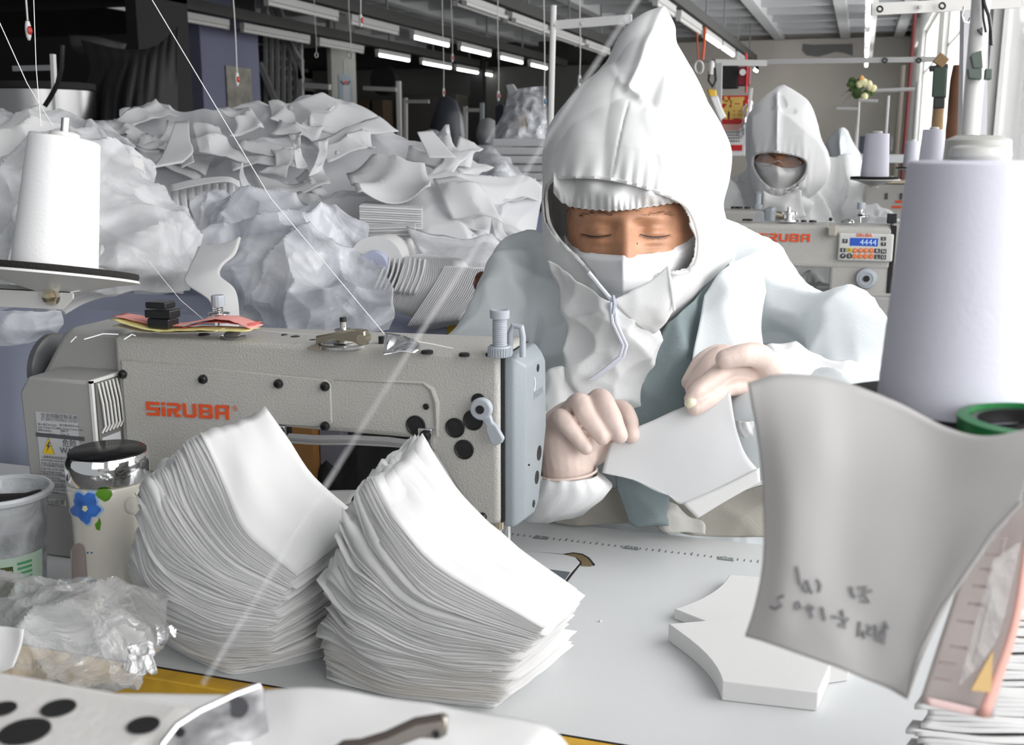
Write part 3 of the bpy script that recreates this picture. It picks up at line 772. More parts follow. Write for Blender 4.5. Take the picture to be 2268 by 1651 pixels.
obj('ruler_ticks', rm, mat('ruler_grey', (.17, .18, .18), .6), tb, smooth=False, stuff=True)
RG = mat('ruler_tag_grey', (.22, .25, .24), .6)
for px, py, s_ in [(1198, 1192, '0'), (1398, 1215, '10'), (1608, 1239, '20'), (1840, 1262, '30')]:
    p = onz(px, py, ZT)
    pl_ = [(p.x - .010, p.y - .005, ZT + .0004), (p.x + .010, p.y - .005, ZT + .0004), (p.x + .008, p.y + .005, ZT + .0004), (p.x - .008, p.y + .005, ZT + .0004)]
    g = obj('ruler_tag', MB().prism(pl_, (0, 0, .0005)), RG, tb, smooth=False)
    obj('ruler_number', text_mb(s_, .010, (p.x, p.y, ZT + .001), (-1, 0, 0), (0, -1, 0), .0003), TABLEW, tb, smooth=False)
for px, py in [(1330, 1378), (705, 1205)]:
    p = onz(px, py, ZT); obj('lint_speck', MB().ball(p + V(0, 0, .001), .0015, 6, 4), WHITE, tb)


# ------------------------------------------------------------------ sewing machine (seen from the back)
def screw(p, ax, r, parent, m_=BLACKP, h=.004, name='screw'):
    prof = [(r, 0), (r, h * .5), (r * .75, h * .95), (r * .4, h), (r * .38, h * .5), (0, h * .45)]
    return obj(name, MB().lathe(prof, p, ax=ax, seg=18), m_, parent)


def blockletters(word, o, xd, zd, h, parent, m_, nrm, th=.0009, name='logo', shear=0.0):
    """square-cut wordmark; o lower-left, h cap height"""
    G = {'S': [(0, 0, 4, 1), (3, 1, 4, 3), (0, 2, 4, 3), (0, 3, 1, 5), (0, 4, 4, 5)],
         'i': [(0, 0, 1, 3.3), (0, 4, 1, 5)],
         'R': [(0, 0, 1, 2.9), (0, 4, 3.4, 5), (0.8, 2, 3.4, 2.95), (3, 2.7, 4, 4.6), (2.2, 0, 3.2, 1.2), (1.8, 1, 2.8, 2.2), (2.7, 0, 3.9, .8)],
         'U': [(0, .6, 1, 5), (.5, 0, 3.5, 1), (3, .6, 4, 5)],
         'B': [(0, 0, 1, 5), (0, 4, 3.6, 5), (.8, 2.1, 3.7, 2.9), (0, 0, 3.7, 1), (3, 2.8, 4, 4.6), (3, .4, 4, 2.2)],
         'A': [(0, 0, 1, 4.5), (.4, 4, 4, 5), (3, 0, 4, 4.8), (.8, 1.7, 3.2, 2.6)]}
    Wd = {'S': 4.7, 'i': 1.7, 'R': 4.7, 'U': 4.8, 'B': 4.8, 'A': 4.7}
    u = h / 5; x = 0; o = Vector(o); xd = Vector(xd); zd = Vector(zd); nn = Vector(nrm) * th
    for ch in word:
        mb = MB(); kk = 0
        for (x0, y0, x1, y1) in G[ch]:
            P = [(x + x0, y0), (x + x1, y0), (x + x1, y1), (x + x0, y1)]; kk += 1
            mb.prism([o + xd * (a * u * 1.36) + zd * (b * u) for a, b in P], nn * (1 + .06 * kk))
        obj(name, mb, m_, parent, smooth=False)
        x += Wd[ch]


def thread_tension(p, parent, s_=1.0):
    obj('tension_knob', MB().lathe([(r * s_, h * s_) for r, h in [(.008, .028), (.0085, .03), (.0085, .04), (.0075, .042), (0, .042)]], p, seg=14), GREYL, parent, angle=20)
    obj('tension_spring', MB().tube([p + Vector((math.cos(q) * .005 * s_, math.sin(q) * .005 * s_, (.018 + q * .0004) * s_)) for q in [i * .5 for i in range(50)]], .0008 * s_, 5), STEEL, parent)
    obj('tension_disc', MB().lathe([(r * s_, h * s_) for r, h in [(.002, .0), (.002, .012), (.014, .013), (.014, .0145), (.003, .016), (.013, .0185), (.013, .02), (.002, .021), (.002, .03)]], p, seg=24), STEEL, parent)


m1 = empty('sewing_machine', (-.65, 1.14, ZT), 'beige-grey industrial sewing machine with orange lettering, seen from the back', 'sewing machine')
YF_ = 1.10; YB_ = 1.205
# casting outline in the x/z plane
body = [(-.862, 1.028), (-.366, 1.036), (-.362, 1.03), (-.362, .838), (-.392, .836), (-.432, .895), (-.452, .924), (-.470, .930),
        (-.640, .930), (-.690, .924), (-.715, .900), (-.722, .80), (-.722, ZT), (-.862, ZT)]
o = obj('body', MB().prism([(x, YF_, z) for x, z in body], (0, YB_ - YF_, 0)), ENAMEL, m1, bevel=.010, bseg=4, angle=60)
# raised field and cover plate on the back of the arm
cover = [(-.850, 1.0), (-.573, .9935), (-.566, .987), (-.566, .942), (-.573, .936), (-.640, .934), (-.700, .928), (-.724, .90), (-.728, .86), (-.850, .86)]
obj('cover_plate', MB().prism([(x, YF_ - .004, z) for x, z in cover], (0, .004, 0)), ENAMEL, m1, bevel=.0015, angle=50, label='flat cover plate carrying the wordmark')
recess = [(-.562, .9935), (-.452, .9965), (-.440, .988), (-.437, .96), (-.437, .936), (-.445, .932), (-.562, .935)]
obj('recess_rim', MB().tube([(x, YF_ - .0005, z) for x, z in [(-.562, .9935), (-.452, .9965), (-.442, .990), (-.4365, .975), (-.4365, .936)]], [.001, .002, .003, .0035, .002], 8), ENAMEL, m1)
# orange wordmark
a = ony(326, 920, YF_ - .0045); c = ony(517, 930, YF_ - .0045); xd = (c - a).normalized(); h = (ony(326, 888, YF_) - a).length
blockletters('SiRUBA', a, xd, (0, 0, 1), h * .97, m1, ORANGE, (0, -1, 0))
p = ony(521, 905, YF_ - .0045)
obj('registered_mark', MB().tube([p + Vector((math.cos(q) * .003, -.0003, math.sin(q) * .003)) for q in [i * math.pi / 8 for i in range(17)]], .0003, 4, caps=False), ORANGE, m1)
obj('registered_letter', text_mb('R', .004, p + V(0, -.0003, 0), (1, 0, 0), (0, 0, 1), .0002), ORANGE, m1, smooth=False)
for x, y in [(273, 829), (451, 840), (618, 850), (721, 856), (721, 944)]:
    screw(ony(x, y, YF_ - .004), (0, -1, 0), .0056, m1, h=.006)
for x, y in [(619, 958), (943, 965)]:
    pp = ony(x, y, YF_ - .002)
    obj('cable_clip', MB().box((pp.x - .009, pp.y - .003, pp.z - .016), (pp.x + .009, pp.y + .003, pp.z + .009)), STEEL, m1, smooth=False, bevel=.002)
    screw(ony(x, y, YF_ - .006), (0, -1, 0), .0066, m1, h=.006)
for x, y, r in [(921, 943, .0105), (944, 901, .0032), (1008, 948, .0102), (1048, 931, .0105), (1028, 996, .0102), (1060, 888, .0075), (1172, 1030, .001)]:
    pp = ony(x, y, YF_ - .0008)
    obj('hole_plug', MB().lathe([(r * 1.12, .0), (r * 1.12, .001), (r, .0014), (r * .92, .0004), (r * .6, .0002), (0, .0008)], pp, ax=(0, -1, 0), seg=24), HOLE if r > .004 else BLACKP, m1)
# top furniture: plugs, caps
for x, y, r in [(946, 781, .007), (1040, 779, .0095), (1028, 787, .006), (1083, 787, .004), (693, 757, .005), (654, 749, .006), (452, 742, .007), (167, 760, .0), (630, 745, .004)]:
    if r == 0: continue
    pp = onz(x, y, 1.032 if x > 700 else 1.030)
    obj('top_plug', MB().lathe([(r, .0), (r, .0025), (r * .8, .0035), (0, .0035)], pp + V(0, 0, -.001), seg=20), BLACKP, m1)
pp = onz(760, 766, 1.031)
obj('winder_plate', MB().lathe([(.030, 0), (.030, .003), (.026, .004), (.022, .002), (0, .002)], pp, seg=32), STEEL, m1)
obj('winder_wheel', MB().lathe([(.0, .002), (.012, .003), (.014, .012), (.009, .013), (.011, .018), (.006, .020), (.004, .020), (.004, .027), (0, .027)], pp + V(-.002, .006, 0), seg=24), STEEL, m1)
obj('winder_pin', MB().cyl(pp + V(-.002, .006, .025), pp + V(-.002, .006, .032), .004), BLACKP, m1)
q0 = W(708, 756, 1.235); q1 = W(802, 752, 1.20)
obj('winder_lever', MB().prism([q0 + V(-.004, -.003, -.004), q0 + V(-.004, -.003, .006), q0.lerp(q1, .35) + V(0, -.003, .009), q0.lerp(q1, .8) + V(0, -.003, .012), q1 + V(.004, -.003, .010), q1 + V(.006, -.003, -.002), q1 + V(.0, -.003, -.008), q0.lerp(q1, .8) + V(0, -.003, -.002), q0.lerp(q1, .3) + V(0, -.003, .001)], (0, .012, 0)), BRASS, m1, bevel=.0015)
obj('lever_pivot', MB().cyl(q1 + V(.001, -.005, .001), q1 + V(.001, .010, .001), .0055), BRASS, m1)
obj('lever_foot', MB().box(tuple(q0 + V(-.014, -.004, -.010)), tuple(q0 + V(.004, .012, -.007))), BRASS, m1, smooth=False)


# thread guide: bent, polished plate
def thread_guide(G, parent, nm='thread_guide', th=.0015):
    return obj(nm, MB().grid(surf(G, 16, 10)), mat('polished_plate', (.86, .86, .87), .16, metal=1), parent, solid=th, angle=30)


thread_guide([[(853, 738, 1.2), (890, 744, 1.21), (922, 757, 1.215), (931, 770, 1.215)],
              [(851, 760, 1.19), (885, 765, 1.20), (912, 768, 1.20), (931, 772, 1.20)],
              [(849, 783, 1.185), (872, 776, 1.19), (900, 770, 1.19), (928, 776, 1.19)],
              [(848, 786, 1.18), (866, 784, 1.185), (890, 779, 1.185), (918, 783, 1.185)]], m1)
for x, y in [(864, 747), (889, 749), (914, 755)]:
    obj('guide_eyelet', MB().lathe([(.003, 0), (.003, .001), (.0015, .001), (.0015, 0)], W(x, y, 1.19), ax=-FW, seg=12, closed=True), mat('eyelet%d' % x, (.2, .2, .2), .3, metal=1), m1)
pp = onz(913, 772, 1.034); obj('guide_plug', MB().lathe([(.006, 0), (.006, .006), (0, .007)], pp, seg=14), BLACKP, m1)
obj('guide_post', MB().cyl(onz(846, 768, 1.03), onz(846, 768, 1.03) + V(0, 0, .012), .004), BLACKP, m1)
# presser regulator (ribbed grey screw) and hook
pp = onz(1107, 790, 1.034)
prof = [(.0105, 0), (.0125, .001), (.0125, .010), (.0115, .012), (.0075, .012)]
for k in range(14): prof += [(.0082, .013 + k * .002), (.0074, .014 + k * .002)]
prof += [(.0075, .041), (.0105, .042), (.0108, .050), (.0095, .051), (.006, .050), (0, .048)]
obj('presser_regulator', MB().lathe(prof, pp, seg=28), GREYL, m1, angle=25)
kn = MB()
for k in range(28):
    q = 2 * math.pi * k / 28; d = Vector((math.cos(q), math.sin(q), 0)); kn.bar(pp + d * .0125 + V(0, 0, .001), pp + d * .0125 + V(0, 0, .0105), .0012, .0016)
obj('regulator_knurling', kn, GREYL, m1, smooth=False)
hk = onz(1143, 784, 1.034)
obj('hook_bracket', MB().tube([hk + V(-.007, 0, 0), hk + V(-.007, 0, .022), hk + V(-.003, 0, .031), hk + V(.006, 0, .030), hk + V(.0075, 0, .02), hk + V(.0075, 0, -.003)], .0036, 10), GREYL, m1)
# faceplate on the needle end
fpo = [(1.108, 1.030), (1.190, 1.032), (1.205, 1.020), (1.212, .93), (1.196, .888), (1.180, .838), (1.160, .828), (1.108, .834)]
X0 = -.361; X1 = -.338
vs = []
inset = [(1.122, 1.018), (1.186, 1.020), (1.198, 1.010), (1.203, .93), (1.188, .89), (1.172, .846), (1.156, .838), (1.120, .842)]
n = len(fpo)
fm = MB().add([(X0, y, z) for y, z in fpo] + [(X0 + .012, y, z) for y, z in fpo] + [(X1, y, z) for y, z in inset],
              [tuple(range(n)), tuple(range(3 * n - 1, 2 * n - 1, -1))] + [(i + k * n, i + (k + 1) * n, (i + 1) % n + (k + 1) * n, (i + 1) % n + k * n) for i in range(n) for k in (0, 1)])
obj('faceplate', fm, GREYP, m1, bevel=.003, bseg=3, angle=50, label='blue-grey plastic faceplate on the needle end')
for (y, z) in [(1.165, 1.008), (1.150, .850)]: obj('faceplate_screw', MB().lathe([(.0045, 0), (.0045, .001), (.002, .0014), (0, .0006)], (X1 - .0003, y, z), ax=(1, 0, 0), seg=14), BLACKP, m1)
for (y, z, r) in [(1.172, .905, .009), (1.163, .878, .008)]: obj('faceplate_hole', MB().lathe([(r, 0), (r, .0008), (0, .0004)], (X1 - .0003, y, z), ax=(1, 0, 0), seg=18), HOLE, m1)
obj('embossed_mark', text_mb('SIRUBA', .012, (X1 + .0002, 1.168, .978), (0, 1, 0), (0, 0, 1), .0005), GREYP, m1, smooth=False)
obj('thread_slot', MB().tube([(X1 + .0004, 1.150, 1.0), (X1 + .0008, 1.152, .993), (X1 + .0004, 1.150, .984)], .0008, 6), PAPERW, m1)
# seam line beside the faceplate
obj('faceplate_gasket', MB().box((-.3625, YF_ + .004, .840), (-.3605, YB_ - .004, 1.031)), BLACKM, m1, smooth=False)
# presser-foot lifting lever
c0 = ony(1066, 906, YF_ - .012); c1 = ony(1103, 984, YF_ - .016); dd = (c1 - c0).normalized(); sd = dd.cross(V(0, 1, 0)).normalized()
L = (c1 - c0).length
mb = MB().lathe([(.0, -.006), (.012, -.006), (.0125, .002), (.0115, .004), (0, .004)], c0, ax=(0, -1, 0), seg=28)
obj('lever_hub', mb, GREYL, m1, bevel=.0012)
obj('lifting_lever', MB().prism([c0 + dd * L * t + sd * w for t, w in [(.05, .007), (.45, .0045), (.55, .0072), (.95, .0085), (1.02, .004), (1.02, -.004), (.95, -.0085), (.55, -.0072), (.45, -.0045), (.05, -.007)]], (0, .007, 0)), GREYL, m1, bevel=.002, bseg=3)
obj('lever_bolt', MB().cyl(c0 + V(0, -.003, 0), c0 + V(0, -.0052, 0), .0048), BLACKP, m1)
# bars under the head
obj('presser_bracket', MB().prism([ony(x, y, YF_ + .002) for x, y in [(1050, 1142), (1062, 1132), (1078, 1134), (1084, 1146), (1084, 1166), (1080, 1176), (1062, 1172), (1050, 1160)]], (0, .012, 0)), BLACKP, m1, bevel=.002)
screw(ony(1069, 1145, YF_), (0, -1, 0), .005, m1)
pp = V(-.378, 1.15, .80)
obj('needle_clamp', MB().cyl(V(-.380, 1.15, .838), V(-.380, 1.15, .815), .006), BRASS, m1)
obj('presser_bar', MB().cyl(V(-.380, 1.15, .815), V(-.380, 1.15, .775), .0035), STEEL, m1)
obj('needle_bar', MB().cyl(V(-.366, 1.14, .838), V(-.366, 1.14, .805), .0035), STEEL, m1)
obj('needle', MB().cyl(V(-.366, 1.14, .805), V(-.366, 1.14, .757), .0008), STEEL, m1)
obj('presser_foot', MB().box((-.392, 1.135, .757), (-.366, 1.165, .762)).box((-.384, 1.146, .762), (-.376, 1.154, .776)), STEEL, m1, smooth=False, bevel=.001)
# cable under the arm
cab = [(640, 968, 1.262), (700, 972, 1.25), (780, 972, 1.24), (860, 976, 1.23), (925, 985, 1.215), (960, 1008, 1.21), (985, 1050, 1.21), (1012, 1100, 1.215), (1040, 1135, 1.22)]
obj('cable', MB().tube([W(x, y, d) for x, y, d in cab], .0042, 8), mat('cable_grey', (.25, .25, .25), .45), m1)
obj('cable', MB().tube([W(x, y + 9 - (4 if x > 900 else 0), d + .004) for x, y, d in cab], .0028, 8), mat('cable_grey2', (.33, .33, .32), .45), m1)
# bed plate set into the tabletop
bo = [(1155, 1223), (1250, 1232), (1274, 1238), (1284, 1249), (1262, 1274), (1240, 1304)]
def floor_poly(P, dx=0, dy=0, z=ZT): return [V(*(list(onz(x + dx, y + dy, ZT))[:2] + [z])) for x, y in P]
obj('bed_gap', MB().prism([V(-.90, 1.245, ZT)] + floor_poly([(1153, 1221), (1251, 1229), (1277, 1236), (1288, 1249), (1266, 1277), (1243, 1308)]) + [V(-.34, 1.05, ZT), V(-.90, 1.05, ZT)], (0, 0, .0006)), BLACKM, m1, smooth=False)
obj('bed', MB().prism([V(-.898, 1.242, ZT)] + floor_poly(bo) + [V(-.345, 1.053, ZT), V(-.898, 1.053, ZT)], (0, 0, .0018)), TABLEW, m1, smooth=False)
obj('bed_slide', MB().prism(floor_poly([(1120, 1254), (1190, 1262), (1263, 1272), (1246, 1296), (1180, 1300), (1060, 1290)], z=ZT + .0015), (0, 0, .0010)), mat('slide_grey', (.12, .14, .16), .3), m1, smooth=False)
obj('bed_corner', MB().prism(floor_poly([(1244, 1230), (1268, 1227), (1288, 1229), (1302, 1236), (1315, 1251), (1309, 1256), (1288, 1255), (1288, 1247), (1276, 1237), (1252, 1231)], z=ZT + .0006), (0, 0, .0008)), mat('hinge_brown', (.20, .15, .08), .5), m1, smooth=False)
obj('corner_edge', MB().tube([onz(x, y, ZT + .0012) for x, y in [(1250, 1229), (1270, 1226), (1290, 1229), (1304, 1237), (1316, 1252)]], .0012, 6), BLACKP, m1)

# motor housing and control box at the left end
hb = [(-.990, ZT + .0), (-.995, .760), (-1.004, .955), (-.985, .978), (-.955, 1.022), (-.940, 1.032), (-.866, 1.029), (-.866, ZT)]
obj('motor_housing', MB().prism([(x, YF_ + .02, z) for x, z in hb], (0, YB_ - YF_ - .01, 0)), ENAMEL2, m1, bevel=.008, bseg=3, angle=60)
bx0 = ony(60, 990, 1.052).x; bx1 = ony(212, 990, 1.052).x; zt = ony(150, 842, 1.052).z
cb = [(bx0 + .012, ZT), (bx0, ZT + .02), (bx0 - .004, zt - .02), (bx0 + .010, zt), (bx1, zt), (bx1, ZT)]
obj('control_box', MB().prism([(x, 1.052, z) for x, z in cb], (0, .085, 0)), ENAMEL2, m1, bevel=.004, bseg=3, angle=60, label='grey servo control box with a warning label')
obj('box_lip', MB().box((bx1 - .001, 1.050, ZT), (bx1 + .003, 1.054, zt + .001)).box((bx1 - .001, 1.050, zt - .002), (bx1 + .003, 1.12, zt + .002)), PAINTW, m1, smooth=False)
ym = 1.056
for k in range(6):
    yy = 1.062 + k * .0068
    obj('cooling_fin', MB().tube([(bx1 + .003, yy, zt - .004), (bx1 + .006, yy + .002, zt - .03), (bx1 + .006, yy + .004, zt - .058), (bx1 + .003, yy + .0, zt - .066)], .0014, 6), PAINTW, m1)
obj('fin_recess', MB().box((bx1 + .0005, 1.058, ZT), (bx1 + .002, 1.112, zt - .002)), mat('fin_dark', (.16, .16, .155), .5), m1, smooth=False)
obj('side_label', MB().box((bx1 + .002, 1.062, zt - .118), (bx1 + .003, 1.096, zt - .072)), LABELW, m1, smooth=False)
for k in range(3): obj('side_label_text', MB().box((bx1 + .003, 1.066 + .008 * k, zt - .11), (bx1 + .0034, 1.071 + .008 * k, zt - .08)), mat('blueprint%d' % k, (.25, .36, .42), .6), m1, smooth=False)
# handwheel showing at the far left
obj('handwheel', MB().lathe([(.0, 0), (.042, .0), (.048, .004), (.048, .012), (.042, .016), (0, .018)], (-1.0, 1.165, .965), ax=(-1, 0, 0), seg=36), mat('wheel_grey', (.09, .095, .10), .4), m1)
obj('handwheel_bolt', MB().lathe([(.006, 0), (.006, .004), (0, .005)], (-1.019, 1.15, .985), ax=(-1, 0, 0), seg=12), STEEL, m1)
# switch
sw = onz(168, 806, zt)
obj('rocker_switch', MB().box((sw.x - .022, sw.y - .008, zt), (sw.x + .022, sw.y + .010, zt + .003)).prism([(sw.x - .012, sw.y - .005, zt + .003), (sw.x - .005, sw.y - .005, zt + .013), (sw.x + .008, sw.y - .005, zt + .007), (sw.x + .013, sw.y - .005, zt + .003)], (0, .012, 0)), BLACKP, m1, smooth=False, bevel=.0006)
# labels on the control box
YL = 1.0515
def lab(x0, y0, x1, y1, m_, name, off=0.0, th=.0006):
    a = ony(x0, y0, YL - off); c = ony(x1, y1, YL - off)
    return obj(name, MB().box((a.x, YL - off - th, c.z), (c.x, YL - off, a.z)), m_, m1, smooth=False)
lab(79, 912, 186, 1098, LABELW, 'warning_label')
lab(80, 967, 186, 968.5, INK, 'label_rule', .0006, .0002)
a = ony(107, 1003, YL - .0008); tri = [ony(x, y, YL - .0006) for x, y in [(107, 970), (95, 1005), (121, 1007)]]
obj('warning_triangle', MB().prism(tri, (0, -.0004, 0)), YELW, m1, smooth=False)
obj('triangle_border', MB().tube(tri + [tri[0]], .0005, 4), INK, m1)
obj('lightning_bolt', MB().prism([ony(x, y, YL - .0011) for x, y in [(108, 979), (103, 990), (107, 990), (103, 1001), (112, 987), (108, 987), (111, 980)]], (0, -.0003, 0)), INK, m1, smooth=False)
def t1(s_, x, y, size, al='LEFT', m_=INK, nm='label_text', bold=.0):
    obj(nm, text_mb(s_, size, ony(x, y, YL - .0012), (1, 0, .01), (0, 0, 1), .0001, bold, al), m_, m1, smooth=False)
t1('交流伺服控制系统', 131, 924, .0068, 'CENTER'); t1('AC SERVO CONTROL SYSTEM', 131, 932, .0040, 'CENTER')
t1('输入电压:AC220V', 84, 940, .0036); t1('Input Voltage: AC220V', 84, 946, .0034); t1('频率:50/60Hz', 84, 953, .0036); t1('Frequency: 50/60Hz', 84, 960, .0034)
t1('最大输出电流:10A', 132, 942, .0036); t1('Max. Output Current:10A', 128, 949, .0034); t1('相数:1P', 134, 955, .0036); t1('Phase: 1P', 134, 962, .0034)
t1('危险', 154, 984, .0105, 'CENTER'); t1('WARNING', 133, 998, .0105, bold=.0001)
for k, s_ in enumerate(['1.请确保接地连接可靠', 'potentially hazardous', 'cause of electric shock', '2.切勿带电打开控制箱', 'keep the cover closed', 'high voltage inside', '3.断电后五分钟再操作', 'wait five minutes', '4.请由专业人员维修', 'trained persons only', '5.严禁在潮湿处使用', 'keep away from water', 'or damp places']):
    t1(s_, 91, 1012 + 6.3 * k, .0042)
lab(105, 1104, 146, 1121, PAPERW, 'barcode_label', .0, .0005)
bc = MB(); rr = random.Random(2); x = 107
while x < 144:
    w_ = rr.choice([.7, 1.1, 1.6]); a = ony(x, 1109, YL - .0007); c = ony(x + w_, 1119, YL - .0007); bc.box((a.x, YL - .0009, c.z), (c.x, YL - .0006, a.z)); x += w_ + rr.choice([.7, 1.0])
obj('barcode', bc, INK, m1, smooth=False)
t1('EB7271198-11V431', 107, 1106.5, .0032)
# things on the machine top
thread_tension(onz(487, 738, 1.031) + V(0, 0, .005), m1)
obj('sight_glass', MB().lathe([(.016, 0), (.016, .002), (.011, .003), (.010, .006), (.006, .009), (0, .0095)], onz(516, 748, 1.031), seg=24), mat('sight_glass', (.12, .12, .12), .1, coat=1), m1)
# coloured tickets, magnets and needles lying on top (separate things)
TK = [([(252, 700), (370, 722), (480, 705), (560, 728)], -0.004, 14, PINKP, 'pink ticket slip with a frayed end lying on the machine top'),
      ([(262, 715), (360, 732), (450, 718), (550, 722)], 0.004, 12, mat('red_paper', (.55, .12, .10), .7), 'dark red ticket slip between the pink and the yellow ones'),
      ([(258, 706), (350, 728), (455, 730), (560, 729)], -.012, 16, YELP, 'yellow ticket slip lowest of the pile on the machine'),
      ([(248, 722), (330, 738), (430, 738), (480, 733)], .0, 10, mat('cream_paper', (.72, .70, .60), .7), 'cream ticket slip at the left front of the pile')]
for k, (pts, dd_, w_, m_, lb) in enumerate(TK):
    dz = .007 - .0016 * k
    G = []
    for i in range(25):
        u = i / 24; c_ = cr([np.array((x, y, 1.34 - .03 * j), float) for j, (x, y) in enumerate(pts)], u)
        c2 = W(c_[0], c_[1], 1.33 - .06 * u); z = max(c2.z, 1.033 + dz)
        G.append([Vector((c2.x, c2.y + q * .028 + dd_, z + .002 * math.sin(9 * u + k) * abs(q - .5) + rr.uniform(-.0006, .0006))) for q in (0, .25, .5, .75, 1)])
    tag(obj('paper_ticket', MB().grid(G), m_, solid=.0008), lb, 'paper', 'coloured ticket slips on the machine')
mg = empty('magnet_stack', tuple(onz(362, 722, 1.045)), 'stack of small black magnets holding needles on top of the tickets', 'magnet')
mp = onz(362, 724, 1.042)
for k, (w_, h_, dx) in enumerate([(.030, .011, 0), (.036, .010, .0), (.028, .008, -.002)]):
    obj('magnet', MB().box((mp.x - w_ / 2 + dx, mp.y - .011, mp.z + .0115 * k), (mp.x + w_ / 2 + dx, mp.y + .011, mp.z + .0115 * k + h_)), BLACKP, mg, smooth=False, bevel=.0015)
for (x0, y0, x1, y1) in [(326, 681, 404, 684), (326, 690, 365, 682)]:
    obj('needle', MB().cyl(W(x0, y0, 1.325), W(x1, y1, 1.315), .0009, .0005, 6), STEEL, mg)
for k, (x0, y0, x1, y1) in enumerate([(157, 758, 170, 748), (186, 752, 262, 741), (275, 752, 300, 744)]):
    a = onz(x0, y0, 1.034); c = onz(x1, y1, 1.034)
    tag(obj('loose_thread', MB().tube([a, a.lerp(c, .5) + V(0, .004, .003), c], .0007, 5), THREAD), ['short curled thread end on the motor cover', 'long thin thread scrap on the motor cover', 'thread scrap beside the coloured tickets'][k], 'thread')

# things seen beneath the arm, beyond the table
tag(obj('black_bundle', displace_mb(MB().grid(surf([[(640, 930, 1.75), (740, 930, 1.7), (850, 925, 1.7), (960, 930, 1.72)], [(640, 1030, 1.7), (740, 1040, 1.66), (850, 1030, 1.66), (960, 1040, 1.7)], [(640, 1140, 1.68), (740, 1150, 1.64), (850, 1150, 1.64), (960, 1150, 1.68)]], 60, 80)), lambda P: facets(P, .05, 8, stretch=(.6, 1, 2)) * .6), mat('black_cloth', (.012, .012, .013), .7), solid=.004),
    'black cloth bundle hanging beyond the table, seen under the machine arm', 'cloth')
a = ony(648, 985, 1.42); c = ony(696, 1075, 1.42)
tag(obj('wooden_post', MB().box((a.x, 1.42, .35), (c.x, 1.45, a.z + .03)), mat('orange_wood', (.36, .17, .05), .6, var=.2, vscale=20), smooth=False), 'orange-brown wooden post seen under the machine arm', 'post')
tag(obj('grey_post', MB().box((c.x + .002, 1.44, .35), (c.x + .035, 1.47, a.z + .03)), mat('lav_grey', (.22, .22, .27), .6), smooth=False), 'lavender-grey strip beside the wooden post under the machine arm', 'post')
tag(obj('fabric_scrap', MB().grid(surf([[(640, 1095, 1.36), (720, 1088, 1.37), (795, 1086, 1.36)], [(640, 1105, 1.34), (720, 1108, 1.35), (782, 1100, 1.35)], [(660, 1130, 1.33), (720, 1125, 1.34), (775, 1115, 1.34)]], 8, 12)), WHITE, solid=.001), 'small white fabric scrap on the table between the two stacks', 'fabric scrap')
# ------------------------------------------------------------------ insulated glass jar with flower decoration
jc = onz(236, 1318, ZT); jc = V(-.775, .965, ZT)
jr = empty('drinking_jar', tuple(jc), 'cream glass drinking jar with blue flower, chrome rim and black glossy lid', 'jar')
H0 = .156
obj('jar_body', MB().lathe([(.040, 0), (.044, .004), (.045, .03), (.0425, .07), (.0425, .10), (.0445, .125), (.0455, .138), (.0445, .143), (.036, .146), (0, .146)], jc, seg=48), CERAM, jr)
obj('chrome_ring', MB().lathe([(.040, .144), (.0435, .146), (.0455, .153), (.0458, .163), (.0445, .172), (.0425, .176), (.041, .176), (0, .174)], jc, seg=56), CHROME, jr)
obj('lid', MB().lathe([(.041, .1755), (.0415, .1775), (.040, .1785), (0, .1785)], jc, seg=56), mat('gloss_black', (.004, .004, .005), .22, spec=.25), jr, label='glossy black lid top')
# painted flower on the wall of the jar: thin inlays following the curved glass
def on_jar(px, py, off):
    r = FW + RT * ((px - CX) / F) - UP * ((py - CY) / F); o_ = Vector((0, 0, CZ)); R = .0452 + off
    dx, dy = o_.x - jc.x, o_.y - jc.y; A = r.x ** 2 + r.y ** 2; B = dx * r.x + dy * r.y; C_ = dx * dx + dy * dy
    t = -B / A
    for _ in range(6):
        z = (o_ + r * t).z - ZT
        R = float(np.interp(z, [0, .004, .03, .07, .10, .125, .138], [.040, .044, .045, .0425, .0425, .0445, .0455])) + off
        disc = B * B - A * (C_ - R * R)
        t = (-B - math.sqrt(max(disc, 0))) / A
    return o_ + r * t
def jar_patch(nm, cx, cy, outline, m_, off, rings=5):
    n = len(outline); G = []
    for i in range(rings + 1):
        f_ = i / rings; G.append([on_jar(cx + (x - cx) * f_, cy + (y - cy) * f_, off) for x, y in outline + [outline[0]]])
    return obj(nm, MB().grid(G), m_, jr)
def petal_outline(cx, cy, s_, n=5, a0=0.2, amp=.28):
    return [(cx + s_ * (1 + amp * math.sin(n * q + a0) + .07 * math.sin(11 * q)) * math.cos(q), cy + s_ * (1.02 + amp * math.sin(n * q + a0) + .07 * math.cos(9 * q)) * math.sin(q) * 1.05) for q in [2 * math.pi * i / 60 for i in range(60)]]
jar_patch('petal_wash', 191, 1123, petal_outline(191, 1123, 34, amp=.16), BLUEL, .0003)
jar_patch('blue_flower', 189, 1124, petal_outline(189, 1124, 30, amp=.15), BLUEP, .0006)
jar_patch('flower_eye', 188, 1127, petal_outline(188, 1127, 6, amp=.1), mat('flower_eye', (.72, .66, .40), .5), .0009, 2)
jar_patch('green_leaf', 232, 1097, [(211, 1094), (218, 1085), (232, 1083), (247, 1088), (249, 1097), (242, 1108), (232, 1112), (222, 1106), (214, 1100)], GREENP, .0006)
jar_patch('green_leaf', 216, 1163, [(220, 1146), (224, 1158), (221, 1176), (213, 1173), (210, 1162), (216, 1156)], GREENP, .0006)
jar_patch('green_leaf', 201, 1290, [(200, 1278), (205, 1284), (204, 1296), (199, 1299), (196, 1288)], GREENP, .0006)
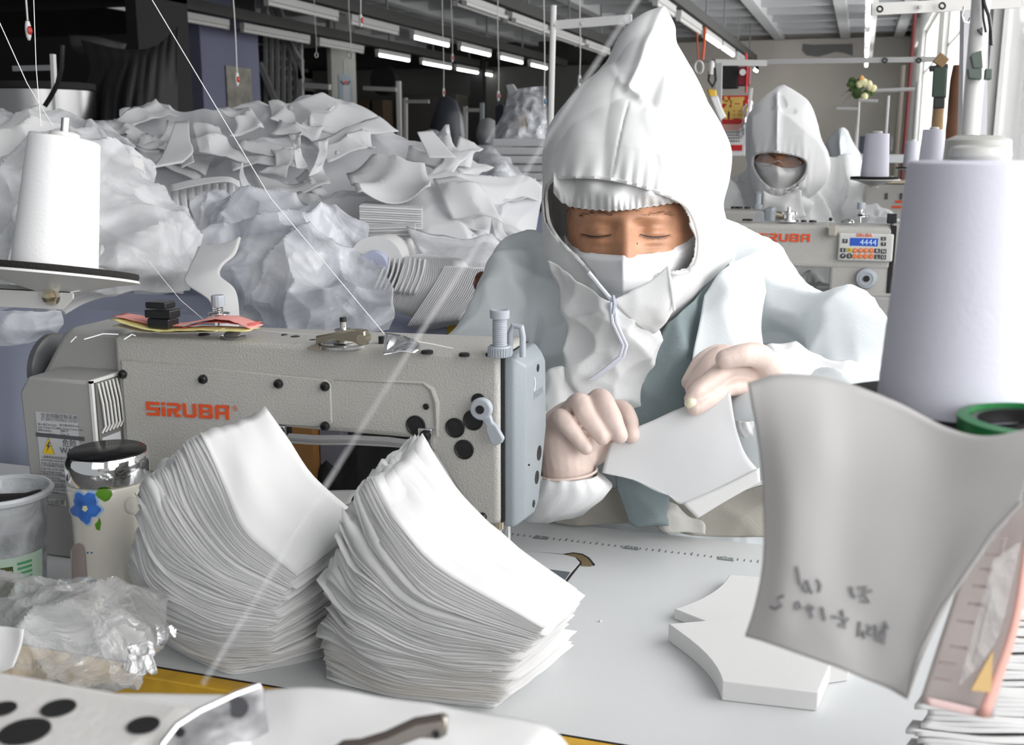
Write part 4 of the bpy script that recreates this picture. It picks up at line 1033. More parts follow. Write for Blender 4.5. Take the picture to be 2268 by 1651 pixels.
jar_patch('handle_tab', 173, 1250, [(156, 1218), (163, 1207), (173, 1204), (183, 1208), (187, 1218), (193, 1300), (196, 1330), (156, 1330)], mat('tab_taupe', (.33, .27, .25), .6), .0012)
for x in (194, 203): jar_patch('blue_dot', x, 1225, petal_outline(x, 1225, 2, amp=.1), BLUEP, .0006, 1)
jar_patch('embossed_swirl', 292, 1120, [(292 + 16 * math.cos(q), 1120 + 19 * math.sin(q)) for q in [2 * math.pi * i / 24 for i in range(24)]], mat('cream_emboss', (.56, .53, .46), .15, coat=.6), .0005)
jar_patch('embossed_swirl', 292, 1120, [(292 + 13 * math.cos(q), 1120 + 16 * math.sin(q)) for q in [2 * math.pi * i / 24 for i in range(24)]], CERAM, .0008)

# ------------------------------------------------------------------ plastic cup at the left edge
cc = V(-.918, .955, ZT); cp = empty('plastic_cup', tuple(cc), 'clear plastic tub with a green printed label and dark tool at the left edge', 'cup')
CUPM = plastic_film('cup_plastic', .55, (.60, .62, .64), wr=.2, scale=20, gl=.35)
obj('cup_wall', MB().lathe([(.037, 0), (.040, .003), (.0475, .095), (.053, .118), (.0515, .118), (.046, .096), (.038, .006), (0, .006)], cc, seg=44, closed=False), CUPM, cp)
obj('cup_rim', MB().lathe([(.0525, .115), (.0565, .115), (.0575, .119), (.0555, .122), (.0525, .122)], cc, seg=44, closed=True), mat('cup_rim', (.52, .54, .56), .3), cp)
def cupstrip(nm, h0, h1, q0, q1, off, m_):
    G = []
    for i in range(21):
        q = math.radians(q0 + (q1 - q0) * i / 20)
        G.append([cc + V(math.cos(q) * (r + off), math.sin(q) * (r + off), h) for h in (h0, (h0 + h1) / 2, h1) for r in [np.interp(h, [0, .003, .095], [.037, .040, .0475])]])
    return obj(nm, MB().grid(G), m_, cp)
cupstrip('cup_label', .002, .052, -130, 10, .0006, mat('label_mint', (.40, .52, .42), .5))
cupstrip('dark_content', .050, .080, -140, 20, -.0008, mat('dark_content', (.10, .11, .12), .5))
cupstrip('label_fruit', .006, .042, -62, -40, .0012, mat('label_dark_green', (.06, .08, .015), .4, var=.4, vscale=60))
for k in range(4): cupstrip('label_text', .024 + .006 * k, .027 + .006 * k, -34, -12, .0012, mat('label_green%d' % k, (.07, .28, .12), .5))
for k in range(6): cupstrip('label_barcode', .004, .018, -30 + 2.6 * k, -28.8 + 2.6 * k, .0012, INK)
obj('tool_handle', MB().prism([cc + V(x, y, z) for x, y, z in [(-.06, -.012, .098), (.035, .01, .104), (.040, .012, .112), (.034, .012, .117), (.016, .008, .112), (-.06, -.012, .108)]], (0, .014, 0)), BLACKM, cp, smooth=False, bevel=.002)

# ------------------------------------------------------------------ two piles of cut white sheets
def zfloor(p, z=ZT + .001):
    if p.z < z: p = Vector((p.x, p.y, z))
    return p


def bez3(A, B, C, t): return A * (1 - t) ** 2 + B * 2 * t * (1 - t) + C * t * t


def sst(a, b, x): t = min(max((x - a) / (b - a), 0), 1); return t * t * (3 - 2 * t)


def stack(nets, K, seed, side, group, toplab, nu=14, nv=14):
    rr = random.Random(seed)
    T = [np.array(nt, float) for nt in nets]
    cl = [0, 0, 0, 0, 0]
    for k in range(K):
        t = k / (K - 1)
        x = t * (len(T) - 1); i = min(int(x), len(T) - 2); f_ = x - i
        Nt = (T[i] * (1 - f_) + T[i + 1] * f_).copy()
        if rr.random() < .22: cl = [rr.uniform(-1, 1) for _ in range(5)]      # small bundles shift together
        sc = 0.0 if k == K - 1 else (.35 + .65 * (1 - sst(K - 26, K - 6, k)))
        Nt[:, :, 0] += sc * (cl[0] * 10 + rr.uniform(-1, 1) * 4); Nt[:, :, 1] += sc * (cl[1] * 3 + rr.uniform(-1, 1) * 1.5)
        Nt[0, :, 0] += sc * (rr.uniform(-1, 1) * 11 + cl[2] * 15); Nt[-1, :, 0] += sc * (cl[3] * 20 + rr.uniform(-1, 1) * 10)
        Nt[0, :, 1] += sc * (rr.uniform(-1, 1) * 6 + cl[4] * 8); Nt[-1, :, 1] += sc * rr.uniform(-1, 1) * 3
        amp = (.0042 + .0055 * t) * (.3 + .7 * (1 - sst(K - 30, K - 8, k))); G = []
        for a in range(nu + 1):
            u = a / nu; row = [cr([Nt[q][j] for q in range(Nt.shape[0])], u) for j in range(Nt.shape[1])]; L_ = []
            for b in range(nv + 1):
                v = b / nv; v2 = v + .0; p = cr(row, v2); w = W(*p)
                # shared slow waves through the pile plus each sheet's own edge curl
                w = w + Vector((0, 0, amp * (1.15 - u) * (nz((u * 2.2, v * 3, t * 5), 1.6, seed) * 1.6 + nz((u * 3, v * 5, k * .9), 1.3, seed + 5) * .9)))
                w = w + Vector((.004 * nz((v * 3, k * .35, u), 1.2, seed), -.003 * abs(nz((v * 4, k * .5, u), 1.4, seed + 2)), 0)) * (1 - u)
                L_.append(zfloor(w, ZT + .001 + .0004 * k))
            G.append(L_)
        o = obj('cut_sheet', MB().grid(G), SHEETW, solid=.0007, angle=0)
        r = K - 1 - k
        if r == 0: lb = toplab
        elif r < 8: lb = 'thin white cut sheet, %s from the top of the %s pile on the table' % (ORD[r], side)
        elif k < 4: lb = 'thin white cut sheet, %s from the bottom of the %s pile on the table' % (ORD[k], side)
        else: lb = 'thin white cut sheet inside the %s of the two piles on the table' % side
        tag(o, lb, 'sheet', group)


D = lambda x, y: onz(x, y, ZT)
def dz(x, y):
    r = FW + RT * ((x - CX) / F) - UP * ((y - CY) / F); return (ZT - CZ) / r.z
# rows run from the curled left/back edge (u=0) to the flat right/front edge (u=1); columns from front (v=0) to back (v=1)
def key(rows): return [[(x, y, (d if d else dz(x, y))) for x, y, d in r] for r in rows]


S1 = [key([[(338, 1400, 0), (350, 1370, 0), (420, 1330, 0)], [(430, 1462, 0), (500, 1400, 0), (560, 1340, 0)], [(500, 1495, 0), (600, 1440, 0), (700, 1400, 0)], [(560, 1490, 0), (660, 1470, 0), (735, 1450, 0)]]),
      key([[(305, 1290, 1.12), (330, 1240, 1.15), (400, 1210, 1.19)], [(350, 1385, 1.07), (450, 1320, 1.11), (520, 1270, 1.16)], [(470, 1440, 1.04), (570, 1380, 1.07), (650, 1320, 1.12)], [(600, 1440, 1.03), (680, 1400, 1.05), (760, 1340, 1.09)]]),
      key([[(300, 1215, 1.10), (330, 1160, 1.13), (400, 1110, 1.17)], [(330, 1300, 1.055), (440, 1220, 1.10), (520, 1170, 1.14)], [(450, 1370, 1.02), (570, 1290, 1.06), (660, 1230, 1.10)], [(600, 1390, 1.01), (700, 1330, 1.04), (785, 1265, 1.075)]]),
      key([[(335, 1080, 1.09), (380, 1030, 1.12), (470, 980, 1.15)], [(370, 1190, 1.05), (450, 1110, 1.085), (560, 1040, 1.12)], [(480, 1290, 1.01), (570, 1210, 1.05), (680, 1130, 1.09)], [(640, 1340, 1.0), (730, 1270, 1.035), (800, 1195, 1.065)]]),
      key([[(440, 952, 1.08), (510, 945, 1.10), (588, 903, 1.13)], [(490, 1065, 1.045), (555, 1010, 1.07), (640, 975, 1.10)], [(545, 1180, 1.01), (625, 1120, 1.04), (700, 1062, 1.07)], [(650, 1270, .995), (730, 1210, 1.02), (797, 1148, 1.05)]])]
stack(S1, 92, 5, 'left', 'white cut sheets in the left pile', 'topmost white sheet of the left pile, its tip curling up to a peak')
S2 = [key([[(745, 1510, 0), (760, 1440, 0), (840, 1400, 0)], [(880, 1545, 0), (930, 1470, 0), (980, 1410, 0)], [(1000, 1560, 0), (1060, 1490, 0), (1110, 1420, 0)], [(1095, 1570, 0), (1170, 1510, 0), (1245, 1450, 0)]]),
      key([[(720, 1430, 1.02), (760, 1370, 1.05), (830, 1330, 1.10)], [(830, 1490, .985), (900, 1420, 1.02), (970, 1360, 1.07)], [(980, 1520, .975), (1050, 1450, 1.01), (1100, 1390, 1.05)], [(1110, 1530, .97), (1180, 1480, .99), (1250, 1420, 1.02)]]),
      key([[(722, 1350, .99), (765, 1290, 1.03), (840, 1240, 1.07)], [(810, 1420, .96), (890, 1350, 1.0), (980, 1290, 1.04)], [(960, 1465, .955), (1040, 1400, .99), (1110, 1330, 1.025)], [(1120, 1480, .95), (1180, 1430, .975), (1240, 1375, 1.0)]]),
      key([[(750, 1230, .975), (790, 1170, 1.0), (860, 1120, 1.04)], [(810, 1330, .95), (890, 1260, .985), (960, 1200, 1.02)], [(950, 1400, .94), (1040, 1330, .975), (1110, 1270, 1.01)], [(1150, 1440, .935), (1200, 1400, .96), (1262, 1345, .985)]]),
      key([[(800, 1105, .965), (835, 1060, .985), (905, 1000, 1.015)], [(850, 1230, .94), (920, 1140, .97), (980, 1080, 1.0)], [(960, 1340, .93), (1040, 1260, .965), (1110, 1190, .995)], [(1190, 1410, .93), (1230, 1370, .955), (1272, 1318, .975)]]),
      key([[(822, 1060, .965), (880, 1030, .985), (928, 963, 1.01)], [(880, 1160, .94), (945, 1110, .965), (1000, 1068, .99)], [(975, 1260, .93), (1040, 1220, .955), (1105, 1180, .98)], [(1200, 1392, .925), (1235, 1350, .945), (1273, 1305, .965)]])]
stack(S2, 104, 9, 'right', 'white cut sheets in the right pile', 'topmost white sheet of the right pile, its narrow tip rising to a point')

# ------------------------------------------------------------------ thick white pads on the table, right
def pad(outline, th, lab, m_=WHITE, z0=ZT):
    P = []
    n = len(outline)
    for i in range(n): P.append(onz(outline[i][0], outline[i][1], z0 + th))
    o = obj('padded_piece', MB().prism([V(p.x, p.y, z0 + .0005) for p in P], (0, 0, th)), m_, bevel=.0012, smooth=True, angle=30)
    return tag(o, lab, 'cut pad', 'thick white cut pads on the table')


def arc(a, b, c, n=8): # quadratic through control c
    return [((1 - t) ** 2 * a[0] + 2 * t * (1 - t) * c[0] + t * t * b[0], (1 - t) ** 2 * a[1] + 2 * t * (1 - t) * c[1] + t * t * b[1]) for t in [i / n for i in range(n)]]


pad(arc((1615, 1274), (1493, 1350), (1595, 1318)) + [(1493, 1350), (1560, 1376), (1700, 1420), (1860, 1400), (1860, 1292)], .012, 'thick white cut pad, the one lying farther back and partly under the other')
pad([(1480, 1383), (1562, 1376), (1660, 1362), (1800, 1350), (1900, 1380), (1880, 1470)] + [(1838, 1476), (1812, 1535)] + [(1600, 1512)] + arc((1600, 1512), (1481, 1386), (1585, 1450))[1:], .019, 'thick white hourglass-shaped cut pad nearest on the table')

# ------------------------------------------------------------------ cone of thread on its stand: generic builder
def cone(c, s_, parent, m_, tiltx=0.0, axis=(0, 0, 1)):
    prof = [(.0425, 0), (.0425, .002)] + [(.0425 - .0072 * k / 30 + (.00012 if k % 2 else 0), .002 + .128 * k / 30) for k in range(31)] + [(.034, .131), (.016, .1315), (0, .1315)]
    obj('wound_thread', MB().lathe([(r * s_, h * s_) for r, h in prof], c, ax=axis, seg=48), m_, parent)
    ax = Vector(axis)
    obj('cone_core', MB().lathe([(r * s_, h * s_) for r, h in [(.0135, .131), (.0155, .134), (.0145, .138), (.010, .139), (.004, .139), (0, .139)]], c, ax=axis, seg=28), mat('core_plastic', (.60, .60, .57), .4), parent)


def stand_disc(c, s_, name, lab, axis=(0, 0, 1), foam_r=.083, rod=True, pin=.160):
    t = empty(name, tuple(c), lab, 'thread stand')
    obj('foam_pad', MB().lathe([(r * s_, h * s_) for r, h in [(0, -.001), (foam_r, -.001), (foam_r + .001, -.004), (foam_r, -.0075), (0, -.008)]], c, ax=axis, seg=56), FOAMB, t)
    obj('dish', MB().lathe([(r * s_, h * s_) for r, h in [(foam_r + .001, -.008), (foam_r + .002, -.0105), (foam_r - .02, -.015), (.016, -.028), (.014, -.034), (0, -.034)]], c, ax=axis, seg=56), PAINTW, t)
    if rod: obj('pin', MB().cyl(Vector(c) + Vector(axis) * -.02 * s_, Vector(c) + Vector(axis) * pin * s_, .0042 * s_, seg=16), STEEL, t)
    return t


# left cone, leaning a little
lc = W(122, 590, 1.13); AXL = (W(141, 330, 1.127) - W(122, 592, 1.13)).normalized()
sp = empty('thread_cone', tuple(lc), 'big white thread cone on the black foam disc at the left', 'thread cone'); cone(lc, 1.0, sp, SPOOLW, axis=AXL)
sd = stand_disc(lc, 1.0, 'thread_stand', 'white thread stand arm with black foam disc at the left edge', AXL, pin=.154)
bc_ = lc - AXL * .036
obj('bracket', MB().prism([ony(x, y, bc_.y - .012) for x, y in [(-160, 632), (155, 647), (161, 652), (161, 662), (138, 686), (-160, 672)]], (0, .002, 0)), PAINTW, sd, smooth=False)
obj('bracket_shelf', MB().prism([ony(x, y, bc_.y - .012) for x, y in [(-160, 632), (155, 647), (155, 649), (-160, 634)]], (0, .03, 0)), PAINTW, sd, smooth=False)
p = ony(117, 655, bc_.y - .012)
obj('hex_nut', MB().lathe([(.0088, 0), (.0088, .006), (.005, .006), (.005, .011), (0, .012)], p + V(0, 0, -.001), ax=(0, -1, 0), seg=6), BRASS, sd, smooth=False)
obj('hex_nut_washer', MB().lathe([(.010, 0), (.010, .0012), (0, .0012)], p, ax=(0, -1, 0), seg=20), STEEL, sd)

# big near cone at the right, cool white
rc = W(2122, 897, .593)
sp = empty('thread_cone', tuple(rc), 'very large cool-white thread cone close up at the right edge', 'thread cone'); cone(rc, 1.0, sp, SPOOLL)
rs_ = stand_disc(rc, 1.0, 'thread_stand', 'black disc and tall pale post carrying the large cone at the right', rod=False, foam_r=.070)
obj('post', MB().cyl(W(2145, 340, .86), W(2178, -60, .86), .0072, seg=18), PAINTW, rs_)
obj('post', MB().bar(W(2150, 470, 1.0), W(2160, -80, 1.0), .022, .012), mat('stand_lilac', (.50, .50, .53), .5), rs_, smooth=False)
obj('post_cap', MB().lathe([(.0, 0), (.020, 0), (.0215, .006), (.0205, .024), (.014, .027), (0, .027)], W(2160, 392, .72), seg=28), mat('cap_grey', (.48, .48, .45), .45), rs_)
obj('post_sleeve', MB().lathe([(.011, 0), (.011, .012), (.008, .014), (0, .014)], W(2158, 342, .80), seg=20), mat('sleeve_dark', (.20, .19, .17), .5), rs_)
obj('guide_arm', MB().bar(W(1930, 21, .95), W(2260, 4, .95), .003, .010), mat('arm_grey', (.52, .51, .49), .4), rs_, smooth=False)
for x, y, r in [(1949, 20, 6), (2087, 13, 6.5)]:
    obj('guide_ring', MB().tube([W(x + r * math.cos(q), y + r * math.sin(q), .943) for q in [i * math.pi / 8 for i in range(17)]], .0009, 6, caps=False), BLACKP, rs_)
obj('guide_bolt', MB().cyl(W(2039, 15, .948), W(2039, 15, .942), .0015), PAPERW, rs_)
obj('wire_hook', MB().tube([W(x, y, .94) for x, y in [(2134, 15), (2131, 35), (2136, 50), (2146, 50), (2148, 40)]], .001, 6), STEEL, rs_)
cb = empty('cable_clips', tuple(W(2190, 150, .84)), 'black cable with green clip fixed to the pale post at the upper right', 'cable')
obj('cable', MB().tube([W(x, y, .845) for x, y in [(2176, -20), (2181, 10), (2190, 35), (2195, 70), (2196, 100)]], .0014, 6), BLACKP, cb)
obj('cable_back', MB().tube([W(x, y, .85) for x, y in [(2176, -20), (2178, 40), (2184, 72)]], .0010, 6), BLACKP, cb)
for pts in [[(2152, 124), (2158, 116), (2174, 112), (2177, 150), (2158, 150)], [(2145, 152), (2175, 152), (2174, 175), (2148, 172)], [(2185, 152), (2197, 153), (2196, 175), (2183, 174)]]:
    obj('clip', MB().prism([W(x, y, .845) for x, y in pts], FW * .004), mat('clip_green_black', (.01, .035, .02), .4), cb, smooth=False)
for pts in [[(2166, 64), (2176, 60), (2176, 78)], [(2191, 92), (2199, 95), (2194, 102)]]:
    obj('tie_end', MB().prism([W(x, y, .85) for x, y in pts], FW * .002), BLACKP, cb, smooth=False)
# green ring object
gp = W(2292, 945, .52)
gg = empty('green_tape_roll', tuple(gp), 'green plastic ring lying by the base of the large cone', 'tape roll')
obj('ring', MB().lathe([(.030, 0), (.035, .001), (.035, .0075), (.030, .0085)], gp - V(0, 0, .004), seg=48, closed=True), GREENL, gg)
obj('inner_core', MB().lathe([(.026, -.001), (.0295, -.001), (.0295, .006), (.026, .006)], gp - V(0, 0, .004), seg=40, closed=True), BLACKP, gg)

# background cones on discs
for (x, yb, s_h, d, lab, dl, fr) in [
    (1937, 391, 1.0, 3.05, 'white thread cone on the black disc nearest the worker in the back', 'black thread disc carrying the left one of the three far cones', .072),
    (2062, 376, 1.0, 3.25, 'white thread cone farthest right of the three far cones', 'black thread disc carrying the rightmost far cone', .072),
    (2018, 370, 1.0, 4.6, 'small white thread cone between and behind the other two far cones', 'black thread disc carrying the small middle far cone', .075)]:
    c_ = W(x, yb, d); sf = 1.0 * (.90 if d < 4 else .82)
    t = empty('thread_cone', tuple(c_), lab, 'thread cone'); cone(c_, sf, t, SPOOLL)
    stand_disc(c_, sf, 'thread_stand', dl, rod=False, foam_r=fr)

# ------------------------------------------------------------------ hanging tracing-paper pattern and card behind it
pp_ = [[(1655, 848, 0.5100), (1720, 830, 0.5100), (1800, 832, 0.5100), (1880, 850, 0.5100), (1990, 893, 0.5015), (2100, 948, 0.4845), (2190, 966, 0.4675), (2300, 945, 0.4420)],
       [(1680, 990, 0.4972), (1735, 985, 0.4887), (1810, 985, 0.4845), (1890, 1000, 0.4845), (1990, 1020, 0.4802), (2100, 1060, 0.4718), (2190, 1060, 0.4590), (2290, 1030, 0.4420)],
       [(1690, 1110, 0.4930), (1740, 1110, 0.4802), (1800, 1120, 0.4760), (1880, 1135, 0.4760), (1970, 1150, 0.4718), (2060, 1170, 0.4675), (2150, 1180, 0.4590), (2250, 1125, 0.4420)],
       [(1690, 1240, 0.4887), (1735, 1245, 0.4760), (1790, 1260, 0.4718), (1865, 1280, 0.4718), (1940, 1300, 0.4675), (2010, 1310, 0.4632), (2080, 1310, 0.4590), (2130, 1290, 0.4505)],
       [(1672, 1340, 0.4887), (1720, 1355, 0.4760), (1780, 1375, 0.4718), (1850, 1395, 0.4675), (1920, 1420, 0.4675), (1980, 1430, 0.4632), (2030, 1430, 0.4590), (2060, 1420, 0.4547)],
       [(1650, 1410, 0.4930), (1700, 1425, 0.4802), (1770, 1450, 0.4718), (1850, 1478, 0.4675), (1915, 1505, 0.4658), (1965, 1525, 0.4632), (2000, 1545, 0.4590), (2010, 1550, 0.4547)]]
pat = empty('paper_pattern', tuple(W(1830, 1100, 0.4845)), 'hanging translucent paper pattern with mirrored handwriting at the right', 'paper pattern')
obj('pattern_sheet', MB().grid(surf(pp_, 40, 50)), TRACE, pat, solid=.0004, angle=0)
# writing, seen mirrored through the paper
PD = [cr([cr([np.array(p, float) for p in r], v / 40) for r in pp_], u / 40) for u in range(41) for v in range(41)]
PDA = np.array(PD)
def pdepth(x, y): return PDA[np.argmin((PDA[:, 0] - x) ** 2 + (PDA[:, 1] - y) ** 2), 2]
def scrib(lines, d, r=.0007, m_=INKL):
    mb = MB()
    for L_ in lines: mb.tube([W(x, y, pdepth(x, y) - .0008) for x, y in L_], r, 5)
    return mb
wr1 = [[(1766, 1255), (1770, 1275), (1773, 1297)], [(1788, 1286), (1794, 1300), (1786, 1312), (1779, 1300), (1788, 1287), (1795, 1305), (1800, 1315)], [(1810, 1284), (1818, 1296), (1815, 1312)],
       [(1886, 1300), (1888, 1315), (1896, 1325)], [(1903, 1303), (1920, 1300), (1912, 1312), (1932, 1309)], [(1905, 1322), (1915, 1318), (1925, 1335), (1908, 1332)]]
wr2 = [[(1738, 1320), (1722, 1325), (1732, 1342), (1715, 1350), (1706, 1345)], [(1770, 1334), (1762, 1338), (1765, 1350), (1776, 1346), (1770, 1334)], [(1796, 1340), (1788, 1348), (1796, 1356), (1803, 1346), (1796, 1340), (1800, 1370)],
       [(1822, 1345), (1828, 1375)], [(1845, 1366), (1880, 1372), (1868, 1388), (1858, 1384)], [(1866, 1352), (1872, 1392)], [(1905, 1378), (1902, 1410), (1912, 1400), (1915, 1415)], [(1920, 1386), (1930, 1390), (1922, 1402), (1932, 1408)],
       [(1940, 1385), (1944, 1420)], [(1968, 1388), (1950, 1402), (1955, 1425)], [(1962, 1378), (1958, 1428)]]
obj('handwriting', scrib(wr1 + wr2, .4675), INKL, pat, smooth=False)
obj('seam_line', MB().tube([W(x, y, d - .003) for x, y, d in [(2262, 1112, 0.4437), (2200, 1180, 0.4488), (2140, 1270, 0.4522), (2085, 1350, 0.4556), (2045, 1430, 0.4590), (2025, 1480, 0.4607), (2012, 1540, 0.4590)]], .0009, 6), mat('seam_grey', (.45, .44, .43), .7), pat)
cd = empty('pattern_card', tuple(W(2150, 1400, 0.5100)), 'pink-edged pattern card with ruled marks hanging behind the tracing paper', 'paper pattern')
obj('card', MB().grid(surf([[(2180, 1130, 0.5100), (2290, 1090, 0.4930)], [(2110, 1330, 0.5100), (2262, 1330, 0.4930)], [(2035, 1558, 0.5100), (2200, 1592, 0.4930)]], 20, 12)), cloth('pink_white_card', (.80, .74, .72), .3, 0), cd, solid=.0004)
obj('pink_border', MB().grid(surf([[(2275, 1150, 0.4887), (2292, 1150, 0.4887)], [(2238, 1380, 0.4887), (2258, 1380, 0.4887)], [(2165, 1585, 0.4887), (2190, 1592, 0.4887)]], 16, 2)), mat('pink_border', (.76, .42, .36), .6), cd, solid=.0006)
obj('bottom_border', MB().grid(surf([[(2050, 1545, 0.4904), (2110, 1558, 0.4904), (2180, 1575, 0.4904)], [(2053, 1562, 0.4904), (2112, 1577, 0.4904), (2182, 1592, 0.4904)]], 4, 10)), mat('pink_border2', (.66, .48, .46), .6), cd, solid=.0006)
obj('tan_patch', MB().prism([W(x, y, .4860) for x, y in [(2200, 1440), (2195, 1535), (2150, 1530)]], FW * .0008), mat('tan_patch', (.62, .42, .18), .7), cd, smooth=False)
tk = MB()
for (x, y) in [(2195, 1200), (2180, 1235), (2165, 1268), (2150, 1305), (2140, 1345), (2115, 1383), (2100, 1440), (2075, 1475), (2065, 1510)]:
    tk.bar(W(x + 5, y - 8, .4852), W(x + 42, y - 3, .4852), .0006, .0012)
obj('ruled_marks', tk, mat('ruled_brown', (.30, .24, .24), .7), cd, smooth=False, stuff=True)
obj('ruled_line', MB().tube([W(x, y, .4852) for x, y in [(2225, 1190), (2190, 1330), (2155, 1470)]], .0005, 5), mat('ruled_line', (.4, .33, .32), .7), cd)
obj('clear_sleeve', MB().grid(surf([[(2200, 1240, 0.4828), (2262, 1200, 0.4828)], [(2150, 1420, 0.4828), (2215, 1400, 0.4828)], [(2125, 1520, 0.4828), (2165, 1480, 0.4828)]], 10, 4)), CLEAR, cd)

# pile of sheets at the lower right corner
rr = random.Random(12)
for k in range(34):
    y = 1675 - 10 * k + rr.uniform(-3, 3); x0 = (2030 if k < 11 else 2150) + rr.uniform(-12, 40); d = .72 + .003 * k
    G = surf([[(x0, y - 25, d + .02), (2200, y - 10, d + .02), (2420, y, d + .02)], [(x0 - 15, y - 4, d - .02), (2200, y + 8 + rr.uniform(-3, 3), d - .03), (2420, y + 14, d - .03)]], 6, 16,
             lambda u, v: (0, 3 * math.sin(7 * v + k), 0))
    o = obj('cut_sheet', MB().grid([[zfloor(p) for p in r] for r in G]), SHEETW, solid=.0030, angle=0)
    tag(o, 'thin white sheet in the pile at the lower right corner', 'sheet', 'white sheets in the corner pile')

# ------------------------------------------------------------------ crumpled clear plastic at the lower left
G = surf([[(-60, 1262, 1.05), (60, 1278, 1.05), (180, 1302, 1.05), (300, 1322, 1.05), (345, 1345, 1.05)],
          [(-60, 1330, .96), (70, 1335, .94), (180, 1345, .93), (300, 1365, .95), (385, 1398, .98)],
          [(-60, 1410, .90), (70, 1410, .88), (190, 1420, .88), (290, 1432, .90), (345, 1450, .93)],
          [(-60, 1480, .86), (70, 1485, .85), (190, 1492, .84), (280, 1496, .86), (325, 1500, .88)],
          [(-60, 1550, .82), (80, 1530, .81), (190, 1540, .81), (250, 1530, .82), (290, 1520, .84)]], 90, 90)
mb = MB().grid(G); P = np.array([tuple(v) for v in mb.v])
mb = displace_mb(mb, lambda P: .9 * facets(P, .06, 21, tilt=.7, k=.55) + .8 * facets(P, .020, 22, tilt=.8, k=.55))
tag(obj('plastic_sheet', mb, CLEAR, angle=25), 'crumpled clear plastic film lying over the table edge at the lower left', 'plastic film')
mb = displace_mb(MB().grid(surf([[(285, 1460, .83), (330, 1425, .83), (345, 1435, .83)], [(278, 1485, .82), (310, 1465, .82), (340, 1455, .82)], [(290, 1495, .81), (318, 1475, .81), (338, 1468, .81)]], 24, 24)), lambda P: 4 * facets(P, .008, 31, tilt=.9))
tag(obj('crumpled_knot', mb, plastic_film('shiny_film', .8, (.9, .9, .9), wr=1.0, scale=60, gl=.7), angle=20, solid=.0004), 'shiny crumpled knot in the clear film beside the left pile', 'plastic film')
mb = displace_mb(MB().grid(surf([[(350, 1400, .9), (390, 1395, .9)], [(345, 1420, .89), (385, 1420, .89)]], 14, 14)), lambda P: 4 * facets(P, .008, 33, tilt=.9))
tag(obj('crumpled_knot', mb, plastic_film('shiny_film2', .8, (.9, .9, .9), wr=1.0, scale=60, gl=.7), angle=20), 'small shiny crumple of film touching the left pile', 'plastic film')

# ------------------------------------------------------------------ near machine along the bottom edge
m2 = empty('sewing_machine', (-.3, .3, .85), 'pale sewing machine top with large black holes, cut off by the bottom edge', 'sewing machine')
zt2 = 1.022
e0 = onz(-60, 1486, zt2); yb2 = onz(120, 1496, zt2).y
xr = onz(395, 1545, zt2).x + .012
obj('body', MB().prism([(-.62, .20, .93), (-.62, .20, zt2), (xr, .20, zt2), (xr, .20, .93)], (0, yb2 - .20, 0)), mat('near_enamel', (.60, .59, .57), .4, bump=.2, bscale=200), m2, bevel=.008, bseg=3)
for x, y, r in [(55, 1622, .0102), (130, 1570, .0072), (318, 1608, .0066), (5, 1572, .006)]:
    p = onz(x, y, zt2 + .0004)
    obj('hole_plug', MB().lathe([(r, 0), (r, .0006), (0, .0003)], p, seg=28), HOLE, m2)
MP2 = mottle('polished_plate2')
go = [(352, 1690), (362, 1645), (392, 1608), (440, 1577), (520, 1540), (560, 1522), (574, 1519), (582, 1528), (590, 1590), (600, 1690)]
obj('thread_guide', MB().prism([W(x, y, .448 + .00012 * (x - 470)) for x, y in go], FW * .0018), MP2, m2, bevel=.0006)
obj('guide_flange', MB().prism([W(x, y, d) for x, y, d in [(450, 1690, .449), (470, 1655, .452), (520, 1640, .455), (580, 1640, .462), (600, 1690, .462)]], -FW * .003), MP2, m2, bevel=.0008)
obj('guide_edge', MB().tube([W(x, y, d) for x, y, d in [(574, 1519, .460), (520, 1539, .4535), (440, 1576, .444), (392, 1607, .438), (360, 1647, .434), (352, 1680, .433)]], .0014, 8), STEEL, m2)
obj('guide_hole', MB().lathe([(.0045, 0), (.0045, .001), (.0, .001)], W(528, 1566, .4535), ax=-FW, seg=20), mat('guide_shadow', (.2, .2, .21), .3, metal=1), m2)
obj('guide_hole', MB().lathe([(.002, 0), (.002, .001), (.0, .001)], W(400, 1622, .4385), ax=-FW, seg=14), HOLE, m2)
obj('winder_lever', MB().prism([W(x, y, .44) for x, y in [(730, 1670), (760, 1648), (800, 1645), (850, 1632), (920, 1600), (980, 1588), (992, 1592), (990, 1630), (975, 1640), (930, 1638), (860, 1665), (800, 1690)]], FW * .006), mat('bronze_lever', (.42, .38, .34), .3, metal=.8), m2, bevel=.001)
obj('lever_edge', MB().tube([W(x, y, .4395) for x, y in [(735, 1668), (762, 1648), (800, 1645), (855, 1628), (920, 1598), (980, 1588)]], .0016, 8), mat('lever_dark', (.10, .08, .07), .3, metal=.6), m2)
obj('lever_hole', MB().lathe([(.0016, 0), (.0016, .001), (.0, .0005)], W(965, 1628, .4385), ax=-FW, seg=12), BLACKP, m2)
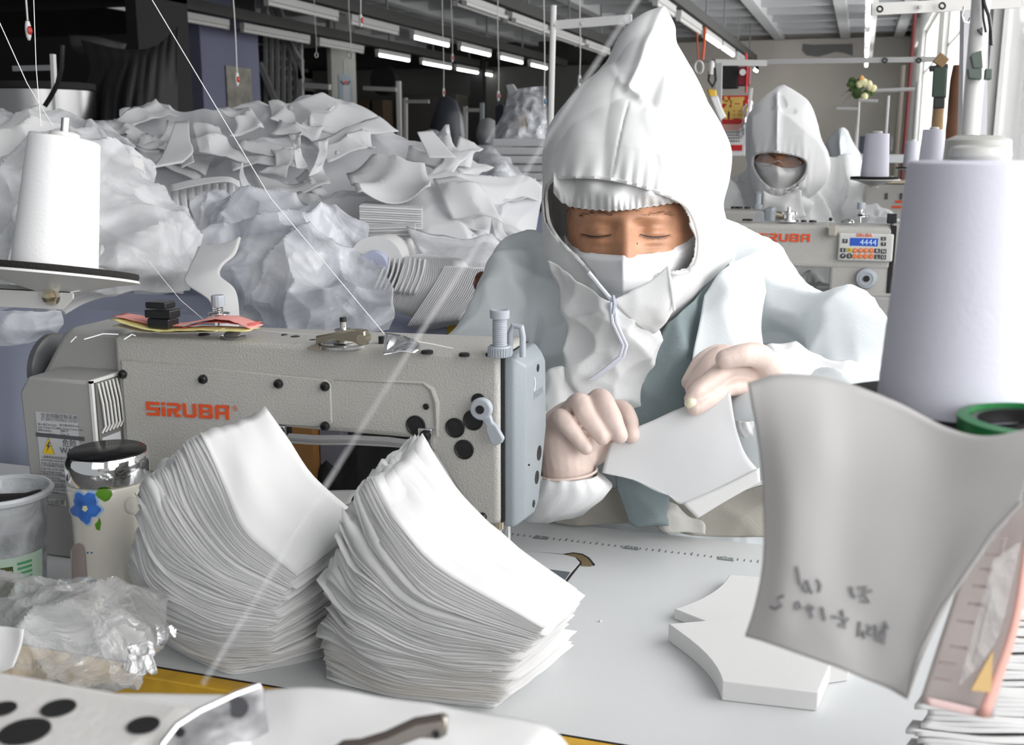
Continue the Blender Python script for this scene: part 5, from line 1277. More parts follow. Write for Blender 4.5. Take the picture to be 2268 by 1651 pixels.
# white fabric lying across the near machine
G = surf([[(-80, 1497, .50), (120, 1499, .50), (330, 1503, .50), (400, 1516, .50), (570, 1534, .50), (740, 1531, .50), (850, 1549, .50), (1010, 1575, .50), (1170, 1600, .50), (1225, 1622, .50), (1262, 1670, .50)],
          [(-80, 1560, .47), (120, 1560, .475), (330, 1565, .475), (420, 1580, .475), (580, 1590, .475), (740, 1590, .475), (850, 1600, .475), (1000, 1625, .475), (1130, 1645, .475), (1180, 1660, .475), (1215, 1700, .475)],
          [(-80, 1700, .44), (120, 1700, .44), (330, 1700, .44), (420, 1710, .44), (580, 1710, .44), (740, 1710, .44), (850, 1710, .44), (1000, 1720, .44), (1110, 1730, .44), (1150, 1740, .44), (1180, 1760, .44)]], 16, 90)
mb = MB().grid(G); mb = displace_mb(mb, lambda P: .12 * facets(P, .05, 41, k=.55))
# keep it below the machine top at the left
for v in mb.v:
    if v.x < xr + .01: v.z = min(v.z, zt2 - .012)
tag(obj('draped_fabric', mb, SHEETW, solid=.0008, angle=0), 'smooth white fabric edge lying along the bottom of the picture', 'fabric')
tag(obj('folded_corner', MB().grid(surf([[(-40, 1385, .80), (20, 1390, .80), (52, 1394, .79)], [(-40, 1430, .79), (20, 1430, .79), (46, 1432, .785)], [(-40, 1490, .78), (0, 1490, .78), (30, 1478, .78)]], 8, 8)), SHEETW, solid=.001), 'small folded white piece at the left edge above the yellow edging', 'fabric')

# ------------------------------------------------------------------ threads in the air
def thr(pts, r, lab, name='thread'):
    return tag(obj(name, MB().tube([W(*p) for p in pts], r, 5), THREAD), lab, 'thread', None)


thr([(325, -20, 1.25), (600, 440, 1.25), (853, 742, 1.20)], .00055, 'white thread running from the top down to the metal guide on the machine')
thr([(-20, 8, 1.2), (60, 185, 1.18), (118, 281, 1.15)], .0005, 'thin thread slanting down from the left edge to the left cone')
thr([(74, -20, 1.3), (80, 150, 1.28), (91, 280, 1.26)], .0005, 'nearly upright thin thread above the left cone')
thr([(330, 580, 1.35), (400, 665, 1.34), (474, 728, 1.33)], .0004, 'faint thread running down to the tension knob on the machine')
thr([(488, 724, 1.33), (640, 738, 1.28), (745, 745, 1.23)], .0004, 'fine thread running level from tension knob to winder')
thr([(926, 757, 1.2), (960, 763, 1.2), (1003, 772, 1.2)], .0005, 'short thread running right from the metal guide on the machine top')
# the near, out-of-focus thread crossing the picture
thr([(1425, -20, .46), (930, 740, .44), (450, 1515, .43)], .0011, 'blurred near thread crossing the picture from top right to bottom left')
tl_ = bpy.data.objects[[o.name for o in bpy.data.objects if o.get('label', '').startswith('blurred near')][0]]
tl_.data.materials[0] = plastic_film('blurry_thread', .10, (.9, .9, .9), wr=0, gl=.05, gm=.2)
thr([(2208, 365, 3.0), (1998, 480, 3.0)], .0008, 'faint thread below the far cones')
# ------------------------------------------------------------------ cloth-covered table behind, with heaps
ct = empty('packing_table', (-1.7, 2.6, 0), 'long packing table under a lavender-white cloth, behind the sewing machine', 'table')
ZK = .925
obj('tabletop', MB().box((-3.4, 1.86, ZK - .04), (-.62, 3.9, ZK - .012)), CARD, ct, smooth=False)
for x in (-3.3, -2.0, -.75):
    for y in (1.95, 3.8): obj('leg', MB().box((x, y, 0), (x + .05, y + .05, ZK - .04)), PAINTW, ct, smooth=False)
# cloth with a wavy front drop
G = []
for i in range(121):
    x = -3.45 + 2.85 * i / 120; wv = .012 * math.sin(x * 19) + .008 * math.sin(x * 43 + 1); L_ = []
    for (y, z, k) in [(3.95, ZK - .3, 0), (3.94, ZK, 0), (3.0, ZK, 0), (2.2, ZK, 0), (1.90, ZK, 0), (1.855, ZK - .004, .1), (1.835, ZK - .03, .4), (1.83, ZK - .10, .8), (1.83, ZK - .18, 1), (1.825, ZK - .28, 1.2), (1.82, ZK - .38, 1.4)]:
        L_.append(V(x, y + wv * k, z))
    G.append(L_)
tcl = tag(obj('table_cloth', MB().grid(G), LAV, solid=.002), 'lavender-white cloth hanging over the edge of the packing table', 'tablecloth')


def relief(rows, nu, nv, back=.5, zmin=ZK, jit=None, fdisp=None):
    """rows of (px,py,depth) from the foot to the skyline; closed behind and beneath"""
    G = surf(rows, nu, nv, jit)
    top = G[-1]; mid = []; end = []
    for p in top:
        dirv = Vector((p.x, p.y, 0)).normalized()
        mid.append(p + dirv * back * .35 - V(0, 0, (p.z - zmin) * .15)); 
    for p in top:
        dirv = Vector((p.x, p.y, 0)).normalized(); q = p + dirv * back; end.append(V(q.x, q.y, zmin))
    G = G + [mid, end]
    mb = MB().grid([[V(p.x, p.y, max(p.z, zmin)) for p in r] for r in G])
    if fdisp: mb = displace_mb(mb, fdisp); 
    for v in mb.v: v.z = max(v.z, zmin)
    return mb


# the big heap
hp = [[(300, 700, 2.45), (480, 690, 2.4), (640, 690, 2.35), (800, 690, 2.3), (950, 700, 2.3), (1080, 700, 2.35), (1195, 700, 2.5)],
      [(300, 600, 2.6), (480, 590, 2.5), (640, 580, 2.45), (800, 560, 2.4), (950, 560, 2.35), (1080, 560, 2.4), (1190, 590, 2.5)],
      [(285, 470, 2.8), (430, 480, 2.7), (600, 470, 2.6), (780, 460, 2.55), (940, 460, 2.5), (1090, 490, 2.5), (1186, 520, 2.55)],
      [(272, 340, 2.95), (400, 370, 2.85), (560, 350, 2.8), (740, 340, 2.75), (900, 370, 2.65), (1060, 400, 2.6), (1182, 465, 2.6)],
      [(268, 268, 3.1), (370, 280, 3.0), (540, 270, 2.95), (700, 280, 2.9), (880, 310, 2.8), (1040, 360, 2.75), (1176, 446, 2.68)],
      [(285, 246, 3.2), (365, 240, 3.15), (520, 236, 3.1), (680, 242, 3.05), (860, 284, 2.95), (1020, 330, 2.85), (1165, 432, 2.72)]]
fd = lambda P: .8 * facets(P, .34, 101, tilt=.50, k=.55, stretch=(1.5, 1, .8)) + 1.3 * facets(P, .15, 102, tilt=.6, k=.55, stretch=(1.9, 1, .7)) + 1.0 * facets(P, .06, 103, tilt=.6, k=.55, stretch=(1.8, 1, .8))
hm = relief(hp, 150, 260, .55, jit=lambda u, v: (0, -6 * math.sin(v * 23) * u ** 6 - 5 * math.sin(v * 51 + 1) * u ** 6, 0), fdisp=fd)
tag(obj('fabric_heap', hm, HEAPW, angle=28, stuff=True), 'huge crumpled heap of white cut nonwoven fabric on the packing table', 'fabric heap')
# loose pieces of fabric lying on the heap, each its own shape
def piece(rows, lb, m_=HEAPW, grp=None, nu=14, nv=14, th=.0025, name='fabric_piece', dsp=None, cat='fabric piece'):
    mb = MB().grid(surf(rows, nu, nv))
    if dsp: mb = displace_mb(mb, dsp)
    return tag(obj(name, mb, m_, solid=th, angle=30), lb, cat, grp)


wr = lambda s_, a_: (lambda P: 1.4 * a_ * facets(P, s_, int(s_ * 1000), tilt=.5))
piece([[(388, 270, 2.74), (418, 268, 2.74)], [(376, 305, 2.66), (421, 310, 2.66)], [(358, 345, 2.56), (428, 336, 2.58)], [(338, 372, 2.48), (405, 360, 2.52)]], 'narrow-waisted white fabric piece draped down the left part of the heap')
piece([[(425, 275, 2.86), (455, 272, 2.86), (480, 280, 2.88)], [(430, 300, 2.78), (470, 300, 2.78), (500, 310, 2.80)], [(440, 335, 2.74), (480, 345, 2.74), (560, 360, 2.74)]], 'folded white piece next to the narrow-waisted one', dsp=wr(.05, .5))
piece([[(395, 352, 2.6), (425, 338, 2.6)], [(402, 372, 2.56), (430, 358, 2.56)]], 'small rounded flap below the narrow-waisted piece')
piece([[(640, 300, 2.7), (668, 290, 2.7)], [(650, 330, 2.62), (665, 330, 2.62)], [(655, 370, 2.56), (680, 366, 2.56)]], 'small twisted ribbon of fabric on the crown of the heap', dsp=wr(.03, .8))
piece([[(700, 312, 2.68), (725, 312, 2.7)], [(708, 340, 2.6), (722, 344, 2.62)], [(682, 392, 2.52), (712, 378, 2.56)]], 'standing bow-shaped fabric piece in the middle of the heap', dsp=wr(.04, .5))
piece([[(536, 357, 2.5), (537, 360, 2.5)], [(530, 390, 2.44), (543, 392, 2.44)], [(534, 412, 2.4), (566, 432, 2.4)]], 'thin upright white spike of fabric above the grey plastic bag')
piece([[(924, 293, 2.62), (958, 290, 2.62)], [(936, 320, 2.6), (985, 322, 2.6)], [(950, 350, 2.56), (1010, 350, 2.56)]], 'square-cornered fabric piece sticking up at the right of the heap')
piece([[(640, 250, 2.98), (700, 262, 2.95), (760, 290, 2.9)], [(650, 285, 2.85), (700, 300, 2.82), (770, 330, 2.78)]], 'broad white fold at the top of the heap right of its peak', dsp=wr(.09, .6))
piece([[(600, 236, 3.0), (622, 229, 3.0), (660, 240, 3.0)], [(598, 262, 2.9), (625, 262, 2.9), (670, 275, 2.9)]], 'pointed fold forming the peak of the heap', dsp=wr(.07, .6))
piece([[(960, 400, 2.45), (1010, 380, 2.45), (1060, 400, 2.45)], [(980, 440, 2.38), (1040, 430, 2.38), (1090, 450, 2.38)], [(1000, 480, 2.36), (1060, 480, 2.36), (1110, 500, 2.36)]], 'smooth square fold at the right shoulder of the heap', dsp=wr(.08, .5))
piece([[(760, 355, 2.55), (850, 340, 2.55), (930, 352, 2.55)], [(780, 400, 2.42), (860, 405, 2.42), (950, 415, 2.42)], [(790, 440, 2.38), (880, 455, 2.38), (960, 440, 2.38)]], 'wide smooth fold across the middle right of the heap', dsp=wr(.14, .6))
# many more loose cut pieces strewn over it
rr = random.Random(77)
HPD = np.array([cr([cr([np.array(p, float) for p in r], v / 60) for r in hp], u / 40) for u in range(41) for v in range(61)])
HO = [(285, 262), (520, 250), (680, 256), (860, 296), (1020, 345), (1150, 430), (1180, 540), (1100, 600), (930, 480), (700, 470), (480, 400), (330, 380)]
cnt = 0
while cnt < 34:
    x0 = rr.uniform(290, 1170); y0 = rr.uniform(255, 600)
    if not inside(x0, y0, HO): continue
    d0 = HPD[np.argmin((HPD[:, 0] - x0) ** 2 + (HPD[:, 1] - y0) ** 2), 2] - rr.uniform(.03, .05)
    an = rr.uniform(-.7, .7) + (math.pi / 2 if rr.random() < .3 else 0); L_ = rr.uniform(40, 95); w_ = rr.uniform(18, 44); cu = rr.uniform(-18, 18); net = []
    for t in (-1, -.33, .33, 1):
        wd_ = w_ * (1 if abs(t) > .5 else .62); r_ = []
        for q in (-1, 0, 1):
            x = x0 + math.cos(an) * L_ * t - math.sin(an) * (wd_ * q + cu * t * t); y = y0 + .55 * (math.sin(an) * L_ * t + math.cos(an) * (wd_ * q + cu * t * t))
            r_.append((x, y, d0 + .10 * (y0 - y) / 60 - .02 * (1 - abs(t)) + rr.uniform(-.008, .008)))
        net.append(r_)
    piece(net, 'loose white cut piece lying crumpled on the big fabric heap', grp='loose cut pieces on the heap', nu=10, nv=8, dsp=wr(.05, rr.uniform(.3, .9)), name='fabric_piece'); cnt += 1
# pale inner edges of stacked pieces showing under the fold (comb of small ends)
for k in range(8):
    x = 378 + 18 * k
    piece([[(x, 415 - k, 2.36), (x + 15, 413 - k, 2.36)], [(x + 3, 438 - k, 2.34), (x + 17, 436 - k, 2.34)], [(x + 8, 462 + 2 * k, 2.32), (x + 20, 460 + 2 * k, 2.32)]], 'short white fabric end, %s from the left in the row above the grey bag' % ORD[k], grp='row of short fabric ends', nu=4, nv=3, th=.004)
piece([[(372, 412, 2.33), (430, 398, 2.33), (500, 392, 2.33), (530, 402, 2.33)], [(378, 424, 2.30), (432, 412, 2.30), (500, 402, 2.30), (532, 416, 2.30)]], 'long thin white strip lying over the row of short fabric ends')
# flat slabs of stacked pieces
def slab(x0, y0, x1, y1, d, hpx, lb, rot=0):
    a = W(x0, y0, d); c = W(x1, y1, d + .01); hz = hpx / F * d; dirn = (c - a).normalized(); bk = V(-dirn.y, dirn.x, 0).normalized()
    mb = MB(); n = 9
    for k in range(n):
        o_ = bk * (.004 * math.sin(k * 2.1)) + V(0, 0, -hz * (k + 1) / n); mb.prism([a + o_, c + o_, c + o_ + bk * .28, a + o_ + bk * .28], V(0, 0, hz / n * .86))
    return tag(obj('cut_piece_stack', mb, HEAPW, smooth=False, bevel=.001), lb, 'fabric stack')


slab(795, 455, 935, 462, 2.3, 46, 'short flat block of stacked white pieces with a square end, above the roll')
slab(690, 498, 905, 508, 2.24, 20, 'long flat white stack lying behind the plastic bag')
slab(780, 506, 920, 502, 2.2, 26, 'flat white stack just in front of the square-ended block')
piece([[(900, 500, 2.2), (960, 520, 2.2), (1040, 530, 2.2), (1090, 520, 2.2)], [(930, 560, 2.15), (985, 570, 2.14), (1060, 560, 2.15), (1110, 560, 2.2)], [(985, 600, 2.1), (1020, 610, 2.1), (1070, 605, 2.1), (1110, 600, 2.15)]], 'large soft white bag-like fold above the brown chair knob', m_=MILKY, dsp=wr(.06, .4))
# cardboard roll wrapped in lavender cloth end
r0 = W(812, 588, 2.05); r1 = W(760, 570, 2.6)
ro = empty('fabric_roll', tuple(W(830, 600, 2.05)), 'roll of white nonwoven with an open lavender core, lying beside the fan of sheets', 'fabric roll')
obj('rolled_cloth', MB().cyl(W(832, 584, 2.06), W(900, 560, 2.5), .052, seg=36), WHITE, ro, label='white wound cloth')
obj('roll_core', MB().cyl(W(826, 589, 2.03), W(833, 584, 2.062), .026, seg=28), LAV, ro)
# comb of curved sheets and fan bundles
for k in range(9):
    x = 826 + 11 * k
    piece([[(x + 26, 566 + k, 2.06), (x + 36, 566 + k, 2.12)], [(x + 20, 600 + k, 2.02), (x + 30, 600 + k, 2.08)], [(x + 2, 640 + 1.5 * k, 1.98), (x + 20, 636 + 1.5 * k, 2.05)]],
          'curved white sheet, %s from the left in the upright fan beside the roll' % ORD[k], grp='fan of curved sheets', nu=8, nv=3, th=.003, name='fanned_sheet', cat='sheet')
for k in range(26):
    f = k / 25
    piece([[(900 + 100 * f, 568 + 8 * f, 2.06 + .04 * f), (936 + 100 * f, 562 + 10 * f, 2.12 + .04 * f)], [(880 + 120 * f, 625 + 14 * f, 2.0), (920 + 120 * f, 620 + 14 * f, 2.05)], [(862 + 70 * f, 688 + 20 * f, 1.98), (885 + 78 * f, 692 + 18 * f, 2.03)]],
          ('front ' if k == 25 else 'back ' if k == 0 else '') + 'white sheet of the leaning bundle left of the coverall shoulder', grp='leaning bundle of white sheets', nu=8, nv=2, th=.0015, name='fanned_sheet', cat='sheet')
for k in range(22):
    f = k / 21
    piece([[(985 + 95 * f, 590 + 6 * f, 2.05), (1020 + 80 * f, 590 + 6 * f, 2.1)], [(950 + 105 * f, 650 + 8 * f, 1.97), (985 + 90 * f, 655 + 8 * f, 2.02)], [(902 + 110 * f, 722 - 14 * f, 1.93), (935 + 90 * f, 734 - 16 * f, 1.98)]],
          'white sheet of the lower leaning bundle beside the yellow box', grp='lower leaning bundle of white sheets', nu=8, nv=2, th=.0015, name='fanned_sheet', cat='sheet')
# wooden knob of a chair and yellow box
kn = displace_mb(MB().ball(W(1068, 630, 1.75), (.015, .013, .021), 24, 18), lambda P: P[:, 0] * 0)
for v in kn.v:
    z = (v.z - W(1070, 632, 1.75).z) / .026
    if z < 0: f = 1 + .55 * z; v.x = W(1070, 632, 1.75).x + (v.x - W(1070, 632, 1.75).x) * max(f, .25); v.z -= .006 * -z
tag(obj('wooden_finial', kn, WOOD), 'glossy dark brown wooden chair knob left of the coverall shoulder', 'chair part')
a = ony(998, 684, 1.86); c = ony(1052, 722, 1.86)
yb = empty('yellow_box', ((a.x + c.x) / 2, 1.9, c.z), 'mustard yellow box with white top beside the leaning sheets', 'box')
obj('box_body', MB().box((a.x, 1.84, c.z - .02), (c.x, 1.98, a.z)), mat('mustard', (.42, .25, .015), .7), yb, smooth=False)
obj('box_lid', MB().box((a.x, 1.84, a.z), (c.x, 1.98, a.z + .006)), WHITE, yb, smooth=False)

# left bag: white pieces wrapped in milky plastic
bgI = [[(-80, 690, 1.92), (60, 672, 1.9), (170, 660, 1.88), (290, 652, 1.88), (400, 640, 1.92)],
       [(-80, 600, 1.92), (60, 590, 1.85), (180, 580, 1.82), (300, 580, 1.84), (410, 590, 1.9)],
       [(-80, 480, 1.98), (60, 470, 1.92), (170, 460, 1.9), (280, 470, 1.92), (405, 540, 1.96)],
       [(-80, 370, 2.06), (50, 360, 2.02), (150, 350, 2.0), (240, 370, 2.02), (360, 480, 2.06)],
       [(-80, 290, 2.2), (40, 290, 2.16), (130, 290, 2.14), (200, 320, 2.14), (310, 430, 2.16)]]
ib = relief(bgI, 70, 90, .35, fdisp=lambda P: 1.4 * facets(P, .14, 201, tilt=.55, k=.55) + .9 * facets(P, .05, 202, tilt=.5))
tag(obj('wrapped_pieces', ib, WHITE, angle=28, stuff=True), 'white cut pieces filling the milky plastic bag at the left', 'fabric heap')
bgO = [[(-80, 700, 1.86), (60, 684, 1.84), (170, 670, 1.82), (300, 662, 1.82), (425, 645, 1.86)],
       [(-80, 600, 1.86), (60, 590, 1.79), (180, 580, 1.77), (310, 580, 1.79), (440, 575, 1.86)],
       [(-80, 480, 1.92), (60, 470, 1.86), (180, 450, 1.84), (290, 450, 1.86), (436, 528, 1.92)],
       [(-80, 350, 2.0), (60, 340, 1.96), (160, 330, 1.95), (265, 350, 1.96), (395, 480, 2.0)],
       [(-80, 262, 2.14), (60, 268, 2.1), (140, 270, 2.08), (240, 280, 2.08), (345, 405, 2.12)],
       [(-80, 244, 2.2), (60, 254, 2.16), (140, 262, 2.14), (205, 262, 2.14), (285, 325, 2.16)]]
ob_ = relief(bgO, 90, 110, .4, fdisp=lambda P: 1.1 * facets(P, .12, 211, tilt=.5, k=.55, stretch=(1, 1, 1.5)) + 1.3 * facets(P, .04, 212, tilt=.6))
lb_ = tag(obj('plastic_bag', ob_, MILKY, angle=25), 'large milky plastic bag full of white pieces behind the left thread cone', 'plastic bag')
piece([[(196, 262, 2.1), (235, 268, 2.08), (290, 318, 2.05)], [(230, 300, 2.05), (262, 312, 2.04), (300, 322, 2.02)], [(255, 345, 2.04), (275, 345, 2.03), (283, 333, 2.02)]], 'torn corner flap of plastic at the shoulder of the left bag', m_=MILKY, nu=12, nv=12, th=0, dsp=wr(.03, .6), name='plastic_flap', cat='plastic film')
# lower-left crumpled plastic below the bracket
piece([[(-60, 676, 1.7), (60, 690, 1.7), (135, 686, 1.72)], [(-60, 720, 1.68), (60, 730, 1.68), (140, 720, 1.7)], [(-60, 765, 1.7), (40, 760, 1.7), (110, 750, 1.72)]], 'crumpled clear plastic hanging over the cloth below the thread stand arm', m_=MILKY, nu=40, nv=40, th=0, dsp=lambda P: .6 * facets(P, .03, 221, tilt=.6), name='plastic_film', cat='plastic film')

# grey/clear bag in the middle
cbg = [[(500, 745, 1.84), (560, 748, 1.8), (640, 750, 1.78), (740, 752, 1.78), (850, 745, 1.82)],
       [(480, 660, 1.86), (550, 670, 1.8), (640, 680, 1.77), (740, 690, 1.78), (852, 690, 1.84)],
       [(440, 600, 1.92), (520, 600, 1.86), (630, 600, 1.82), (740, 610, 1.82), (850, 630, 1.88)],
       [(420, 520, 2.02), (500, 520, 1.96), (610, 520, 1.92), (730, 550, 1.92), (842, 580, 1.96)],
       [(425, 470, 2.12), (480, 450, 2.08), (580, 460, 2.02), (700, 515, 2.0), (825, 558, 2.04)],
       [(448, 432, 2.18), (480, 420, 2.18), (560, 428, 2.14), (660, 487, 2.1), (800, 545, 2.1)]]
mb = relief(cbg, 100, 120, .25, zmin=.84, fdisp=lambda P: 1.2 * facets(P, .12, 231, tilt=.5, k=.55, stretch=(1, 1, 1.6)) + 1.5 * facets(P, .04, 232, tilt=.6))
tag(obj('plastic_bag', mb, MILKY2, angle=22), 'grey see-through plastic bag slumped over the table cloth in the middle', 'plastic bag')
ibg = [[(560, 640, 1.98), (640, 650, 1.94), (720, 640, 1.98)], [(540, 580, 1.98), (640, 590, 1.9), (720, 580, 1.96)], [(540, 525, 2.04), (620, 520, 2.0), (700, 545, 2.04)]]
tag(obj('bag_contents', displace_mb(MB().grid(surf(ibg, 40, 40)), lambda P: .6 * facets(P, .04, 241, tilt=.6)), WHITE, angle=28, stuff=True), 'crumpled white film inside the grey see-through bag', 'plastic film')
# curled hourglass piece over the cloth edge
piece([[(532, 526, 1.78), (520, 562, 1.76), (492, 588, 1.74), (488, 612, 1.73), (520, 642, 1.72), (529, 690, 1.72), (528, 735, 1.72)],
       [(500, 540, 1.80), (470, 566, 1.78), (450, 598, 1.75), (448, 622, 1.73), (488, 660, 1.71), (499, 695, 1.71), (500, 735, 1.71)],
       [(440, 548, 1.84), (432, 570, 1.80), (418, 600, 1.77), (412, 628, 1.74), (462, 664, 1.71), (474, 700, 1.71), (477, 735, 1.71)]], 'thick white hourglass-shaped piece curling over the edge of the packing table', m_=SHEETW, nu=16, nv=40, th=.004)

# background table of white stacks behind the hood's left side
a = ony(1080, 306, 4.6); c = ony(1218, 420, 4.6)
bt = empty('fabric_bale', ((a.x + c.x) / 2, 5, c.z), 'pale bale of layered white fabric behind the white pole', 'fabric bale')
n = 6
for k in range(n):
    z0 = c.z + (a.z - c.z) * k / n; z1 = c.z + (a.z - c.z) * (k + .92) / n
    obj('layer', MB().box((a.x + .01 * (k % 2), 4.6 + .01 * (k % 3), z0), (c.x + .15, 5.4, z1)), HEAPW, bt, smooth=False, bevel=.008)
a = ony(1010, 322, 5.0); c = ony(1085, 345, 5.0)
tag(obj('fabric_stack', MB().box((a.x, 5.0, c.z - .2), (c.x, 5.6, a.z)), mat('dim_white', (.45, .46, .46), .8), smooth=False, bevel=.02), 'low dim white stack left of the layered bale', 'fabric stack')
tag(obj('plastic_bag', displace_mb(MB().grid(surf([[(1035, 420, 3.9), (1100, 440, 3.8), (1165, 420, 3.9)], [(1045, 360, 3.9), (1100, 370, 3.7), (1160, 385, 3.9)], [(1060, 320, 4.1), (1095, 328, 4.0), (1130, 352, 4.1)]], 36, 36)), lambda P: .7 * facets(P, .09, 251, tilt=.6)), MILKY2, angle=25), 'clear plastic bag sagging in front of the layered bale', 'plastic bag')
a = ony(1100, 440, 4.1); c = ony(1225, 455, 4.1)
b2 = empty('side_table', ((a.x + c.x) / 2, 4.0, 0), 'white side table with a dark edge behind the white pole', 'table')
obj('tabletop', MB().box((a.x - .1, 4.1, a.z - .02), (c.x + .3, 5.6, a.z)), TABLEW, b2, smooth=False)
obj('table_edge', MB().box((a.x - .1, 4.09, a.z - .045), (c.x + .3, 4.1, a.z - .015)), BLACKM, b2, smooth=False)
obj('table_skirt', MB().box((a.x - .1, 4.12, 0), (c.x + .3, 4.14, a.z - .045)), LAV, b2, smooth=False)
tag(obj('fabric_piece', displace_mb(MB().grid(surf([[(1120, 400, 3.8), (1160, 395, 3.8), (1212, 400, 3.8)], [(1110, 440, 3.6), (1160, 436, 3.6), (1212, 440, 3.6)]], 24, 24)), lambda P: .6 * facets(P, .07, 261)), HEAPW, angle=28), 'crumpled white cloth lying on the side table behind the pole', 'fabric piece')
tag(obj('fabric_piece', MB().grid(surf([[(1226, 272, 2.4), (1238, 268, 2.4)], [(1215, 300, 2.4), (1232, 310, 2.4)], [(1212, 330, 2.4), (1222, 350, 2.4)]], 6, 4)), WHITE, solid=.002), 'white pointed scrap showing left of the hood by the pole', 'fabric piece')
# ------------------------------------------------------------------ people
def sstep(a, b, x): t = min(max((x - a) / (b - a), 0), 1); return t * t * (3 - 2 * t)
def gs(x, y, cx, cy, sx, sy): return math.exp(-((x - cx) / sx) ** 2 - ((y - cy) / sy) ** 2)


def segd(x, y, L):
    best = 1e9
    for (x0, y0), (x1, y1) in zip(L[:-1], L[1:]):
        dx, dy = x1 - x0, y1 - y0; t = min(max(((x - x0) * dx + (y - y0) * dy) / (dx * dx + dy * dy + 1e-9), 0), 1)
        best = min(best, math.hypot(x - x0 - t * dx, y - y0 - t * dy))
    return best


def shell(rows, opening=None, nr=120, nt=180, off=None, disp=None, sq=1.0):
    """closed-round garment shell; rows: (y, left, right, centre depth, half depth)"""
    R = [np.array(r, float) for r in rows]; vs = []; keep = []; PX = []
    cum = [0]
    for a, b in zip(R[:-1], R[1:]): cum.append(cum[-1] + abs(b[0] - a[0]) + .3 * abs(b[1] - a[1]))
    tt = [c / cum[-1] for c in cum]
    for i in range(nr + 1):
        t = i / nr
        k = max(j for j in range(len(tt)) if tt[j] <= t + 1e-9); k = min(k, len(R) - 2)
        f_ = (t - tt[k]) / (tt[k + 1] - tt[k]); y, l, r, dc, hd = cr(R, (k + f_) / (len(R) - 1))
        if hd < .001: hd = .001
        for j in range(nt):
            q = 2 * math.pi * j / nt; cxx = (l + r) / 2; hw = abs(r - l) / 2
            c_, s_ = math.cos(q), math.sin(q)
            x = cxx + hw * c_; d = dc - hd * (abs(s_) ** sq) * (1 if s_ > 0 else -1)
            if off and s_ > 0: d += off(x, y) * s_
            vs.append(W(x, y, d)); PX.append((x, y, s_))
    fs = []
    for i in range(nr):
        for j in range(nt):
            a = i * nt + j; b = i * nt + (j + 1) % nt
            q = (a, b, b + nt, a + nt)
            if opening:
                x = sum(PX[k][0] for k in q) / 4; y = sum(PX[k][1] for k in q) / 4; s_ = sum(PX[k][2] for k in q) / 4
                if s_ > 0 and inside(x, y, opening): continue
            fs.append(q)
    if not opening or True: fs.append(tuple(range(nt - 1, -1, -1)))
    mb = MB().add(vs, fs)
    if disp: mb = displace_mb(mb, disp)
    return mb


def rim_tube(poly, rowsfn, off, r, seg=8, wob=0.0):
    pts = []
    for i in range(len(poly) * 6 + 1):
        t = i / (len(poly) * 6); P_ = [np.array(p, float) for p in poly + [poly[0]]]; x, y = cr(P_, t)
        pts.append(W(x, y, rowsfn(x, y) + off + wob * math.sin(i * 1.9)))
    return MB().tube(pts, r, seg, caps=False)


def depth_fn(rows):
    R = sorted(rows)
    ys = [r[0] for r in R]
    def f(x, y):
        l = np.interp(y, ys, [r[1] for r in R]); rr_ = np.interp(y, ys, [r[2] for r in R]); dc = np.interp(y, ys, [r[3] for r in R]); hd = np.interp(y, ys, [r[4] for r in R])
        u = (x - (l + rr_) / 2) / max((rr_ - l) / 2, 1e-6); return dc - hd * math.sqrt(max(0, 1 - u * u))
    return f


def chain(mb, pts, seg=20, sub=6):
    """tapering limb with rounded ends through (px,py,depth,radius)"""
    P_ = [np.array(p, float) for p in pts]; n = (len(pts) - 1) * sub; L = []; R_ = []
    for i in range(n + 1):
        p = cr(P_, i / n); L.append(W(*p[:3])); R_.append(p[3])
    mb.tube(L, R_, seg); mb.ball(L[0], R_[0], seg, 10); mb.ball(L[-1], R_[-1], seg, 10)
    return mb


# ================= main worker
wk = empty('person', tuple(W(1420, 1180, 1.56)), 'worker in a peaked white hood and pale coverall, looking down, pinning white fabric', 'person')
HR = [(17, 1468, 1472, 1.53, .003), (36, 1432, 1485, 1.53, .02), (60, 1402, 1498, 1.53, .04), (90, 1378, 1501, 1.53, .06), (136, 1352, 1522, 1.53, .08), (156, 1330, 1533, 1.53, .088), (194, 1291, 1553, 1.53, .10), (240, 1249, 1576, 1.53, .118),
      (291, 1217, 1601, 1.53, .135), (336, 1206, 1617, 1.53, .145), (394, 1203, 1613, 1.53, .150), (448, 1204, 1602, 1.53, .152), (480, 1206, 1610, 1.53, .152), (520, 1208, 1628, 1.53, .150), (560, 1212, 1640, 1.53, .146), (600, 1224, 1622, 1.53, .14),
      (640, 1240, 1588, 1.53, .130), (680, 1262, 1545, 1.53, .12), (715, 1296, 1505, 1.53, .105), (745, 1330, 1460, 1.53, .085)]
OPN = [(1210, 440), (1213, 415), (1226, 399), (1256, 392), (1330, 394), (1400, 407), (1460, 427), (1508, 448), (1533, 478), (1547, 525), (1544, 572), (1528, 598), (1500, 606), (1470, 606), (1430, 626), (1390, 645), (1357, 664), (1322, 622), (1290, 584), (1262, 556), (1236, 528), (1216, 490)]
RIDGE = [([(1470, 17), (1432, 95), (1420, 130), (1392, 190)], -.010, 9), ([(1385, 200), (1425, 235), (1440, 225), (1470, 130)], .007, 16), ([(1355, 150), (1375, 180), (1415, 212)], -.004, 10), ([(1500, 60), (1480, 100), (1478, 130)], .006, 14),
         ([(1392, 225), (1375, 300), (1357, 388)], .0025, 3), ([(1290, 240), (1330, 300), (1345, 385)], .004, 30), ([(1425, 235), (1450, 300), (1480, 380)], -.003, 14),
         ([(1250, 290), (1240, 340), (1250, 385)], .003, 16), ([(1560, 250), (1580, 330), (1570, 430)], .004, 30)]


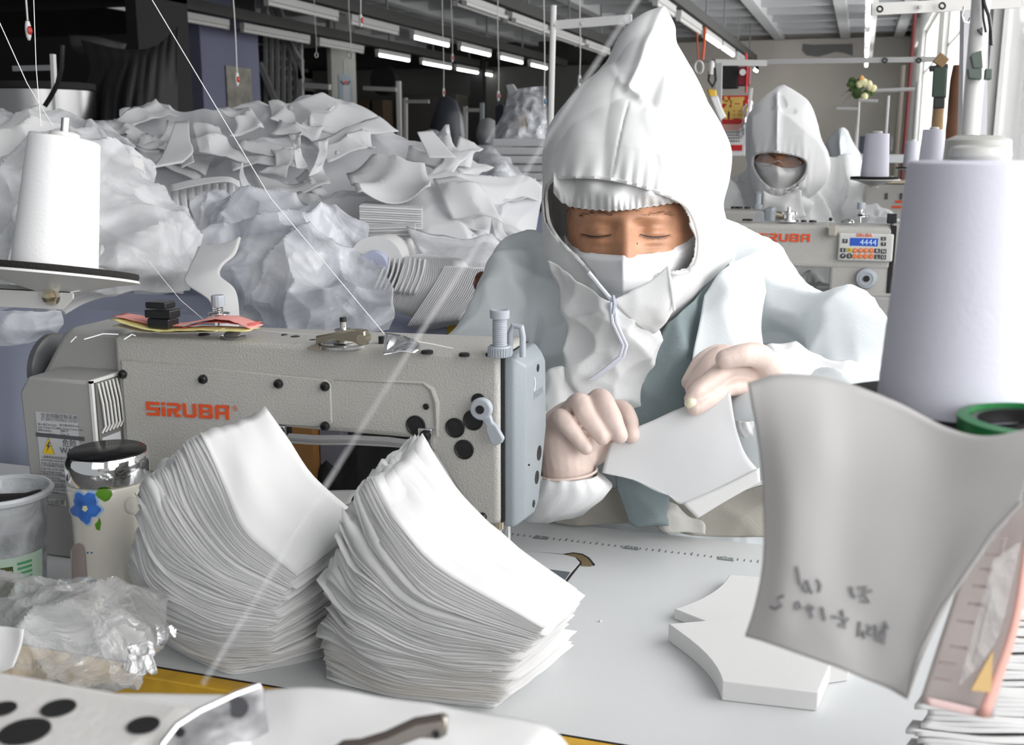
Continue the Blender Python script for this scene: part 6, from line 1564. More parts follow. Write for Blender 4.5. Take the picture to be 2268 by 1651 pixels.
def hood_off(x, y):
    o_ = 0
    for L, a, w in RIDGE:
        d = segd(x, y, L)
        if d < w * 3: o_ += a * math.exp(-(d / w) ** 2)
    # gathers above the elastic rim
    d = segd(x, y, OPN + [OPN[0]])
    if d < 75: o_ += .0034 * math.sin(x * .20 + 2.1 * math.sin(x * .031) + y * .03) * math.exp(-d / 26) - .010 * math.exp(-d / 10) * 0 + .004 * (1 - math.exp(-d / 14)) * math.exp(-d / 40)
    return o_


hd_rows = depth_fn(HR)
HOODM = cloth('hood_white', (.85, .855, .85), .18, .35, 650)
hmb = shell(HR, OPN, 230, 330, hood_off, lambda P: .35 * facets(P, .07, 301, tilt=.45, k=.55, stretch=(1, 1, 1.8)))
obj('hood', hmb, HOODM, wk, solid=.0012, angle=60)
obj('hood_elastic', rim_tube(OPN, lambda x, y: hd_rows(x, y) + hood_off(x, y), -.001, .0024, wob=.0008), WHITE, wk, label='gathered elastic rim of the hood')
obj('hood_seam', MB().tube([W(x, y, hd_rows(x, y) + hood_off(x, y) - .0004) for x, y in [(1392, 226), (1386, 260), (1377, 300), (1368, 345), (1358, 388)]], .0007, 6), mat('seam_shadow', (.55, .56, .57), .9), wk)

# head and face
FR_ = [(330, 1330, 1470, 1.53, .04), (370, 1285, 1525, 1.52, .085), (420, 1262, 1540, 1.515, .105), (470, 1256, 1546, 1.51, .112), (520, 1256, 1546, 1.51, .113), (570, 1264, 1536, 1.51, .112), (620, 1290, 1505, 1.51, .105), (660, 1320, 1470, 1.515, .09), (690, 1350, 1440, 1.53, .06), (700, 1370, 1420, 1.54, .03)]


def face_off(x, y):
    o_ = -.0045 * gs(x, y, 1332, 482, 42, 11) - .0045 * gs(x, y, 1447, 482, 42, 11) - .004 * gs(x, y, 1388, 470, 50, 16)
    o_ += .0085 * gs(x, y, 1348, 506, 20, 18) + .0085 * gs(x, y, 1424, 508, 20, 18) + .004 * gs(x, y, 1300, 508, 30, 14) + .004 * gs(x, y, 1485, 508, 30, 14)
    o_ += -.0065 * gs(x, y, 1320, 513, 30, 10) - .0065 * gs(x, y, 1451, 515, 31, 10)
    for (c, yy) in ((1320, 524), (1451, 525)):
        yl = yy - 5 * ((x - c) / 34) ** 2
        o_ += .0028 * math.exp(-((y - yl) / 2.2) ** 2) * math.exp(-((x - c) / 30) ** 4)
        o_ += -.0022 * gs(x, y, c, yy + 11, 32, 6) + .0022 * gs(x, y, c, yy + 22, 34, 5)
        o_ += .0014 * math.exp(-((y - (yl - 19)) / 1.8) ** 2) * math.exp(-((x - c) / 28) ** 4)
    br = sstep(485, 575, y)
    o_ -= (.006 + .022 * br) * math.exp(-((x - 1386) / (17 + 12 * br)) ** 2) * sstep(470, 500, y)
    o_ -= .006 * gs(x, y, 1298, 565, 42, 26) + .006 * gs(x, y, 1478, 565, 42, 26)
    return o_


fd_ = depth_fn(FR_)
head = shell(FR_, None, 150, 220, face_off)
obj('head', head, SKIN, wk, angle=0)
fdp = lambda x, y: fd_(x, y) + face_off(x, y)
for c, yy, w_ in ((1320, 524, 34), (1451, 525, 34)):
    pts = [(c + w_ * s_, yy - 6 * s_ * s_ + (1.2 if c < 1400 else 1) * s_) for s_ in [k / 10 - 1 for k in range(21)]]
    obj('lash_line', MB().tube([W(x, y, fdp(x, y) - .0006) for x, y in pts], [.0002 + .0007 * (1 - abs(k / 10 - 1) ** 2) for k in range(21)], 6), DARKHAIR, wk)
    lm = MB(); rr = random.Random(int(c))
    for k in range(34):
        s_ = -1 + 2 * (k + .5) / 34; x = c + w_ * s_; y = yy - 6 * s_ * s_; L_ = rr.uniform(5, 8)
        lm.tube([W(x, y, fdp(x, y) - .0008), W(x + 2.5 * s_, y + L_ * .55, fdp(x, y) - .0030), W(x + 4.5 * s_, y + L_, fdp(x, y) - .0042)], [.00028, .0002, .00008], 4)
    obj('eyelashes', lm, DARKHAIR, wk, smooth=False, stuff=True)
BROWH = mat('brow_hair', (.13, .06, .035), .8)
for side, L_ in ((0, [(1362, 479), (1335, 470), (1306, 471), (1284, 481)]), (1, [(1408, 483), (1436, 474), (1464, 471), (1488, 478)])):
    bm_ = MB(); rr = random.Random(3 + side); P_ = [np.array(p, float) for p in L_]
    for k in range(120):
        t = rr.random(); x, y = cr(P_, t); y += rr.gauss(0, 2.4); sgn = -1 if side == 0 else 1; l_ = rr.uniform(5, 9)
        bm_.tube([W(x, y + 1.5, fdp(x, y) - .0003), W(x + sgn * l_, y - rr.uniform(0, 2.5), fdp(x + sgn * l_, y) - .0006)], [.00022, .0001], 3)
    obj('eyebrow', bm_, BROWH, wk, smooth=False, stuff=True)
mm = MB()
for x, y in [(1411, 540), (1478, 506), (1357, 474), (1428, 546), (1503, 512), (1500, 530), (1468, 550)]:
    mm.ball(W(x, y, fdp(x, y)), .0013 if x == 1411 else .0007, 8, 6)
obj('moles', mm, BROW, wk, stuff=True)
hr = MB(); rr = random.Random(8)
for k in range(14):
    x = rr.choice([rr.uniform(1258, 1272), rr.uniform(1405, 1420)]); y = 458 if x < 1300 else 458
    hr.tube([W(x, y - 10, fdp(x, y) - .002), W(x + rr.uniform(-3, 3), y + 6, fdp(x, y) - .0015), W(x + rr.uniform(-6, 6), y + rr.uniform(8, 24 if x < 1300 else 12), fdp(x, y + 10) - .001)], .0002, 3)
obj('stray_hair', hr, DARKHAIR, wk, smooth=False, stuff=True)

# white face mask with a centre crease
TOPM = [(1250, 520), (1266, 544), (1290, 556), (1325, 563), (1385, 567), (1445, 562), (1490, 551), (1522, 535), (1549, 512)]
tx = [p[0] for p in TOPM]; ty_ = [p[1] for p in TOPM]
G = []
for i in range(61):
    u = i / 60; L_ = []
    for j in range(101):
        v = j / 100; xt = 1250 + 299 * v; xb = 1318 + 140 * v; x = xt + (xb - xt) * u ** 1.4; y = np.interp(xt, tx, ty_); y = y + (705 - y) * u
        d = fd_(x, min(y, 650)) - .011 * sstep(0, .12, u) - .0015
        nose = math.exp(-(abs(x - 1381) / 34.0)) * (.022 * math.exp(-((y - 590) / 46) ** 2) + .010)
        d -= nose; d -= .006 * gs(x, y, 1385, 640, 70, 40)
        d -= .0022 * math.exp(-((x - 1378) / 2.2) ** 2) * sstep(575, 590, y) * (1 - sstep(635, 655, y))
        d += .0016 * math.sin(y * .09 + x * .02) * (abs(v - .5) * 2) ** 2
        L_.append(W(x, y, d))
    G.append(L_)
obj('face_mask', MB().grid(G), cloth('mask_white', (.85, .86, .875), .1, .1, 1400), wk, solid=.0012, angle=0)
# inner cap with gathered edge
CAPB = [(1224, 424), (1240, 446), (1262, 458), (1300, 464), (1350, 468), (1400, 464), (1450, 457), (1495, 449), (1516, 452), (1540, 470)]
cx_ = [p[0] for p in CAPB]; cy_ = [p[1] for p in CAPB]
G = []
for i in range(71):
    u = i / 70; L_ = []
    for j in range(221):
        v = j / 220; x = 1226 + 308 * v; yb_ = np.interp(x, cx_, cy_); yt = 372 + 34 * v; y = yt + (yb_ - yt) * u
        d = min(fd_(max(min(x, 1538), 1264), max(y, 420)), 1.47) - .006
        d -= .018 * math.sin(math.pi * min(u * 1.02, 1)) ** .8
        d += .0018 * math.sin(x * .42 + 1.7 * math.sin(x * .05)) * sstep(.45, 1, u) + .0045 * math.sin(x * .085 + 3 * u) * math.sin(math.pi * u) + .004 * math.sin(x * .052 - 5 * u + 1)
        if u > .93: d -= .002
        L_.append(W(x, y + (1.3 * math.sin(x * .42) if u > .9 else 0), d))
    G.append(L_)
obj('inner_cap', MB().grid(G), HOODM, wk, solid=.0012, angle=0, label='gathered white inner cap above the forehead')

# coverall body with both sleeves: one continuous skin
bm_ = MB()
BR = [(505, 1420, 1600, 1.66, .04), (530, 1240, 1650, 1.65, .07), (570, 1160, 1720, 1.64, .09), (640, 1150, 1730, 1.62, .115), (740, 1165, 1710, 1.60, .13), (860, 1190, 1690, 1.605, .14), (1000, 1200, 1680, 1.62, .145), (1120, 1190, 1690, 1.65, .15), (1250, 1180, 1700, 1.67, .15), (1500, 1180, 1700, 1.68, .15)]
t_ = shell(BR, None, 60, 60); t_.f.append(tuple(range(60 * 60, 61 * 60))); bm_.add(t_.v, t_.f)
chain(bm_, [(1160, 602, 1.62, .050), (1118, 690, 1.60, .058), (1085, 790, 1.57, .060), (1090, 900, 1.50, .056), (1150, 1000, 1.42, .044), (1222, 1066, 1.375, .028)])
chain(bm_, [(1610, 604, 1.62, .058), (1700, 668, 1.595, .064), (1795, 738, 1.55, .072), (1868, 790, 1.50, .076), (1888, 860, 1.44, .064), (1800, 925, 1.39, .054), (1700, 965, 1.36, .042)])
chain(bm_, [(1300, 565, 1.62, .05), (1130, 580, 1.62, .036)])
def suit_disp(P): return .42 * facets(P, .14, 401, tilt=.6, k=.55, stretch=(1, 1, 1.5)) + 1.15 * facets(P, .06, 402, tilt=.6, k=.55, stretch=(1.5, 1, 1)) + .9 * facets(P, .028, 403, tilt=.6, k=.55, stretch=(1, 1, 2))
body = fused(bm_, .0055, 6, suit_disp)
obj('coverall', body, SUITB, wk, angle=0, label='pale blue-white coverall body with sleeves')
ps_ = lambda net, nu=30, nv=30, amp=.0, s_=.04, sd=1: (lambda mb: displace_mb(mb, lambda P: 2.2 * amp * facets(P, s_, sd, tilt=.5, k=.55)) if amp else mb)(MB().grid(surf(net, nu, nv)))
# green-grey gown seen at the chest
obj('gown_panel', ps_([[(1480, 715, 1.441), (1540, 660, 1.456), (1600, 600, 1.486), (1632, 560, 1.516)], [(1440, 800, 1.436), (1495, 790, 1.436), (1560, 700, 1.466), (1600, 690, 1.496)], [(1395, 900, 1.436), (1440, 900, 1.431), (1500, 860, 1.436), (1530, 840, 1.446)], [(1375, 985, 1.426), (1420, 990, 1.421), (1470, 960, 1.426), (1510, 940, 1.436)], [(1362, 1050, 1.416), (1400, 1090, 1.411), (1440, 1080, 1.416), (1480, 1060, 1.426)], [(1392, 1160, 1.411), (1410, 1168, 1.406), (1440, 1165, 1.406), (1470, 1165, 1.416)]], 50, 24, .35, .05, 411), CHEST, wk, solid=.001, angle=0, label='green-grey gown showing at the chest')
# smooth pale layer right of the gown panel
obj('front_panel', ps_([[(1560, 655, 1.45), (1620, 590, 1.47), (1680, 560, 1.50)], [(1545, 740, 1.425), (1620, 720, 1.43), (1700, 700, 1.46)], [(1528, 830, 1.41), (1600, 810, 1.42), (1690, 800, 1.44)], [(1512, 910, 1.405), (1570, 900, 1.41), (1640, 900, 1.43)]], 30, 24, .45, .06, 412), SUITB, wk, solid=.001, angle=0)
# bib below the mask and its zip
bib = [[(1216, 575, 1.435), (1262, 610, 1.40), (1310, 640, 1.385), (1357, 668, 1.378), (1400, 645, 1.382), (1440, 625, 1.39)],
       [(1240, 650, 1.43), (1285, 690, 1.405), (1325, 715, 1.39), (1366, 722, 1.384), (1410, 715, 1.388), (1450, 700, 1.395)],
       [(1262, 735, 1.44), (1290, 760, 1.415), (1330, 775, 1.40), (1382, 770, 1.39), (1425, 765, 1.40), (1462, 760, 1.415)],
       [(1245, 830, 1.44), (1275, 835, 1.42), (1315, 830, 1.405), (1365, 840, 1.41), (1400, 850, 1.42), (1432, 850, 1.43)],
       [(1230, 930, 1.45), (1275, 935, 1.44), (1320, 935, 1.43), (1360, 940, 1.43), (1390, 945, 1.44), (1412, 945, 1.445)]]
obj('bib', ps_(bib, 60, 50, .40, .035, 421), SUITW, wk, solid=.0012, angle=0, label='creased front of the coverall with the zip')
ZP = mat('zip_tape', (.66, .68, .76), .7)
zl = [(1304, 604, 1.372), (1332, 638, 1.368), (1357, 668, 1.366)]
obj('zip_tape', MB().tube([W(x, y, d) for x, y, d in zl], .0028, 6), ZP, wk)
for dx in (-5, 3): obj('zip_tape', MB().tube([W(x + dx, y, d - .002) for x, y, d in [(1357, 670, 1.374), (1362, 715, 1.378), (1385, 765, 1.382), (1378, 790, 1.386), (1345, 818, 1.394), (1312, 842, 1.400)]], .0022, 6), ZP, wk)
obj('zip_pull', MB().tube([W(1358, 655, 1.362), W(1361, 675, 1.360), W(1357, 696, 1.362)], [.002, .0028, .0018], 8), mat('zip_slider', (.40, .43, .50), .35), wk)
# collar flap on the right of the zip
obj('collar_flap', ps_([[(1357, 665, 1.372), (1398, 646, 1.370), (1440, 622, 1.368), (1480, 588, 1.366)], [(1380, 692, 1.374), (1420, 680, 1.370), (1460, 655, 1.366), (1487, 620, 1.366)], [(1415, 722, 1.384), (1440, 708, 1.378), (1470, 695, 1.372), (1494, 668, 1.372)], [(1438, 742, 1.40), (1452, 738, 1.395), (1470, 720, 1.39), (1482, 700, 1.385)]], 20, 20, .15, .03, 431), HOODM, wk, solid=.0014, angle=0)
obj('flap_edge', MB().tube([W(1479, 590, 1.364), W(1487, 640, 1.363), W(1493, 688, 1.369)], .0018, 6), HOODM, wk)
# sleeve ends, cuffs
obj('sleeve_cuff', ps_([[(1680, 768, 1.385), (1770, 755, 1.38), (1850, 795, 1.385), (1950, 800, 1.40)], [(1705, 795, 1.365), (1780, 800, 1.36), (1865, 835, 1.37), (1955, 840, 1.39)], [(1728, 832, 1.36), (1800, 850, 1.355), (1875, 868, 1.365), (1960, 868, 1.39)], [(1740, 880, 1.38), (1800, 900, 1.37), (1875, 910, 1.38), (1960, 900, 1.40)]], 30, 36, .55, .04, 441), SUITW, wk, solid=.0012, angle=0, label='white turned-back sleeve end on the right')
obj('sleeve_fold', ps_([[(1190, 850, 1.44), (1225, 818, 1.43), (1262, 822, 1.43), (1300, 870, 1.44)], [(1190, 910, 1.42), (1235, 880, 1.41), (1272, 890, 1.42), (1310, 920, 1.43)], [(1190, 990, 1.42), (1230, 960, 1.40), (1270, 960, 1.41), (1310, 980, 1.43)]], 24, 24, .4, .03, 451), SUITW, wk, solid=.0012, angle=0)
def cuff(secs, nm, seed):
    G = []
    for (cx0, cy0, hw, hh, d, sl) in secs:
        G.append([W(cx0 + hw * math.cos(q), cy0 + hh * math.sin(q) + sl * math.cos(q), d - .035 * math.sin(q) + .0016 * math.sin(13 * q + cy0)) for q in [2 * math.pi * i / 72 for i in range(73)]])
    mb = displace_mb(MB().grid(G), lambda P: .4 * facets(P, .02, seed, tilt=.5))
    return obj(nm, mb, SUITW, wk, solid=.0012, angle=0)
cuff([(1258, 1050, 66, 16, 1.325, 0), (1262, 1068, 80, 20, 1.33, -6), (1265, 1085, 92, 24, 1.335, -10), (1255, 1108, 86, 26, 1.35, -14), (1235, 1132, 76, 24, 1.37, -14)], 'glove_side_cuff', 461)
cuff([(1655, 925, 34, 10, 1.335, 0), (1662, 945, 44, 12, 1.34, 0), (1680, 965, 56, 14, 1.35, 0), (1705, 990, 62, 16, 1.37, 0)], 'glove_side_cuff', 462)
# apron / lap cloth behind the table edge
obj('lap_cloth', ps_([[(1200, 1080, 1.50), (1300, 1090, 1.47), (1400, 1080, 1.45), (1540, 1110, 1.43), (1700, 1070, 1.43)], [(1200, 1120, 1.50), (1300, 1130, 1.47), (1410, 1120, 1.45), (1545, 1145, 1.425), (1700, 1110, 1.42)], [(1215, 1158, 1.49), (1300, 1163, 1.47), (1425, 1160, 1.44), (1540, 1188, 1.425), (1700, 1190, 1.41)]], 24, 60, .45, .05, 471), APRON, wk, solid=.0015, angle=0, label='beige-grey cloth across the lap at the table edge')
obj('lap_fold', ps_([[(1430, 1090, 1.428), (1480, 1110, 1.42), (1530, 1140, 1.415)], [(1440, 1130, 1.425), (1500, 1150, 1.41), (1560, 1160, 1.41)], [(1465, 1172, 1.425), (1520, 1180, 1.41), (1560, 1182, 1.41)]], 16, 16, .5, .03, 472), cloth('lap_pale', (.62, .61, .57), .1, .6, 420), wk, solid=.001, angle=0)

# gloved hands: each one continuous glove with five separate fingers
gl = MB()
chain(gl, [(1258, 1075, 1.335, .030), (1256, 1030, 1.335, .033), (1250, 985, 1.34, .032), (1256, 950, 1.345, .026)])
chain(gl, [(1232, 1000, 1.345, .021), (1226, 950, 1.345, .019), (1262, 918, 1.35, .018), (1305, 908, 1.36, .015), (1340, 920, 1.365, .012)])
chain(gl, [(1285, 1010, 1.335, .022), (1300, 985, 1.34, .018)])
chain(gl, [(1230, 940, 1.335, .0120), (1242, 928, 1.315, .0125), (1262, 950, 1.300, .0108), (1298, 992, 1.292, .0090)], 16)
chain(gl, [(1258, 915, 1.340, .0125), (1284, 893, 1.318, .0132), (1300, 922, 1.302, .0118), (1335, 970, 1.290, .0098)], 16)
chain(gl, [(1305, 900, 1.345, .0125), (1330, 884, 1.320, .0136), (1348, 915, 1.302, .0126), (1373, 966, 1.290, .0108)], 16)
chain(gl, [(1345, 905, 1.365, .011), (1378, 908, 1.350, .0120), (1394, 935, 1.335, .0112), (1399, 965, 1.315, .0105)], 16)
chain(gl, [(1290, 1020, 1.345, .016), (1322, 1003, 1.345, .0145), (1350, 988, 1.342, .012), (1378, 978, 1.335, .0100)], 16)
obj('glove', fused(gl, .0019, 5, lambda P: .10 * facets(P, .012, 501, tilt=.4) + .10 * facets(P, .03, 502)), GLOVE, wk, angle=0, label='latex glove on the hand beside the machine')
obj('glove_rim', MB().tube([W(1258 + 64 * math.cos(q), 1046 + 17 * math.sin(q) - 6 * math.cos(q), 1.325 - .034 * math.sin(q)) for q in [math.pi * i / 20 for i in range(-2, 23)]], .0016, 6), GLOVE, wk)
gr = MB()
chain(gr, [(1668, 950, 1.35, .025), (1672, 905, 1.355, .029), (1688, 860, 1.36, .030), (1695, 822, 1.36, .023)])
chain(gr, [(1640, 885, 1.37, .014), (1650, 840, 1.37, .016), (1690, 812, 1.36, .019)])
chain(gr, [(1708, 815, 1.340, .0165), (1682, 790, 1.318, .0155), (1645, 787, 1.305, .0140), (1606, 795, 1.302, .0122)], 16)
chain(gr, [(1665, 800, 1.375, .0130), (1605, 785, 1.370, .0130), (1566, 812, 1.360, .0120), (1534, 862, 1.345, .0100)], 16)
chain(gr, [(1665, 822, 1.345, .0130), (1612, 818, 1.328, .0130), (1577, 842, 1.312, .0125), (1545, 868, 1.302, .0115), (1530, 884, 1.300, .0090)], 16)
chain(gr, [(1680, 868, 1.345, .0140), (1630, 856, 1.330, .0115), (1590, 870, 1.315, .0105), (1556, 892, 1.303, .0110), (1538, 904, 1.298, .0095)], 16)
chain(gr, [(1660, 800, 1.39, .012), (1600, 782, 1.39, .012), (1556, 800, 1.38, .011), (1524, 848, 1.365, .0095)], 16)
obj('glove', fused(gr, .0019, 5, lambda P: .10 * facets(P, .012, 503, tilt=.4) + .12 * facets(P, .03, 504)), GLOVE, wk, angle=0, label='latex glove pinching the top of the held fabric')
obj('glove_fingertip', displace_mb(MB().ball(W(1531, 893, 1.296), .0078, 16, 12), lambda P: .5 * facets(P, .006, 505, tilt=.9)), mat('glove_tip', (.78, .72, .52), .4), wk, label='loose yellowish crumpled glove tip')

# the fabric piece being held
hs_out = [[(1350, 985, 1.322), (1400, 952, 1.318), (1450, 930, 1.316), (1498, 908, 1.314), (1560, 885, 1.312), (1617, 867, 1.310)],
          [(1345, 1002, 1.320), (1405, 985, 1.316), (1465, 965, 1.312), (1520, 945, 1.310), (1575, 930, 1.308), (1627, 932, 1.306)],
          [(1340, 1020, 1.318), (1405, 1018, 1.314), (1475, 1010, 1.308), (1535, 995, 1.304), (1590, 980, 1.302), (1640, 980, 1.302)],
          [(1334, 1045, 1.316), (1400, 1058, 1.310), (1465, 1085, 1.304), (1520, 1075, 1.300), (1580, 1040, 1.298), (1655, 1012, 1.298)],
          [(1334, 1047, 1.316), (1402, 1062, 1.308), (1472, 1092, 1.302), (1515, 1118, 1.297), (1590, 1085, 1.295), (1678, 1040, 1.293)]]
hf = tag(obj('held_fabric', MB().grid(surf(hs_out, 24, 36)), cloth('held_white', (.80, .805, .81), .35, .05), solid=.0012, angle=0), 'white hourglass-shaped fabric piece held up in both gloved hands', 'fabric piece')
G = surf([[(1512, 1116, 1.296), (1590, 1083, 1.294), (1682, 1037, 1.292)], [(1545, 1149, 1.291), (1612, 1108, 1.289), (1684, 1068, 1.287)]], 5, 20)
obj('folded_edge', MB().grid(G), WHITE, hf, solid=.003, angle=0)


# ================= second worker
wb = empty('person', tuple(W(1760, 520, 3.5)), 'worker in a rounded white hood with glasses and mask behind the keypad machine', 'person')
H2 = [(194, 1722, 1738, 3.5, .01), (205, 1700, 1755, 3.5, .05), (222, 1682, 1775, 3.5, .08), (245, 1668, 1790, 3.5, .11), (278, 1658, 1802, 3.5, .13), (310, 1654, 1812, 3.5, .145), (340, 1652, 1824, 3.5, .15), (370, 1652, 1830, 3.5, .15), (398, 1658, 1826, 3.5, .145), (420, 1668, 1812, 3.5, .13), (442, 1685, 1785, 3.5, .11), (458, 1702, 1755, 3.5, .09)]
O2 = [(1668, 350), (1674, 341), (1700, 336), (1735, 338), (1768, 345), (1785, 356), (1788, 372), (1780, 392), (1764, 408), (1740, 420), (1712, 420), (1690, 405), (1675, 385), (1667, 366)]
RD2 = [([(1722, 205), (1722, 240), (1720, 335)], -.022, 8), ([(1732, 212), (1740, 235), (1760, 240)], .012, 7), ([(1790, 250), (1800, 300), (1815, 330)], -.01, 8)]
def off2(x, y):
    o_ = sum(a * math.exp(-(segd(x, y, L) / w) ** 2) for L, a, w in RD2); d = segd(x, y, O2 + [O2[0]])
    return o_ + .003 * math.sin(x * .42 + y * .05) * math.exp(-d / 14)
d2 = depth_fn(H2)
obj('hood', shell(H2, O2, 110, 170, off2, lambda P: .5 * facets(P, .10, 601, tilt=.5, k=.55, stretch=(1, 1, 1.6))), HOODM, wb, solid=.002, angle=0)
obj('hood_elastic', rim_tube(O2, lambda x, y: d2(x, y) + off2(x, y), -.002, .004), WHITE, wb)
F2 = [(300, 1690, 1770, 3.5, .06), (330, 1672, 1788, 3.5, .10), (360, 1668, 1792, 3.5, .115), (390, 1675, 1785, 3.5, .11), (420, 1690, 1765, 3.5, .09), (440, 1715, 1745, 3.5, .04)]
def fo2(x, y): return -.012 * gs(x, y, 1728, 362, 8, 16) - .006 * gs(x, y, 1728, 345, 50, 6) + .008 * gs(x, y, 1705, 356, 12, 6) + .008 * gs(x, y, 1752, 360, 12, 6)
obj('head', shell(F2, None, 50, 80, fo2), SKIN, wb, angle=0)
f2 = depth_fn(F2)
G = []
for i in range(25):
    u = i / 24; L_ = []
    for j in range(41):
        v = j / 40; x = 1668 + 122 * v; yt = np.interp(x, [1668, 1690, 1716, 1728, 1750, 1775, 1790], [358, 360, 366, 371, 373, 366, 354]); xb = 1690 + 80 * v; y = yt + (436 - yt) * u; x = x + (xb - x) * u ** 1.5
        L_.append(W(x, y, f2(x, min(y, 415)) - .012 * sstep(0, .2, u) - .03 * math.exp(-abs(x - 1722) / 16) * math.exp(-((y - 378) / 24) ** 2) - .004))
    G.append(L_)
obj('face_mask', MB().grid(G), WHITE, wb, solid=.002, angle=0)
GM = mat('glasses_frame', (.25, .22, .22), .2, metal=.6)
for cx0, cy0 in ((1694, 358), (1752, 362)):
    obj('glasses_rim', MB().tube([W(cx0 + 21 * math.cos(q), cy0 + 10 * math.sin(q), f2(1728, 360) - .022 + abs(cx0 - 1725) * .0002) for q in [2 * math.pi * i / 24 for i in range(25)]], .0011, 6, caps=False), GM, wb)
    obj('glasses_lens', MB().lathe([(.026, 0), (.02, -.001), (0, -.0015)], W(cx0, cy0, f2(1728, 360) - .022), ax=FW, seg=20), plastic_film('lens', .05, wr=0, gl=.2), wb)
obj('glasses_bridge', MB().tube([W(1714, 359, f2(1728, 360) - .026), W(1723, 356, f2(1728, 360) - .028), W(1732, 361, f2(1728, 360) - .026)], .0011, 6), GM, wb)
obj('eyebrow', MB().tube([W(1735, 350, f2(1740, 350) - .006), W(1755, 346, f2(1755, 348) - .005), W(1772, 352, f2(1770, 350) - .003)], .003, 6).tube([W(1690, 346, f2(1690, 348) - .004), W(1705, 344, f2(1705, 346) - .006), W(1718, 349, f2(1718, 350) - .007)], .003, 6), BROWH, wb)
bm2 = MB()
B2 = [(345, 1770, 1850, 3.72, .04), (375, 1660, 1875, 3.7, .09), (410, 1625, 1890, 3.68, .13), (460, 1620, 1905, 3.66, .15), (520, 1615, 1930, 3.66, .16), (640, 1610, 1930, 3.66, .16)]
t_ = shell(B2, None, 40, 48); t_.f.append(tuple(range(40 * 48, 41 * 48))); bm2.add(t_.v, t_.f)
chain(bm2, [(1850, 395, 3.7, .062), (1895, 440, 3.62, .064), (1935, 480, 3.5, .064), (1940, 540, 3.3, .06)])
chain(bm2, [(1640, 400, 3.7, .06), (1620, 450, 3.62, .062), (1600, 500, 3.5, .06), (1600, 560, 3.3, .055)])
chain(bm2, [(1735, 425, 3.46, .05), (1735, 470, 3.47, .08), (1740, 540, 3.5, .10)])
obj('coverall', fused(bm2, .011, 4, lambda P: 2.0 * facets(P, .14, 611, tilt=.55, k=.55, stretch=(.7, 1, 1.8)) + 1.2 * facets(P, .06, 612, tilt=.5)), SUITW, wb, angle=0)
obj('collar_band', ps_([[(1690, 430, 3.36), (1735, 428, 3.34), (1775, 425, 3.36)], [(1692, 440, 3.35), (1735, 440, 3.33), (1772, 434, 3.35)], [(1686, 480, 3.36), (1735, 485, 3.34), (1780, 480, 3.36)]], 12, 16, .4, .06, 621), WHITE, wb, solid=.002, angle=0)
# ================= third worker, farthest back
wc = empty('person', tuple(W(1870, 370, 5.8)), 'farthest worker, only a pointed white hood showing behind the second worker', 'person')
H3 = [(284, 1866, 1871, 5.8, .01), (292, 1855, 1880, 5.8, .05), (305, 1843, 1888, 5.8, .09), (322, 1834, 1896, 5.8, .12), (345, 1832, 1904, 5.8, .13), (375, 1840, 1900, 5.8, .12)]
obj('hood', shell(H3, None, 30, 60, lambda x, y: -.04 * math.exp(-((x - 1858 - .1 * (y - 300)) / 7) ** 2), lambda P: .5 * facets(P, .09, 631)), SUITB, wc, angle=0)
t3 = MB(); B3 = [(345, 1820, 1900, 5.9, .06), (365, 1790, 1915, 5.9, .14), (400, 1780, 1925, 5.9, .16), (460, 1780, 1925, 5.9, .16)]
obj('coverall', shell(B3, None, 16, 40, None, lambda P: .6 * facets(P, .12, 641)), SUITB, wc, angle=0)

# ------------------------------------------------------------------ second machine, its operator side toward us
YM = 2.36
mB = empty('sewing_machine', tuple(ony(1850, 690, YM)), 'beige sewing machine with a blue display keypad and dial behind the main worker', 'sewing machine')
def bx(nm, x0, y0, x1, y1, Y, th, m_, par=mB, **k):
    a = ony(x0, y0, Y); c = ony(x1, y1, Y)
    return obj(nm, MB().box((a.x, Y, c.z), (c.x, Y + th, a.z)), m_, par, smooth=False, **k)
bx('body', 1560, 494, 1974, 600, YM, .11, ENAMEL, bevel=.008, bseg=3)
bx('column', 1840, 560, 1974, 700, YM + .002, .105, ENAMEL, bevel=.006)
bx('base_box', 1800, 652, 1990, 730, YM - .02, .15, ENAMEL2, bevel=.005)
bx('motor_cap', 1974.5, 497, 2030, 640, YM + .004, .10, ENAMEL, bevel=.006)
bx('motor_gap', 1973.6, 500, 1975.6, 650, YM + .0006, .02, BLACKM)
a = ony(1672, 534, YM - .001); c = ony(1770, 536, YM - .001)
blockletters('SiRUBA', a, (c - a).normalized(), (0, 0, 1), (ony(1672, 516, YM) - a).length * .98, mB, ORANGE, (0, -1, 0), th=.001)
bx('keypad', 1858, 516, 1976, 581, YM - .012, .013, mat('keypad_grey', (.58, .58, .55), .4), bevel=.004, bseg=3)
YK = YM - .0125
bx('display', 1883, 527, 1944, 546, YK, .001, mat('lcd_blue', (.02, .07, .38), .2, emit=.25))
obj('display_digits', text_mb('4444', .0165, ony(1923, 537.5, YK - .0006), (1, 0, 0), (0, 0, 1), .0003), mat('lcd_white', (.45, .6, .8), .4, emit=.2), mB, smooth=False)
obj('keypad_mark', text_mb('SIRUBA', .0095, ony(1914, 521.5, YK - .0003), (1, 0, 0), (0, 0, 1), .0003, .0002), ORANGE, mB, smooth=False)
KD = mat('key_dark', (.04, .045, .05), .4); KO = mat('key_orange', (.70, .18, .05), .4); KY = mat('key_yellow', (.65, .48, .03), .4)
